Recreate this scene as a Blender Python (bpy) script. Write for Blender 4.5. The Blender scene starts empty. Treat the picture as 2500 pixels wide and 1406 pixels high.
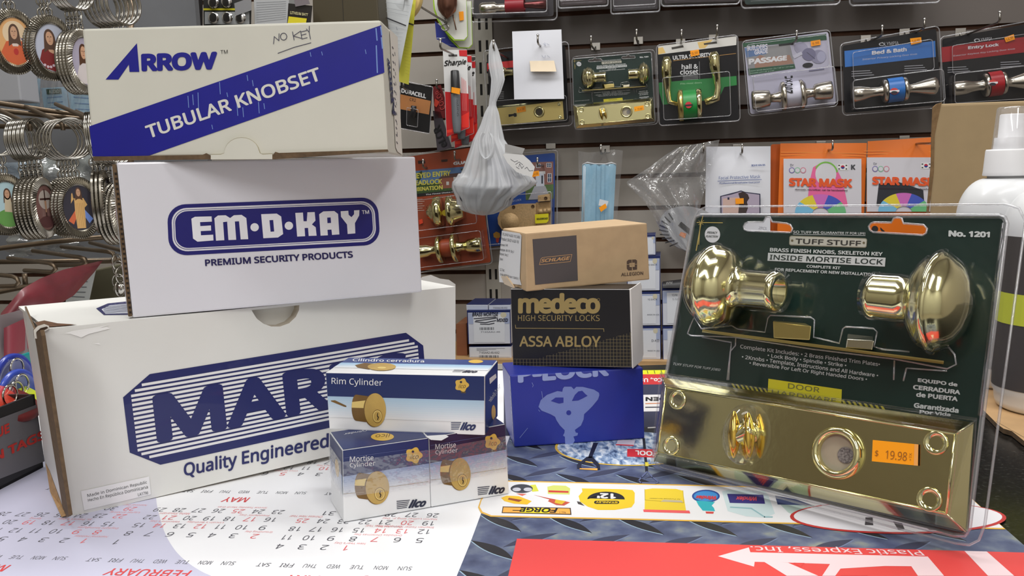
import bpy, bmesh, math, random
from math import sin, cos, pi, radians
from mathutils import Vector, Matrix
from mathutils.geometry import tessellate_polygon

random.seed(7)
SC = bpy.context.scene
COL = SC.collection

# ------------------------------------------------------------------ camera (counter top is z = 0, metres)
IMG_W, IMG_H = 2500, 1406
FOC, PITCH, ROLL = 2174.05, 0.1710701, -0.0270192
PPX, PPY = 1250 - 1.66, 703 + 79.47          # where the optical axis meets the picture
EYE = Vector((0, 0, 0.19698))
_f = Vector((0, cos(PITCH), -sin(PITCH))); _r = Vector((1, 0, 0)); _u = Vector((0, sin(PITCH), cos(PITCH)))
RIGHT = cos(ROLL) * _r + sin(ROLL) * _u
UP = -sin(ROLL) * _r + cos(ROLL) * _u
FWD = _f
cam_data = bpy.data.cameras.new('camera')
cam = bpy.data.objects.new('camera', cam_data); COL.objects.link(cam)
cam_data.sensor_fit = 'HORIZONTAL'; cam_data.sensor_width = 36.0
cam_data.lens = FOC / IMG_W * 36.0
cam_data.shift_x = (1250 - PPX) / IMG_W
cam_data.shift_y = (PPY - 703) / IMG_W
cam_data.clip_start = 0.01; cam_data.clip_end = 60
m3 = Matrix((RIGHT, UP, -FWD)).transposed()
cam.matrix_world = Matrix.Translation(EYE) @ m3.to_4x4()
SC.camera = cam

# ------------------------------------------------------------------ world, lamps, exposure
SC.view_settings.view_transform = 'Standard'
SC.view_settings.look = 'None'
SC.view_settings.exposure = 0.0
SC.view_settings.gamma = 1.0
SC.view_settings.use_curve_mapping = False
try:
    SC.cycles.transparent_max_bounces = 24
    SC.cycles.max_bounces = 10
    SC.cycles.sample_clamp_indirect = 6.0
    SC.cycles.caustics_reflective = False
    SC.cycles.caustics_refractive = False
except Exception:
    pass
W = bpy.data.worlds.new('world'); SC.world = W; W.use_nodes = True
W.node_tree.nodes['Background'].inputs[0].default_value = (0.75, 0.85, 1.0, 1)
W.node_tree.nodes['Background'].inputs[1].default_value = 0.15

CEIL_Z = 1.75
def ceiling_lamp(name, loc, sx, sy, power, col=(1.0, 0.99, 0.975)):
    d = bpy.data.lights.new(name, 'AREA'); d.shape = 'RECTANGLE'; d.size = sx; d.size_y = sy
    d.energy = power; d.color = col
    o = bpy.data.objects.new(name, d); COL.objects.link(o); o.location = loc
    return o
LAMPS = [('fluorescent_lamp', (-.75, -1.45, CEIL_Z - .06), .28, 1.7, 25),
         ('fluorescent_lamp', (.85, -1.45, CEIL_Z - .06), .28, 1.7, 25),
         ('fluorescent_lamp', (-.65, 1.2, CEIL_Z - .06), 1.2, .28, 18),
         ('fluorescent_lamp', (.65, 1.2, CEIL_Z - .06), 1.2, .28, 18),
         ('fluorescent_lamp', (0, .15, CEIL_Z - .06), 1.2, .28, 9)]
for nm, loc, sx, sy, pw in LAMPS:
    ceiling_lamp(nm, loc, sx, sy, pw)

# ------------------------------------------------------------------ projecting helpers
def ray(px, py):
    return (FWD + RIGHT * ((px - PPX) / FOC) - UP * ((py - PPY) / FOC))
def project(P):
    q = Vector(P) - EYE; z = q.dot(FWD)
    return (PPX + FOC * q.dot(RIGHT) / z, PPY - FOC * q.dot(UP) / z)
def hit(px, py, o, n):
    d = ray(px, py); t = (o - EYE).dot(n) / d.dot(n)
    return EYE + d * t
def onz(px, py, z=0.0):
    return hit(px, py, Vector((0, 0, z)), Vector((0, 0, 1)))
def aty(px, py, y):
    return hit(px, py, Vector((0, y, 0)), Vector((0, 1, 0)))

def homography(q):                              # unit square (0,0)(1,0)(1,1)(0,1) -> quad
    (x0, y0), (x1, y1), (x2, y2), (x3, y3) = q
    dx1, dx2, dx3 = x1 - x2, x3 - x2, x0 - x1 + x2 - x3
    dy1, dy2, dy3 = y1 - y2, y3 - y2, y0 - y1 + y2 - y3
    den = dx1 * dy2 - dx2 * dy1
    g = (dx3 * dy2 - dx2 * dy3) / den; h = (dx1 * dy3 - dx3 * dy1) / den
    a, b, c = x1 - x0 + g * x1, x3 - x0 + h * x3, x0
    d, e, f = y1 - y0 + g * y1, y3 - y0 + h * y3, y0
    return Matrix(((a, b, c), (d, e, f), (g, h, 1)))
def happly(H, p):
    v = H @ Vector((p[0], p[1], 1)); return (v.x / v.z, v.y / v.z)
def crop(ox, oy, k):                            # points read off an enlarged detail of the picture
    return lambda p: (ox + p[0] / k, oy + p[1] / k)

class Face:
    """a flat surface standing in the room; print, labels and hardware are laid onto it"""
    def __init__(s, q3):
        s.q3 = [Vector(p) for p in q3]                       # TL TR BR BL
        n = (s.q3[1] - s.q3[3]).cross(s.q3[0] - s.q3[2]); n.normalize()
        s.o = sum(s.q3, Vector()) / 4
        if n.dot(EYE - s.o) < 0: n = -n
        s.n = n
        s.H = homography([project(p) for p in s.q3]); s.Hi = s.H.inverted()
        s.ex = ((s.q3[1] + s.q3[2]) - (s.q3[0] + s.q3[3])).normalized()
        s.ey = s.n.cross(s.ex)
        s.w = (s.q3[1] - s.q3[0]).length; s.h = (s.q3[3] - s.q3[0]).length
    def px(s, p, out=0.0):
        return hit(p[0], p[1], s.o + s.n * out, s.n)
    def st(s, p, out=0.0):
        return s.px(happly(s.H, p)) + s.n * out
    def inv(s, p):
        return happly(s.Hi, p)
    def via(s, fn):                                          # px mapping behind a crop
        return lambda p, out=0.0: s.px(fn(p), out)
def plane_face(o, n, qpx):
    o = Vector(o); n = Vector(n)
    return Face([hit(x, y, o, n) for x, y in qpx])

# ------------------------------------------------------------------ materials
_M = {}
def lin(c):
    c = c / 255.0
    return c / 12.92 if c <= .04045 else ((c + .055) / 1.055) ** 2.4
def P(r, g, b, rough=.5, metal=0.0, coat=0.0, noise=0.0, nscale=60.0, bump=0.0, spec=.5, name='print'):
    k = (r, g, b, rough, metal, coat, noise, nscale, bump, spec)
    if k in _M: return _M[k]
    m = bpy.data.materials.new('%s_%02x%02x%02x' % (name, int(r), int(g), int(b))); m.use_nodes = True
    nt = m.node_tree; bs = nt.nodes['Principled BSDF']
    col = (lin(r), lin(g), lin(b), 1)
    bs.inputs['Base Color'].default_value = col
    bs.inputs['Roughness'].default_value = rough; bs.inputs['Metallic'].default_value = metal
    bs.inputs['Coat Weight'].default_value = coat
    bs.inputs['Specular IOR Level'].default_value = spec
    m.diffuse_color = col
    if noise or bump:
        tc = nt.nodes.new('ShaderNodeTexCoord'); nz = nt.nodes.new('ShaderNodeTexNoise')
        nz.inputs['Scale'].default_value = nscale; nz.inputs['Detail'].default_value = 5
        nt.links.new(tc.outputs['Object'], nz.inputs['Vector'])
        if noise:
            rp = nt.nodes.new('ShaderNodeValToRGB')
            a, z = 1 - noise, 1 + noise
            rp.color_ramp.elements[0].position = .3; rp.color_ramp.elements[1].position = .7
            rp.color_ramp.elements[0].color = (col[0] * a, col[1] * a, col[2] * a, 1)
            rp.color_ramp.elements[1].color = (min(1, col[0] * z), min(1, col[1] * z), min(1, col[2] * z), 1)
            nt.links.new(nz.outputs['Fac'], rp.inputs['Fac']); nt.links.new(rp.outputs['Color'], bs.inputs['Base Color'])
        if bump:
            bp = nt.nodes.new('ShaderNodeBump'); bp.inputs['Strength'].default_value = bump
            bp.inputs['Distance'].default_value = .002
            nt.links.new(nz.outputs['Fac'], bp.inputs['Height']); nt.links.new(bp.outputs['Normal'], bs.inputs['Normal'])
    _M[k] = m
    return m
def clear_plastic(name, tint=(.97, .97, .98), gloss=.55, rough=.06, haze=0.03, hazecol=(.8, .82, .85), bump=0.0, bscale=40, base=.04):
    if name in _M: return _M[name]
    m = bpy.data.materials.new(name); m.use_nodes = True; nt = m.node_tree
    for n in list(nt.nodes): nt.nodes.remove(n)
    out = nt.nodes.new('ShaderNodeOutputMaterial')
    tr = nt.nodes.new('ShaderNodeBsdfTransparent'); tr.inputs[0].default_value = (*tint, 1)
    gl = nt.nodes.new('ShaderNodeBsdfGlossy'); gl.inputs['Roughness'].default_value = rough
    gl.inputs[0].default_value = (.95, .95, .95, 1)
    lw = nt.nodes.new('ShaderNodeLayerWeight'); lw.inputs['Blend'].default_value = .25
    mp = nt.nodes.new('ShaderNodeMapRange'); mp.inputs['To Min'].default_value = base; mp.inputs['To Max'].default_value = gloss
    nt.links.new(lw.outputs['Facing'], mp.inputs['Value'])
    mx = nt.nodes.new('ShaderNodeMixShader')
    nt.links.new(mp.outputs[0], mx.inputs[0]); nt.links.new(tr.outputs[0], mx.inputs[1]); nt.links.new(gl.outputs[0], mx.inputs[2])
    df = nt.nodes.new('ShaderNodeBsdfDiffuse'); df.inputs[0].default_value = (*hazecol, 1)
    m2 = nt.nodes.new('ShaderNodeMixShader'); m2.inputs[0].default_value = haze
    nt.links.new(mx.outputs[0], m2.inputs[1]); nt.links.new(df.outputs[0], m2.inputs[2])
    nt.links.new(m2.outputs[0], out.inputs[0])
    if bump:
        tc = nt.nodes.new('ShaderNodeTexCoord'); nz = nt.nodes.new('ShaderNodeTexNoise'); nz.inputs['Scale'].default_value = bscale
        bp = nt.nodes.new('ShaderNodeBump'); bp.inputs['Strength'].default_value = bump; bp.inputs['Distance'].default_value = .004
        nt.links.new(tc.outputs['Object'], nz.inputs['Vector']); nt.links.new(nz.outputs['Fac'], bp.inputs['Height'])
        nt.links.new(bp.outputs['Normal'], gl.inputs['Normal'])
    _M[name] = m
    return m
def printed_noise(name, stops, scale, detail=6, rough=.5, distortion=0.0, stretch=(1, 1, 1)):
    m = bpy.data.materials.new(name); m.use_nodes = True; nt = m.node_tree; bs = nt.nodes['Principled BSDF']
    bs.inputs['Roughness'].default_value = rough
    tc = nt.nodes.new('ShaderNodeTexCoord'); mp = nt.nodes.new('ShaderNodeMapping'); mp.inputs['Scale'].default_value = stretch
    nz = nt.nodes.new('ShaderNodeTexNoise')
    nz.inputs['Scale'].default_value = scale; nz.inputs['Detail'].default_value = detail; nz.inputs['Distortion'].default_value = distortion
    rp = nt.nodes.new('ShaderNodeValToRGB'); el = rp.color_ramp.elements
    while len(el) < len(stops): el.new(.5)
    for e, (p, c) in zip(el, stops):
        e.position = p; e.color = (lin(c[0]), lin(c[1]), lin(c[2]), 1)
    nt.links.new(tc.outputs['Object'], mp.inputs[0]); nt.links.new(mp.outputs[0], nz.inputs['Vector'])
    nt.links.new(nz.outputs['Fac'], rp.inputs['Fac']); nt.links.new(rp.outputs['Color'], bs.inputs['Base Color'])
    return m

WHITE = P(232, 232, 232, .45); BLACK = P(16, 16, 18, .4); ORANGE_TAG = P(255, 160, 10, .55)
BRASS = P(232, 226, 174, .11, 1.0, name='brass'); BRASS_SATIN = P(206, 188, 122, .3, 1.0, name='satin_brass')
NICKEL = P(200, 194, 182, .22, 1.0, name='satin_nickel'); CHROME = P(215, 215, 215, .12, 1.0, name='chrome')
STEEL = P(175, 172, 168, .25, 1.0, name='steel'); OLDWIRE = P(120, 105, 88, .4, .85, name='wire')
BLISTER = clear_plastic('clear_blister', gloss=.4, haze=.003, base=.008)
RIM = clear_plastic('blister_rim', gloss=.7, rough=.1, haze=.16, hazecol=(.72, .73, .78), base=.12)  # whitish haze mixed in so clear rims read as bright edge highlights
BAGFILM = clear_plastic('clear_film', gloss=.7, rough=.12, haze=.07, bump=.5, bscale=55)

# ------------------------------------------------------------------ mesh builder
class MB:
    def __init__(s): s.v = []; s.f = []; s.mi = []; s.sm = []; s.mats = []
    def m(s, mat):
        if mat not in s.mats: s.mats.append(mat)
        return s.mats.index(mat)
    def add(s, vs, fs, mat, smooth=False):
        b = len(s.v); s.v += [Vector(p) for p in vs]; k = s.m(mat)
        for f in fs:
            s.f.append([b + i for i in f]); s.mi.append(k); s.sm.append(smooth)
        return s
    def poly(s, pts, mat, smooth=False): return s.add(pts, [list(range(len(pts)))], mat, smooth)
    def hexa(s, c, mat, bev=0.0, seg=2):                      # c: 8 corners, bottom ring of four then top ring of four
        fs = [(0, 3, 2, 1), (4, 5, 6, 7), (0, 1, 5, 4), (1, 2, 6, 5), (2, 3, 7, 6), (3, 0, 4, 7)]
        if bev <= 0: return s.add(c, fs, mat)
        bm = bmesh.new(); vs = [bm.verts.new(p) for p in c]
        for f in fs: bm.faces.new([vs[i] for i in f])
        bmesh.ops.bevel(bm, geom=bm.edges[:], offset=bev, segments=seg, affect='EDGES', profile=.6)
        bm.verts.index_update()
        s.add([v.co.copy() for v in bm.verts], [[v.index for v in f.verts] for f in bm.faces], mat, False)
        bm.free(); return s
    def box(s, o, ax, ay, az, mat, bev=0.0, seg=2):           # o: corner
        o, ax, ay, az = map(Vector, (o, ax, ay, az))
        return s.hexa([o, o + ax, o + ax + ay, o + ay, o + az, o + ax + az, o + ax + ay + az, o + ay + az], mat, bev, seg)
    def tube(s, pts, r, mat, seg=8, closed=False):
        pts = [Vector(p) for p in pts]; n = len(pts); vs = []; fs = []
        ref = None
        for i, p in enumerate(pts):
            a = pts[(i - 1) % n] if (i or closed) else p; b = pts[(i + 1) % n] if (i < n - 1 or closed) else p
            t = (b - a).normalized()
            if ref is None: ref = t.orthogonal().normalized()
            ref = (ref - t * ref.dot(t)); ref = ref.normalized() if ref.length > 1e-6 else t.orthogonal().normalized()
            bi = t.cross(ref); rr = r[i] if isinstance(r, (list, tuple)) else r
            vs += [p + (ref * cos(2 * pi * k / seg) + bi * sin(2 * pi * k / seg)) * rr for k in range(seg)]
        for i in range(n if closed else n - 1):
            for k in range(seg):
                a, b = i * seg, ((i + 1) % n) * seg
                fs.append((a + k, a + (k + 1) % seg, b + (k + 1) % seg, b + k))
        if not closed:
            fs.append(tuple(range(seg))[::-1]); fs.append(tuple((n - 1) * seg + k for k in range(seg)))
        return s.add(vs, fs, mat, True)
    def lathe(s, o, ax, prof, mat, seg=32, a0=0.0, a1=2 * pi, ref=None, sx=1.0, smooth=True):
        o = Vector(o); ax = Vector(ax).normalized()
        e1 = (Vector(ref) - ax * Vector(ref).dot(ax)).normalized() if ref is not None else ax.orthogonal().normalized()
        e2 = ax.cross(e1); full = abs(a1 - a0 - 2 * pi) < 1e-6; nn = seg if full else seg + 1
        vs = []; fs = []
        for h, r in prof:
            for k in range(nn):
                a = a0 + (a1 - a0) * k / seg
                vs.append(o + ax * h + (e1 * cos(a) * sx + e2 * sin(a)) * r)
        for i in range(len(prof) - 1):
            for k in range(seg):
                k2 = (k + 1) % nn
                fs.append((i * nn + k, i * nn + k2, (i + 1) * nn + k2, (i + 1) * nn + k))
        return s.add(vs, fs, mat, smooth)
    def grid(s, fn, nu, nv, mat, smooth=True):
        vs = [fn(i / nu, j / nv) for j in range(nv + 1) for i in range(nu + 1)]
        fs = [(j * (nu + 1) + i, j * (nu + 1) + i + 1, (j + 1) * (nu + 1) + i + 1, (j + 1) * (nu + 1) + i) for j in range(nv) for i in range(nu)]
        return s.add(vs, fs, mat, smooth)
    def holed(s, loops, mat):                                 # flat outline with holes
        tri = tessellate_polygon([[Vector(p) for p in l] for l in loops]); flat = [p for l in loops for p in l]
        return s.add(flat, [list(t) for t in tri], mat)
    def slab(s, pts, n, th, mat, side=None):                  # flat outline given a thickness behind it
        pts = [Vector(p) for p in pts]; n = Vector(n); k = len(pts); bk = [p - n * th for p in pts]
        s.poly(pts, mat); s.poly(bk[::-1], side or mat)
        return s.add(pts + bk, [(i, (i + 1) % k, k + (i + 1) % k, k + i) for i in range(k)], side or mat)
    def build(s, name, parent=None, label=None, cat=None, group=None, kind=None, loc=None, part_label=None):
        me = bpy.data.meshes.new(name)
        inv = (parent.parent or parent).matrix_world.inverted() if parent is not None else None
        if parent is None:
            if loc is None:
                xs = [v.x for v in s.v]; ys = [v.y for v in s.v]; zs = [v.z for v in s.v]
                loc = Vector(((min(xs) + max(xs)) / 2, (min(ys) + max(ys)) / 2, min(zs)))
            inv = Matrix.Translation(-Vector(loc))
        me.from_pydata([inv @ v for v in s.v], [], s.f)
        for m in s.mats: me.materials.append(m)
        me.polygons.foreach_set('material_index', s.mi); me.polygons.foreach_set('use_smooth', s.sm)
        me.update()
        o = bpy.data.objects.new(name, me); COL.objects.link(o)
        if parent is not None: o.parent = parent
        else: o.location = loc
        tag(o, label, cat, group, kind)
        if part_label: o['label'] = part_label
        return o
def tag(o, label=None, cat=None, group=None, kind=None):
    if label: o['label'] = label
    if cat: o['category'] = cat
    if group: o['group'] = group
    if kind: o['kind'] = kind
    return o
def thing(name, label, cat, loc, group=None, rot=None):
    o = bpy.data.objects.new(name, None); COL.objects.link(o); o.empty_display_size = .02
    M = Matrix.Translation(Vector(loc))
    if rot is not None: M = M @ rot.to_4x4()
    o.matrix_world = M
    return tag(o, label, cat, group)
def copy_tree(o, M, label=None, group=None):
    r = o.copy(); COL.objects.link(r); r.matrix_world = M
    if label: r['label'] = label
    if group: r['group'] = group
    for ch in list(o.children):
        c = ch.copy(); COL.objects.link(c); c.parent = r
        for g in ch.children:
            d = g.copy(); COL.objects.link(d); d.parent = c
    return r

# ------------------------------------------------------------------ printing
_fc = bpy.data.curves.new('lettering', 'FONT'); _fo = bpy.data.objects.new('lettering', _fc); _T = {}
try:                                                          # the plain sans face that comes with Blender itself
    import os
    _fc.font = bpy.data.fonts.load(os.path.join(bpy.utils.system_resource('DATAFILES'), 'fonts', 'NotoSansHebrew-Regular.woff2'))
except Exception:
    pass
def glyphs(s, bold=0.0, shear=0.0, res=3, space=1.0):
    k = (s, bold, shear, res, space)
    if k not in _T:
        _fc.body = s; _fc.offset = 0; _fc.shear = shear; _fc.resolution_u = res; _fc.space_character = space
        me = _fo.to_mesh()
        vs = [(v.co.x, v.co.y) for v in me.vertices]; fs = [list(p.vertices) for p in me.polygons]
        _fo.to_mesh_clear()
        if bold:                                              # heavier strokes: the outline grown all round
            base = vs; vs = []; bf = fs; fs = []
            nd = 8 if bold < .03 else 16
            for a in range(nd):
                ox, oy = bold * cos(a * 2 * pi / nd), bold * sin(a * 2 * pi / nd)
                fs += [[i + len(vs) for i in p] for p in bf]; vs += [(x + ox, y + oy) for x, y in base]
        x0 = min(v[0] for v in vs); x1 = max(v[0] for v in vs); y0 = min(v[1] for v in vs); y1 = max(v[1] for v in vs)
        _T[k] = ([((x - x0) / (x1 - x0), 1 - (y - y0) / (y1 - y0)) for x, y in vs], fs, len(base) if bold else len(vs))
    return _T[k]
def R(s0, t0, s1, t1): return [(s0, t0), (s1, t0), (s1, t1), (s0, t1)]
def txt(b, f, s, q, mat, out=.0002, bold=0.0, shear=0.0, res=3, space=1.0, keep=None):
    vs, fs, lay = glyphs(s, bold, shear, res, space); H = homography(q)
    pts = [happly(H, p) for p in vs]
    if keep:                                                  # only what lies on this side of a fold line
        (ax, ay), (bx, by) = keep; g = lambda p: (bx - ax) * (p[1] - ay) - (by - ay) * (p[0] - ax)
        for fc in fs:
            src = [pts[i] for i in fc]; outp = []
            for i, p in enumerate(src):
                q2 = src[(i + 1) % len(src)]; a, c = g(p), g(q2)
                if a >= 0: outp.append(p)
                if a * c < 0: t = a / (a - c); outp.append((p[0] + (q2[0] - p[0]) * t, p[1] + (q2[1] - p[1]) * t))
            if len(outp) > 2: b.poly([f(p, out + .000008 * (fc[0] // lay)) for p in outp], mat)
        return
    b.add([f(p, out + .000008 * (i // lay)) for i, p in enumerate(pts)], fs, mat)
def pol(b, f, pts, mat, out=.0001): b.poly([f(p, out) for p in pts], mat)
def rect(b, f, s0, t0, s1, t1, mat, out=.0001): pol(b, f, R(s0, t0, s1, t1), mat, out)
def ell(cx, cy, rx, ry, n=28, rot=0.0, a0=0.0, a1=2 * pi):
    k = n if abs(a1 - a0 - 2 * pi) < 1e-6 else n + 1
    o = []
    for i in range(k):
        a = a0 + (a1 - a0) * i / n; x, y = rx * cos(a), ry * sin(a)
        o.append((cx + x * cos(rot) - y * sin(rot), cy + x * sin(rot) + y * cos(rot)))
    return o
def oval(b, f, cx, cy, rx, ry, mat, out=.0001, rot=0.0, n=28): pol(b, f, ell(cx, cy, rx, ry, n, rot), mat, out)
def stroke(b, f, pts, w, mat, out=.0002):
    for (x0, y0), (x1, y1) in zip(pts, pts[1:]):
        L = math.hypot(x1 - x0, y1 - y0) or 1; ux, uy = (x1 - x0) / L, (y1 - y0) / L
        nx, ny = -uy * w / 2, ux * w / 2; ex, ey = ux * w * .3, uy * w * .3
        pol(b, f, [(x0 - ex + nx, y0 - ey + ny), (x1 + ex + nx, y1 + ey + ny), (x1 + ex - nx, y1 + ey - ny), (x0 - ex - nx, y0 - ey - ny)], mat, out)
def rrect(s0, t0, s1, t1, rs, rt, n=6):
    o = []
    for cx, cy, a in ((s1 - rs, t0 + rt, -pi / 2), (s1 - rs, t1 - rt, 0), (s0 + rs, t1 - rt, pi / 2), (s0 + rs, t0 + rt, pi)):
        o += [(cx + rs * cos(a + pi / 2 * i / n), cy + rt * sin(a + pi / 2 * i / n)) for i in range(n + 1)]
    return o
def smooth(pts, n=5):                                        # softened run of points
    o = []
    for i in range(len(pts) - 1):
        p0, p1, p2, p3 = pts[max(0, i - 1)], pts[i], pts[i + 1], pts[min(len(pts) - 1, i + 2)]
        for k in range(n):
            t = k / n
            o.append(tuple(.5 * (2 * p1[j] + (p2[j] - p0[j]) * t + (2 * p0[j] - 5 * p1[j] + 4 * p2[j] - p3[j]) * t * t + (3 * p1[j] - p0[j] - 3 * p2[j] + p3[j]) * t ** 3) for j in (0, 1)))
    return o + [pts[-1]]
def fade(b, f, s0, s1, t0, t1, c0, c1, n=10, out=.0001, **kw):  # printed blend between two inks
    for i in range(n):
        k = (i + .5) / n; c = [round(c0[j] + (c1[j] - c0[j]) * k) for j in range(3)]
        rect(b, f, s0, t0 + (t1 - t0) * i / n, s1, t0 + (t1 - t0) * (i + 1) / n, P(*c, **kw), out)

# ================================================================== the room
WALL_O = Vector((0, 2.21379, 0)); WALL_A = -0.1752
WX = Vector((cos(WALL_A), sin(WALL_A), 0)); WN = Vector((sin(WALL_A), -cos(WALL_A), 0)); WZ = Vector((0, 0, 1))
GROOVE_Z0, GROOVE_P = 0.2430, 0.0762
LAMINATE = P(164, 158, 150, .45, noise=.04, nscale=9, name='wall_laminate')
MDF = P(84, 54, 36, .8, noise=.15, nscale=60, name='groove_board')
def wallpt(u, z, out=0.0): return WALL_O + WX * u + WZ * z + WN * out
b = MB()
zs = [GROOVE_Z0 + k * GROOVE_P for k in range(-14, 12)]
u0, u1 = -1.75, 1.65
prev = -0.95
LAMINATE_DARKER = P(100, 93, 89, .42, noise=.05, nscale=9, name='wall_laminate_darker')   # slat colour set darker right of the upright, above the waist groove
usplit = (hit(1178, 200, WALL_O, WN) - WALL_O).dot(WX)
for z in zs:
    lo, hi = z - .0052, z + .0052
    for ua, ub, mt in ((u0, usplit, LAMINATE), (usplit, u1, LAMINATE_DARKER if z > GROOVE_Z0 + .01 else LAMINATE)):
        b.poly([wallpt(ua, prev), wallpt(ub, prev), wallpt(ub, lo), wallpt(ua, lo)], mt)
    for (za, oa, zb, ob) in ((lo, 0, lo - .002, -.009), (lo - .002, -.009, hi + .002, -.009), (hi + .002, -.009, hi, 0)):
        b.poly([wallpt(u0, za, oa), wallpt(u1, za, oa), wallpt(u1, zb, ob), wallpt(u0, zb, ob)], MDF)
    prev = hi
b.poly([wallpt(u0, prev), wallpt(u1, prev), wallpt(u1, CEIL_Z), wallpt(u0, CEIL_Z)], LAMINATE)
b.build('wall_back', kind='structure')
PAINT = P(214, 212, 206, .6, noise=.03, nscale=3, name='paint')
def slabq(name, pts, mat):
    b = MB(); b.poly([Vector(p) for p in pts], mat); return b.build(name, kind='structure')
FZ = -0.95
slabq('floor', [(-2.6, -2.6, FZ), (2.6, -2.6, FZ), (2.6, 3.0, FZ), (-2.6, 3.0, FZ)], P(160, 152, 142, .5, noise=.1, nscale=4, name='floor_tile'))
slabq('ceiling', [(-2.6, -2.6, CEIL_Z), (2.6, -2.6, CEIL_Z), (2.6, 3.0, CEIL_Z), (-2.6, 3.0, CEIL_Z)], P(225, 225, 222, .8, noise=.03, nscale=20, name='ceiling_board'))
slabq('wall_left', [(-1.75, -2.6, FZ), (-1.75, 2.6, FZ), (-1.75, 2.6, CEIL_Z), (-1.75, -2.6, CEIL_Z)], P(150, 145, 134, .6, name='wall_left'))
slabq('wall_right', [(1.75, -2.6, FZ), (1.75, 2.6, FZ), (1.75, 2.6, CEIL_Z), (1.75, -2.6, CEIL_Z)], P(170, 162, 154, .6, name='wall_right'))
slabq('wall_front', [(-2.6, -2.6, FZ), (2.6, -2.6, FZ), (2.6, -2.6, CEIL_Z), (-2.6, -2.6, CEIL_Z)], PAINT)
b = MB(); b.box((-1.749, -.62, FZ + .001), (.03, 0, 0), (0, .62, 0), (0, 0, 2.05), P(104, 94, 78, .45, noise=.15, nscale=6, name='added_panel_brown'), .004)  # added unseen dark slab, there to break up the brass plate's reflection
dr = b.build('added_dark_panel', kind='structure')
# slotted steel uprights let into the slat wall
SLOTGREY = P(170, 166, 156, .45, noise=.05, nscale=40, name='slotted_steel')
for i, (px0, px1, y0, y1, pr) in enumerate(((1156, 1200, -20, 350, 0), (1186, 1222, 640, 790, 0))):
    b = MB()
    A = hit(px0, y0, WALL_O, WN); B = hit(px1, y0, WALL_O, WN)
    ua, ub = (A - WALL_O).dot(WX), (B - WALL_O).dot(WX); za = A.z; zb = hit(px0, y1, WALL_O, WN).z
    b.box(wallpt(ua, zb, .001), WX * (ub - ua), WN * .004, WZ * (za - zb), SLOTGREY, .001)
    z = zb + .012
    while z < za - .02:
        for fu in (.22, .62):
            c = ua + (ub - ua) * fu
            b.poly([wallpt(c, z, .0053), wallpt(c + .006, z, .0053), wallpt(c + .006, z + .026, .0053), wallpt(c, z + .026, .0053)], P(20, 18, 16, .9))
        z += .0508
    b.build('trim_%d' % (i + 1), kind='structure')
# lamp housings on the ceiling
for nm, loc, sx, sy, pw in LAMPS:
    b = MB(); b.box((loc[0] - sx / 2 - .03, loc[1] - sy / 2 - .03, loc[2] + .004), (sx + .06, 0, 0), (0, sy + .06, 0), (0, 0, .054), P(230, 230, 230, .5), .005)
    b.build('ceiling_light', label='long white ceiling lamp ' + ('straight above the counter' if loc[0] == 0 else ('over the customers' if loc[1] < 0 else 'near the slat wall') + (' at left' if loc[0] < 0 else ' at right')), cat='lamp', group='ceiling lamps')

# ================================================================== counter and the printed mat on it
b = MB()
COUNTER = printed_noise('black_stone', [(.45, (14, 14, 14)), (.62, (26, 26, 25)), (.74, (70, 70, 66))], 420, 8, .22)
far0 = onz(1600, 891)
YF = far0.y
cp = [(-1.3, .22), (1.3, .22), (1.3, YF + .22), (.34, YF + .22), (.34, YF), (-1.3, YF)]
b.slab([Vector((x, y, 0)) for x, y in cp], (0, 0, 1), .04, COUNTER)
ct = b.build('countertop', label='black speckled stone counter top under the printed mat', cat='counter')
b = MB()
b.box((-1.28, .26, FZ), (2.56, 0, 0), (0, far0.y - .32, 0), (0, 0, -FZ - .0402), P(70, 60, 52, .6, noise=.08, nscale=6, name='cabinet_board'))
b.build('counter_cabinet', label='brown cabinet carrying the black counter top', cat='cabinet')

MZ = .0006
MYAW = -0.119384; MEX = Vector((cos(MYAW), sin(MYAW), 0)); MEY = Vector((-sin(MYAW), cos(MYAW), 0))
def mpx(p, out=0.0):                                        # a picture point on the mat's surface
    q = onz(p[0], p[1], MZ); return q + Vector((0, 0, out))
MAT_WHITE = P(248, 249, 252, .38, name='mat_white'); LAV = P(206, 206, 228, .38, name='mat_lavender')
b = MB()
FL = onz(1600, 906); RT = onz(2450, 1290)
def mx(u, v, z=MZ): return FL + MEX * u + MEY * v + Vector((0, 0, z))
ur = (RT - FL).dot(MEX)
# the slanting right edge of the mat
RE0 = onz(2409, 1254); RE1 = onz(2500, 1334); rd = (RE1 - RE0).normalized()
def redge(v):
    t = (v - (RE0 - FL).dot(MEY)) / rd.dot(MEY); return RE0 + rd * t
near = -.52
outline = [mx(-.62, 0, 0), Vector((*redge(0).xy, 0)), Vector((*redge(near).xy, 0)), mx(-.62, near, 0)]
top = [Vector((p.x, p.y, MZ)) for p in outline]
bottom = [Vector((p.x, p.y, .00002)) for p in outline]
b.poly(top, MAT_WHITE)
b.add(top + bottom, [(i, (i + 1) % 4, 4 + (i + 1) % 4, 4 + i) for i in range(4)], MAT_WHITE)
# lavender field with the big white disc cut out of it
arc = [(383, 1180), (381, 1205), (383, 1232), (390, 1262), (399, 1292), (412, 1320), (433, 1350), (462, 1376), (494, 1396), (520, 1408), (580, 1440)]
pol(b, mpx, smooth(arc) + [(-220, 1440), (-160, 1180), (0, 1110), (200, 1110)], LAV, .00005)
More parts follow.
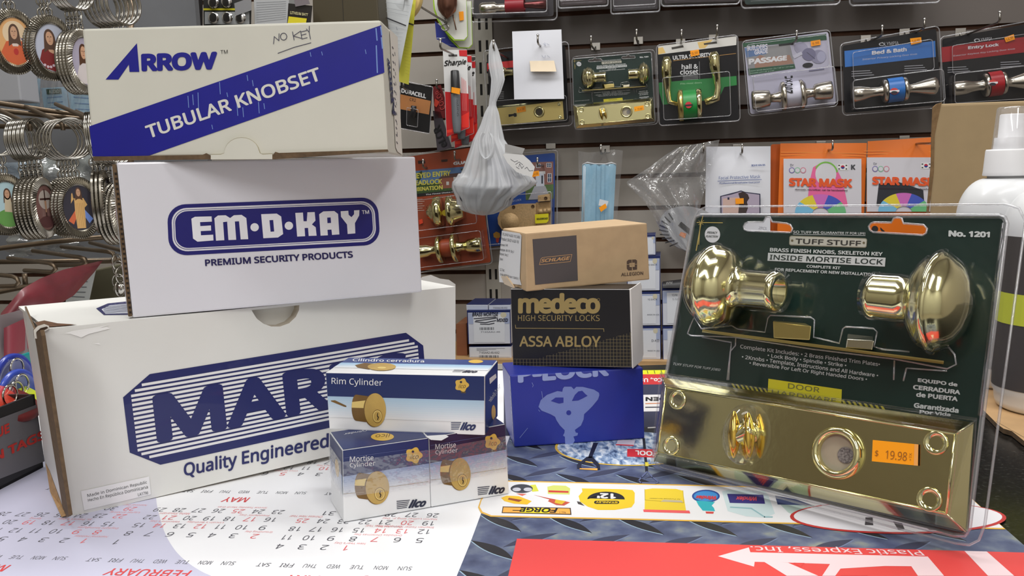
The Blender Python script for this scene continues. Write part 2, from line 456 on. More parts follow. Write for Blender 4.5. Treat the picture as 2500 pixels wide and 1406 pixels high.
# calendar
dx, dy, l0 = .012253, .011639, 1.905
JAN = Vector((-.053829, .439631, 0)); FEB = Vector((-.14571, .451179, 0)); step = FEB - JAN
INK = P(84, 84, 92, .5); RED = P(228, 104, 108, .5); REDL = P(234, 150, 152, .5)
def cal_f(o):
    return lambda p, out=0.0: Vector((o.x, o.y, MZ)) - MEX * (p[0] * dx) - MEY * (p[1] * dy) + Vector((0, 0, out))
def month(o, first, days, title, hol, tw=3.0, titleshift=3.0):
    f = cal_f(o)                                             # p=(column to the reader's right, rows up)
    def q(c, y, w, h): return [(c - w, y + h), (c + w, y + h), (c + w, y - h), (c - w, y - h)]
    for i, s in enumerate(('SUN', 'MON', 'TUE', 'WED', 'THU', 'FRI', 'SAT')):
        txt(b, f, s, q(i, l0, .28, .18), INK, .0001, res=2)
    for d in range(1, days + 1):
        k = first + d - 1; c, r = k % 7, k // 7
        s = str(d)
        txt(b, f, s, q(c, -r, .12 * len(s) + (.06 if len(s) == 2 else .05) - (.07 if d in (1, 11) else 0) - .012 * len(s), .26), RED if d in hol else INK, .0001, res=2)
        if d in hol:
            txt(b, f, hol[d], q(c, -r - .53, .05 * len(hol[d]), .13), REDL, .0001, res=2)
    txt(b, f, title, q(titleshift, l0 + 1.12, tw / 2, .33), P(220, 70, 72, .5), .0001, bold=.012)
month(JAN, 3, 31, 'JANUARY', {1: "New Year's Day", 7: 'Orthodox Christmas Day', 13: 'Stephen Foster Memorial Day', 14: 'Orthodox New Year', 20: 'Martin Luther King Jr. Day', 25: 'Chinese New Year'}, 3.4)
month(FEB, 6, 29, 'FEBRUARY', {2: 'Groundhog Day', 12: "Lincoln's Birthday", 14: "Valentine's Day", 17: "Presidents' Day", 21: 'Maha Shivaratri', 25: 'Shrove Tuesday Mardi Gras'}, 3.6)
month(FEB + step, 0, 31, 'MARCH', {1: 'National Holiday', 8: 'Daylight Saving', 9: 'Purim', 17: "St. Patrick's Day", 19: 'Spring', 22: 'Laylat al-Miraj', 29: 'National Day'}, 2.6)
mayl = onz(734.6, 1203.5, MZ) + MEY * (l0 * dy)
month(mayl, 5, 31, 'MAY', {5: 'Cinco de Mayo', 10: "Mother's Day", 24: 'Eid', 25: 'Memorial Day'}, 1.3)
month(mayl - step, 3, 30, 'APRIL', {12: 'Easter'}, 2.4)
month(mayl + step, 1, 30, 'JUNE', {21: "Father's Day"}, 2.0)

# the tool advertisement: printed diamond plate
PLATE = printed_noise('printed_plate', [(.3, (60, 68, 98)), (.48, (84, 94, 124)), (.6, (108, 118, 138)), (.72, (142, 148, 140))], 55, 8, .42)
bl = [(1115, 1406), (1147, 1328), (1176, 1250), (1228, 1110), (1262, 1018), (1301, 912)]
pa = [mpx(p, .00006) for p in bl]
pts = [pa[0] + (pa[0] - pa[1]) * .9] + pa + [Vector((*mx(0, 0).xy, MZ + .00006)) + MEX * ((redge(0) - FL).dot(MEX))]
pts += [Vector((*redge(near).xy, MZ + .00006))]
b.poly(pts, PLATE)
LENS_D = P(30, 30, 36, .45); LENS_L = P(160, 186, 206, .4); LENS_M = P(120, 134, 166, .4); LENS_S = P(58, 62, 84, .45)
def lens(c, ang, L, w, o=.0001):
    ux = MEX * cos(ang) + MEY * sin(ang); uy = MEY * cos(ang) - MEX * sin(ang)
    def g(sc, off):
        up = [c + ux * (L * (t - .5)) + uy * (w * sin(pi * t) * sc + off) for t in [i / 10 for i in range(11)]]
        dn = [c + ux * (L * (t - .5)) - uy * (w * .55 * sin(pi * t) * sc - off) for t in [i / 10 for i in range(10, -1, -1)]][1:-1]
        return [Vector((p.x, p.y, MZ + o)) for p in up + dn]
    b.poly(g(1.0, -.0007), LENS_L if ang < 0 else LENS_M); o += .00006; b.poly(g(1.0, 0), LENS_D if ang < 0 else LENS_S)
o0 = mpx((1222, 1277))
def inside_ad(p):
    x, y = project(p)
    if x < bl[0][0] - (y - 1406) * .36 + (0 if y < 1406 else 0) + 12: return False
    return (p - FL).dot(MEY) < -.03 and (redge((p - FL).dot(MEY)) - p).dot(MEX) > .03
for i in range(-3, 14):
    for j in range(-4, 14):
        for k in range(2):
            c = o0 + MEX * ((i + .5 * k) * .0385) + MEY * ((j - .62 * k) * .0395 * .9)
            if inside_ad(c): lens(Vector((c.x, c.y, MZ)), -.72 if k == 0 else .62, .034, .0048)
# snow picture in a yellow ring
k7 = crop(1120, 1060, 3.6765)
ICE = printed_noise('printed_ice', [(.34, (58, 78, 112)), (.46, (128, 152, 186)), (.55, (176, 192, 212)), (.66, (226, 232, 238))], 260, 9, .4, .5, (1, .45, 1))
E0 = mpx((1520, 1092)); 
def oval_t(px, rx, ry, mat, o, rot=0.0):
    c = mpx(px, o); b.poly([c + MEX * (rx * cos(a) * cos(rot) - ry * sin(a) * sin(rot)) + MEY * (rx * cos(a) * sin(rot) + ry * sin(a) * cos(rot)) for a in [2 * pi * i / 48 for i in range(48)]], mat)
oval_t((1530, 1092), .0505, .0395, P(222, 182, 60, .4), .00022); oval_t((1530, 1092), .0487, .0378, ICE, .00027)
f7 = lambda p, out=0.0: mpx(k7(p), out)
DK = P(26, 28, 36, .4)
for q in ([(1208, 80), (1252, 80), (1195, 215), (1160, 215)], [(1150, 205), (1200, 205), (1265, 275), (1270, 320), (1240, 325), (1235, 285), (1190, 245), (1140, 245), (1095, 280), (1105, 310), (1062, 310), (1062, 275)],
          [(1648, 40), (1672, 40), (1700, 340), (1675, 340)]): pol(b, f7, q, DK, .00033)
pol(b, f7, [(1085, 310), (1245, 310), (1245, 328), (1085, 318)], P(238, 170, 70), .00034)
pol(b, f7, [(1672, 255), (1702, 255), (1704, 290), (1674, 290)], P(216, 200, 60), .00036)
pol(b, f7, [(1430, 55), (1585, 55), (1570, 108), (1410, 98)], P(214, 206, 220), .00034); pol(b, f7, [(1410, 92), (1570, 100), (1570, 110), (1410, 102)], P(214, 60, 66), .00035)
pol(b, f7, [(1512, 135), (1800, 140), (1800, 215), (1512, 205)], P(200, 36, 44), .00037)
txt(b, f7, 'TOOL', [(1790, 205), (1585, 190), (1585, 150), (1790, 160)], WHITE, .0004, bold=.03)
for st in ([(1690, 340), (1640, 390), (1612, 425), (1640, 440), (1770, 445), (1792, 430), (1740, 390), (1700, 345)],): stroke(b, f7, st, 12, P(96, 106, 146), .00037)
# white strip of products
YEL = P(236, 186, 74, .4)
strip = [(1210, 1176), (1900, 1192), (2366, 1213), (2450, 1290), (1900, 1276), (1560, 1267), (1200, 1259), (1178, 1250), (1171, 1238), (1176, 1222)]
pol(b, mpx, [(1207, 1173), (1900, 1189), (2364, 1210), (2455, 1293), (1900, 1279), (1560, 1270), (1198, 1262), (1174, 1253), (1167, 1239), (1173, 1221)], YEL, .00022)
pol(b, mpx, strip, P(238, 238, 240, .38), .00027)
ST = .00032
oval(b, f7, 565, 492, 100, 40, P(60, 62, 70), ST); oval(b, f7, 520, 500, 38, 17, P(196, 196, 206), ST + .00004); oval(b, f7, 620, 500, 38, 17, P(196, 196, 206), ST + .00004)
pol(b, f7, [(640, 460), (690, 455), (718, 515), (660, 520)], P(214, 216, 70), ST - .00002); pol(b, f7, [(515, 535), (610, 540), (570, 558)], P(220, 110, 90), ST)
pol(b, f7, [(380, 575), (430, 555), (540, 560), (655, 605), (615, 635), (500, 628), (410, 605)], P(238, 192, 40), ST); pol(b, f7, [(450, 575), (570, 595), (540, 612), (440, 590)], P(150, 70, 40), ST + .00004)
pol(b, f7, [(795, 475), (850, 462), (960, 466), (1000, 490), (995, 545), (800, 540)], P(212, 218, 110), ST); pol(b, f7, [(805, 508), (985, 515), (985, 530), (805, 525)], P(206, 56, 50), ST + .00004)
pol(b, f7, [(672, 548), (810, 578), (850, 585), (1000, 615), (945, 645), (875, 640), (800, 605), (815, 590)], P(196, 84, 60), ST); pol(b, f7, [(870, 590), (960, 605), (925, 635), (860, 620)], P(220, 186, 40), ST + .00004)
pol(b, f7, [(395, 652), (1005, 665), (1012, 728), (385, 712)], P(58, 34, 20), ST); pol(b, f7, [(402, 660), (996, 672), (1002, 720), (394, 706)], P(244, 176, 74), ST + .00004)
pol(b, f7, [(560, 664), (810, 669), (808, 716), (556, 710)], P(240, 222, 40), ST + .00007)
txt(b, f7, 'FORGE', [(885, 712), (545, 702), (545, 664), (890, 670)], P(30, 22, 20), ST + .0001, bold=.03, shear=.2)
stroke(b, f7, [(485, 688), (560, 690)], 6, P(30, 22, 20), ST + .0001); txt(b, f7, 'No.1', [(960, 715), (905, 712), (905, 698), (960, 700)], P(60, 34, 20), ST + .0001)
pol(b, f7, [(1105, 490), (1480, 498), (1560, 505), (1580, 530), (1578, 620), (1550, 660), (1400, 684), (1250, 684), (1160, 655), (1090, 610), (1075, 560), (1110, 520)], P(238, 202, 36), ST)
pol(b, f7, [(1060, 605), (1092, 612), (1130, 648), (1070, 630)], P(70, 64, 60), ST); pol(b, f7, [(1155, 580)] + ell(1322, 588, 168, 68, 16, 0, pi, 2 * pi) + [(1490, 590)], P(24, 24, 26), ST + .00004)
txt(b, f7, "12'", [(1412, 588), (1240, 580), (1240, 532), (1412, 540)], WHITE, ST + .00008, bold=.05)
pol(b, f7, [p for p in rrect(1215, 602, 1440, 630, 20, 13)], P(24, 24, 26), ST + .00004); txt(b, f7, 'STANLEY', [(1428, 626), (1230, 622), (1230, 608), (1428, 610)], P(238, 202, 36), ST + .00008, bold=.04)
pol(b, f7, [(1672, 500), (1740, 490), (1950, 495), (2010, 510), (2040, 690), (1668, 680)], P(236, 206, 52), ST); stroke(b, f7, [(1670, 500), (1672, 595), (2020, 620), (2012, 510)], 5, P(196, 168, 40), ST + .00004)
pol(b, f7, [(1655, 680), (2070, 690), (2078, 715), (1660, 702)], P(236, 92, 96), ST + .00004); txt(b, f7, 'All Purpose Scrubber', [(1990, 592), (1710, 585), (1710, 575), (1990, 582)], P(70, 60, 30), ST + .00006)
pol(b, f7, [(1840, 592), (2000, 600), (2015, 618), (1810, 610)], P(190, 180, 150), ST + .00005)
oval(b, f7, 2218, 560, 125, 58, P(26, 70, 150), ST); oval(b, f7, 2218, 560, 108, 46, P(60, 140, 206), ST + .00003)
pol(b, f7, [(2130, 600), (2300, 612), (2270, 645), (2290, 665), (2300, 695), (2190, 690), (2150, 640)], P(42, 178, 190), ST + .00002); pol(b, f7, [(2215, 698), (2290, 700), (2285, 718), (2220, 716)], P(206, 60, 60), ST)
txt(b, f7, 'Windex', [(2312, 598), (2120, 588), (2130, 555), (2312, 560)], P(206, 60, 70), ST + .00006, bold=.05, shear=.2)
k8 = crop(1700, 1060, 3.125); f8 = lambda p, out=0.0: mpx(k8(p), out)
pol(b, f8, [(195, 440), (240, 428), (520, 435), (545, 460), (600, 610), (520, 640), (380, 630), (240, 590)], P(206, 224, 226), ST); stroke(b, f8, [(260, 560), (420, 570), (520, 635), (580, 635)], 10, P(150, 190, 196), ST + .00003)
pol(b, f8, [(235, 458), (510, 466), (525, 535), (255, 528)], P(50, 44, 120), ST + .00005); txt(b, f8, 'Windex', [(460, 515), (300, 512), (305, 480), (462, 482)], P(216, 80, 96), ST + .0001, bold=.04, shear=.2)
pol(b, f8, [(640, 540), (900, 545), (880, 590), (830, 635), (760, 628), (700, 600)], P(186, 208, 200), ST); pol(b, f8, [(600, 472), (760, 500), (890, 548), (620, 540)], P(34, 56, 108), ST + .00004); pol(b, f8, [(775, 640), (850, 643), (850, 653), (775, 650)], P(30, 32, 44), ST + .00004)
# white oval with a red ring, half under the blister pack
oval_t((2190, 1262), .0585, .0235, P(190, 50, 48), .00036, .1); oval_t((2190, 1261), .0565, .0218, P(232, 230, 234), .0004, .1)
for q in ([(1290, 640), (1345, 640), (1350, 700), (1285, 698)], [(1500, 670), (1570, 685), (1590, 730), (1540, 735)], [(1735, 705), (1800, 720), (1830, 740), (1780, 738)]): pol(b, f8, q, P(48, 40, 46), .00045)
# red panel with white arrow lettering
REDP = P(226, 74, 72, .4, name='mat_red'); PW = P(240, 214, 218, .4)
pol(b, mpx, [(1262, 1316), (1700, 1328), (2100, 1339), (2570, 1352), (2740, 1470), (1226, 1470)], REDP, .0003)
pol(b, f8, [(165, 935), (400, 868), (412, 905), (1765, 938), (1890, 1085), (1690, 1085), (1640, 1012), (1440, 1010), (1100, 1030), (1060, 1085), (960, 1085), (1020, 995), (640, 982), (700, 985), (930, 1085), (690, 1085), (520, 980), (445, 978), (440, 1015)], PW, .00036)
pol(b, f8, [(742, 985), (825, 987), (795, 1020)], REDP, .0004)
pol(b, f8, [(1100, 1085), (1110, 1050), (1240, 1040), (1300, 1060), (1310, 1085)], REDP, .0004)
pol(b, f8, [(2045, 895), (2215, 899), (2425, 1085), (2225, 1085)], PW, .00036)
txt(b, f8, 'Plastic Express, Inc.', [(1748, 934), (425, 902), (405, 848), (1690, 880)], PW, .00036, bold=.006)
# far edge of the mat: ruler, red band, dark panels
def far(p, out=0.0): return mpx(p, out)
pol(b, mpx, [(1230, 907), (1700, 903), (1700, 913), (1230, 917)], P(222, 224, 30), .0002)
for i in range(26): stroke(b, mpx, [(1240 + i * 17, 908 - i * .14), (1242 + i * 17, 915 - i * .14)], 1.6, P(50, 50, 20), .00024)
pol(b, mpx, [(1230, 917), (1700, 913), (1700, 938), (1230, 942)], P(200, 44, 50), .0002)
txt(b, mpx, 'Co., Usa', [(1616, 933), (1555, 934), (1555, 923), (1616, 922)], WHITE, .00024, bold=.03)
pol(b, mpx, [(1230, 942), (1700, 938), (1700, 1060), (1230, 1064)], P(46, 50, 78), .0002)
pol(b, mpx, [(1400, 967), (1660, 963), (1640, 1004), (1400, 1008)], P(232, 230, 230), .00024)
txt(b, mpx, 'GARDEN', [(1680, 979), (1576, 980), (1576, 970), (1680, 969)], P(30, 30, 34), .0003, bold=.04)
stroke(b, mpx, [(1576, 986), (1650, 984)], 2, P(206, 120, 60), .0003); stroke(b, mpx, [(1576, 995), (1650, 994)], 2.5, P(40, 44, 60), .0003)
pol(b, mpx, [(1560, 1044), (1640, 1040), (1640, 1060), (1560, 1062)], P(26, 26, 34), .00026); stroke(b, mpx, [(1582, 1045), (1600, 1044)], 2.5, P(220, 220, 220), .0003)
b.build('counter_mat', label='large printed counter mat with calendar months and hardware advertisement', cat='mat', loc=(0, .5, 0))

# ================================================================== cartons in front
def rotm(yaw, rx, ry):
    return Matrix.Rotation(yaw, 3, 'Z') @ Matrix.Rotation(ry, 3, 'Y') @ Matrix.Rotation(rx, 3, 'X')
class Carton:
    def __init__(s, prm, fpx, depth=None):
        x, y, z, yaw, w, h, d, rx, ry = prm
        d = depth or d
        Rm = rotm(yaw, rx, ry); s.ex, s.ey, s.ez = Rm @ Vector((1, 0, 0)), Rm @ Vector((0, 1, 0)), Rm @ Vector((0, 0, 1))
        o = Vector((x, y, z))
        s.F = [hit(px, py, o, -s.ey) for px, py in fpx]       # TL TR BR BL on the front plane
        s.B = [p + s.ey * d for p in s.F]
        if abs(o.z) < .001:                                   # standing on the mat
            for p in (s.F[2], s.F[3], s.B[2], s.B[3]): p.z = .0011
        s.front = Face(s.F)
        s.right = Face([s.F[1], s.B[1], s.B[2], s.F[2]]); s.left = Face([s.B[0], s.F[0], s.F[3], s.B[3]])
        s.top = Face([s.B[0], s.B[1], s.F[1], s.F[0]])
        s.c8 = [s.F[3], s.F[2], s.B[2], s.B[3], s.F[0], s.F[1], s.B[1], s.B[0]]
        s.base = (s.F[3] + s.F[2] + s.B[2] + s.B[3]) / 4
        s.z0 = min(p.z for p in s.c8)
    def root(s, name, label, group=None):
        return thing(name, label, 'box', (s.base.x, s.base.y, s.z0), group)

NAVY = P(24, 32, 96, .4, coat=.2); CORR = P(98, 78, 56, .85, noise=.25, nscale=300, name='corrugated')
DKGAP = P(36, 28, 20, .9); CARDW = P(226, 226, 222, .45, noise=.03, nscale=12, bump=.08, name='white_carton')

# ---- big lock box lying at the bottom of the left stack
mk = Carton((-0.26395, 0.49864, 0, 0.58875, 0.26784, 0.11312, 0.11328, 0.00239, 0.00822), [(97, 806), (1112, 701), (1112, 1041), (169, 1264)])
root = mk.root('lock_box', 'big white lock box with striped blue logo, bottom of the left stack')
M1 = crop(40, 660, 2.2675); f = mk.front.via(M1)
b = MB(); ey, ez, ex = mk.ey, mk.ez, mk.ex
inset = .009
c = [p.copy() for p in mk.c8]
for i in (0, 1, 4, 5): c[i] += ey * inset
for i in (4, 5, 6, 7): c[i] -= ez * .0016
c[0] += ex * .002; c[4] += ex * .002; c[3] += ex * .002; c[7] += ex * .002
b.hexa(c, CARDW)
# front panel with its half-moon thumb hole
fp = mk.front.px
TL, TR, BR, BL = [(97, 806), (1112, 701), (1112, 1041), (169, 1264)]
def on_top(x): return TL[1] + (TR[1] - TL[1]) * (x - TL[0]) / (TR[0] - TL[0])
notch = [(613, on_top(613)), (617, 762), (627, 778), (643, 790), (662, 797), (684, 797), (706, 789), (722, 774), (730, 757), (731, on_top(731))]
loop = [TL] + notch + [TR, BR, BL]
b.slab([fp(p) for p in loop], mk.front.n, inset, CARDW, P(196, 186, 170, .8))
O = [(578, 600), (2245, 331), (2280, 752), (640, 1110)]
H = homography(O); g = lambda p, out=0.0: f(happly(H, p), out)
cx, cy = .08, .2
octo = [(cx, 0), (1 - cx * .8, 0), (1, cy), (1, 1 - cy), (1 - cx, 1), (cx, 1), (0, 1 - cy), (0, cy)]
pol(b, g, octo, NAVY, .0002)
n = 17
for i in range(n):
    t0 = .088 + .838 * i / n; t1 = t0 + .838 / n * .58; tm = (t0 + t1) / 2
    d0 = .022 + max(0, .2 - tm - .02) * .42 + max(0, tm - .8 - .02) * .42
    rect(b, g, d0, t0, 1 - d0, t1, WHITE, .0003)
txt(b, f, 'MARKS', [(750, 690), (2160, 444), (2185, 676), (780, 962)], NAVY, .0004, bold=.038, res=6)
txt(b, f, 'Quality Engineered', [(920, 1066), (1730, 900), (1742, 998), (935, 1160)], NAVY, .0003, bold=.022, shear=.14, res=6)
TORN = P(176, 140, 98, .9, noise=.2, nscale=200, name='torn_board')
b.poly([fp(p, .0003) for p in [M1((262, 350)), M1((310, 335)), M1((420, 318)), M1((520, 300)), M1((430, 330)), M1((330, 352))]], P(244, 244, 242, .4))
for q in ([(300, 352), (360, 372), (400, 352), (520, 322), (500, 312), (380, 335)], [(420, 405), (470, 412), (455, 402)]): b.poly([fp(M1(p), .0004) for p in q], P(246, 246, 244, .35))
b.build('carton', root)
b = MB()
lidpts = [mk.F[0] + ex * .004, mk.F[1], mk.B[1], mk.B[0]]
b.slab([p + ez * .0004 for p in lidpts], ez, .0016, CARDW)
t1 = mk.top.via(crop(0, 580, 2.13))
pol(b, t1, [(500, 368), (560, 342), (720, 325), (760, 325), (720, 400), (540, 402)], NAVY, .0006)
pol(b, t1, [(528, 372), (570, 352), (700, 340), (700, 392), (548, 396)], P(206, 210, 220, .5), .0007)
for i in range(7): stroke(b, t1, [(536 + i, 360 + i * 5.2), (700, 346 + i * 6)], 1.6, NAVY, .0008)
b.build('lid', root)
b = MB(); cf = plane_face(mk.B[1], -mk.ey, [(1000, 660), (1130, 660), (1130, 760), (1000, 760)])
b.slab([cf.px(p) for p in [(1018, 722), (1018, 694), (1030, 676), (1052, 671), (1074, 680), (1096, 683), (1112, 694), (1112, 722)]], -mk.ey, .0015, CARDW, CORR); b.build('rear_flap', root)
b = MB()
def lp(p, o=0.0):                                            # on the left end, or splayed out on the mat where it is torn
    q = mk.left.px(p, o)
    return q if q.z > .0012 else onz(p[0], p[1], .0012 + o * .1)
b.slab([lp(p, .001) for p in [(60, 748), (87, 813), (153, 1238), (128, 1180), (111, 1141)]], mk.left.n, .001, CARDW, CORR)
b.poly([lp(p, .0012) for p in [(111, 1130), (121, 1150), (134, 1186), (153, 1238), (164, 1258), (150, 1262), (122, 1200)]], TORN)
b.build('end_flap', root)
b = MB()
b.slab([lp(p, .0022) for p in [(85, 822), (88, 812), (98, 806), (101, 820), (168, 1258), (163, 1262), (153, 1240)]], mk.left.n, .002, CORR)
b.slab([fp(p, .0022) for p in [(84, 826), (82, 806), (92, 796), (108, 791), (119, 795), (121, 802), (104, 812), (100, 828)]], mk.front.n, .002, P(226, 222, 214, .6), CORR)
b.poly([fp(p, .0025) for p in [(91, 824), (89, 810), (99, 801), (114, 797), (118, 800), (101, 810), (97, 826)]], P(58, 38, 24, .9))
b.poly([mk.top.px(p, .0009) for p in [(85, 787), (108, 782), (140, 789), (188, 792), (130, 797), (112, 798), (96, 800)]], P(92, 62, 40, .9, noise=.3, nscale=300, name='torn_board'))
b.build('corrugated_edge', root, part_label='torn brown corrugated edge')
b = MB()
pol(b, f, [(357, 1222), (735, 1140), (745, 1240), (375, 1328)], P(238, 238, 238, .35), .0004)
txt(b, f, 'Made in Dominican Republic', [(392, 1238), (722, 1163), (724, 1184), (395, 1260)], BLACK, .0005)
txt(b, f, 'Hecho En República Dominicana', [(395, 1264), (726, 1188), (729, 1212), (398, 1286)], BLACK, .0005)
txt(b, f, 'LA1796', [(672, 1233), (729, 1222), (730, 1238), (674, 1250)], BLACK, .0005)
b.build('origin_label', root)

# ---- plain white lock box in the middle of the left stack
E1 = crop(270, 370, 3.205)
em = Carton((-0.23302 * .978, 0.54054 * .978, .19698 - (.19698 - 0.11163) * .978, 0.45206, 0.1896, 0.09416, 0.074, -0.01387, 0.00116), [(284, 396.5), (1014, 382.5), (1031, 713), (324, 776)])
root = em.root('lock_box', 'glossy white lock box with a blue rounded logo panel, middle of the left stack')
f = em.front.via(E1)
GLOSSW = P(222, 222, 230, .3, coat=.3, noise=.02, nscale=10, bump=.04, name='gloss_carton')
b = MB(); b.hexa(em.c8, GLOSSW, .0012)
LOGO = P(26, 24, 108, .35)
H = homography([(440, 417), (2088, 356), (2112, 728), (458, 818)]); g = lambda p, out=0.0: f(happly(H, p), out)
for k, (d, mat) in enumerate(((0, LOGO), (.018, GLOSSW), (.0255, LOGO), (.028, GLOSSW), (.033, LOGO))):
    e = d * 4.2
    pol(b, g, rrect(d, e, 1 - d, 1 - e, .082 - d * .8, .34 - e * .8, 8), mat, .0002 + k * .00007)
L = .0006; INKW = P(232, 232, 238, .35)
for q in ([(632, 525), (660, 510), (790, 507), (793, 548), (700, 552), (702, 583), (785, 578), (787, 618), (705, 622), (707, 655), (803, 650), (805, 695), (680, 705), (645, 680)],
          [(812, 522), (840, 500), (900, 498), (935, 520), (965, 498), (1025, 495), (1062, 520), (1077, 685), (1018, 687), (1005, 545), (972, 547), (983, 690), (922, 692), (912, 548), (880, 552), (890, 693), (825, 697)],
          [(1445, 480), (1505, 477), (1510, 545), (1535, 545), (1540, 475), (1597, 473), (1603, 540), (1575, 570), (1605, 592), (1612, 658), (1550, 660), (1545, 597), (1518, 598), (1522, 662), (1460, 665)],
          [(1800, 467), (1860, 463), (1863, 495), (1885, 513), (1905, 490), (1905, 460), (1947, 458), (1945, 500), (1912, 560), (1915, 640), (1855, 645), (1850, 570), (1803, 510)]):
    pol(b, f, q, INKW, L)
for q, h in (([(1178, 490), (1300, 485), (1335, 508), (1350, 645), (1310, 672), (1195, 678)], [(1243, 537), (1272, 535), (1280, 625), (1252, 627)]),
             ([(1632, 490), (1665, 468), (1750, 465), (1780, 488), (1790, 648), (1733, 652), (1728, 610), (1697, 612), (1700, 655), (1643, 658)], [(1695, 517), (1722, 515), (1725, 558), (1697, 560)])):
    pol(b, f, q, INKW, L); pol(b, f, h, LOGO, L + .0001)
oval(b, f, 1127, 592, 33, 32, INKW, L); oval(b, f, 1395, 580, 33, 32, INKW, L)
txt(b, f, 'TM', [(1965, 460), (2022, 457), (2024, 486), (1967, 489)], INKW, L, bold=.02)
txt(b, f, 'PREMIUM SECURITY PRODUCTS', [(737, 844), (1893, 778), (1898, 830), (741, 897)], P(30, 26, 84, .4), .0003, bold=.03, res=5)
b.build('carton', root)
b = MB()
c0, c1 = em.left.st((.86, .0), .001), em.left.st((.86, 1), .001)
b.box(em.F[3] - em.ex * .0022 + em.ez * .001, em.ex * .002, em.ey * .006, em.F[0] - em.F[3] - em.ez * .002, CORR)
z = .003
while z < .09:
    p = em.F[3].lerp(em.F[0], z / .0942) - em.ex * .0016 - em.ey * .0001
    b.box(p, em.ex * .0012, -em.ey * .0002, em.ez * .0012, DKGAP); z += .003
b.build('corrugated_edge', root)

# ---- cream lock box at the top of the left stack
A1 = crop(180, 0, 3.0488)
ar = Carton((-0.24763, 0.543, 0.20877, -0.0392, 0.17722, 0.07453, 0.05595, -0.02101, 0.0051), [(200.3, 70), (929.5, 49), (948, 376), (227, 385)])
root = ar.root('lock_box', 'cream lock box with a slanting blue band, top of the left stack')
f = ar.front.via(A1)
CREAM = P(214, 213, 202, .42, noise=.03, nscale=20, bump=.05, name='cream_carton'); BAND = P(17, 18, 140, .36, noise=.05, nscale=40)
b = MB(); b.hexa(ar.c8, CREAM, .0014)
pol(b, f, [(116, 940), (2289, 187), (2313, 540), (560, 1158), (500, 1165), (142, 1163)], BAND, .0002)
pol(b, f, [(470, 322), (488, 535), (415, 535), (410, 480), (332, 592), (237, 592)], BAND, .0002)
txt(b, f, 'RROW', [(500, 399), (1068, 382), (1064, 518), (505, 533)], BAND, .0002, bold=.055, res=6)
txt(b, f, 'TM', [(1092, 374), (1145, 371), (1146, 398), (1093, 401)], BLACK, .0002)
txt(b, f, 'TUBULAR KNOBSET', [(527, 938), (1817, 497), (1850, 594), (557, 1034)], P(222, 222, 216, .4), .0003, bold=.022, res=6)
PEN = P(70, 70, 90, .5)
for st in ([(1487, 326), (1492, 272), (1527, 302), (1528, 250)], [(x, y) for x, y in ell(1562, 272, 24, 26, 14)] + [(1586, 272)], [(1628, 236), (1640, 297)], [(1690, 230), (1634, 268), (1692, 284)], [(1690, 238), (1698, 290), (1738, 280)], [(1690, 238), (1735, 226)], [(1693, 262), (1730, 252)], [(1732, 215), (1752, 240)], [(1753, 194), (1752, 240), (1762, 290)], [(1520, 396), (1640, 352), (1766, 318)]):
    stroke(b, f, st, 5, PEN, .0003)
SCR = P(120, 150, 214, .5)
for x, y0, y1 in ((850, 715, 800), (885, 705, 780), (925, 690, 870), (1085, 612, 700), (1290, 560, 600), (1330, 598, 640), (1375, 760, 842), (1258, 800, 870), (1215, 770, 860), (1415, 770, 810), (1760, 390, 420), (1845, 385, 410), (1140, 690, 720), (2170, 370, 400), (1028, 930, 960)):
    stroke(b, f, [(x, y0), (x + 6, y1)], 5, SCR, .00028)
for x, y0, y1 in ((2250, 212, 300), (2252, 340, 540), (2285, 200, 260), (2290, 280, 360)): stroke(b, f, [(x, y0), (x + 8, y1)], 9, SCR, .00028)
b.build('carton', root)
b = MB()                                                     # bottom edge of the front panel and its locking tab
b.slab([f(p, .0012) for p in [(140, 1166), (960, 1152), (985, 1140), (1020, 1160), (1020, 1186), (150, 1196)]], ar.front.n, .0012, CORR)
b.build('corrugated_edge', root); b = MB()
b.slab([f(p, .0012) for p in [(1478, 1160), (1500, 1130), (1525, 1138), (2335, 1112), (2342, 1128), (1478, 1186)]], ar.front.n, .0012, CORR)
b.build('corrugated_edge', root)
b = MB()
tab = [(1020, 1186), (1020, 1152), (1095, 1150), (1120, 1140)] + ell(1250, 1135, 128, 110, 12, 0, pi * 1.05, 1.95 * pi) + [(1385, 1140), (1405, 1150), (1478, 1146), (1478, 1184)]
b.poly([f((p[0], p[1] - 3), .0012) for p in tab], P(150, 140, 112, .7)); b.slab([f(p, .0016) for p in tab], ar.front.n, .0014, CREAM, P(190, 180, 150, .7))
b.build('locking_tab', root)
r1 = ar.right.via(crop(900, 0, 3.7)); b = MB()
pol(b, r1, [(190, 262), (240, 312), (262, 335), (300, 1395), (262, 1370), (244, 1330)], P(226, 222, 214, .5), .0004)
txt(b, r1, 'ARROW', [(222, 1100), (168, 520), (190, 540), (246, 1040)], NAVY, .0005, bold=.04)
for i in range(14): stroke(b, r1, [(214 + i * 3, 420 + i * 66), (224 + i * 3, 440 + i * 66)], 5, PEN, .0006)
for i in range(9): stroke(b, r1, [(236 + i * 2.6, 470 + i * 90), (241 + i * 2.6, 500 + i * 90)], 2.5, PEN, .0006)
b.build('end_label', root)

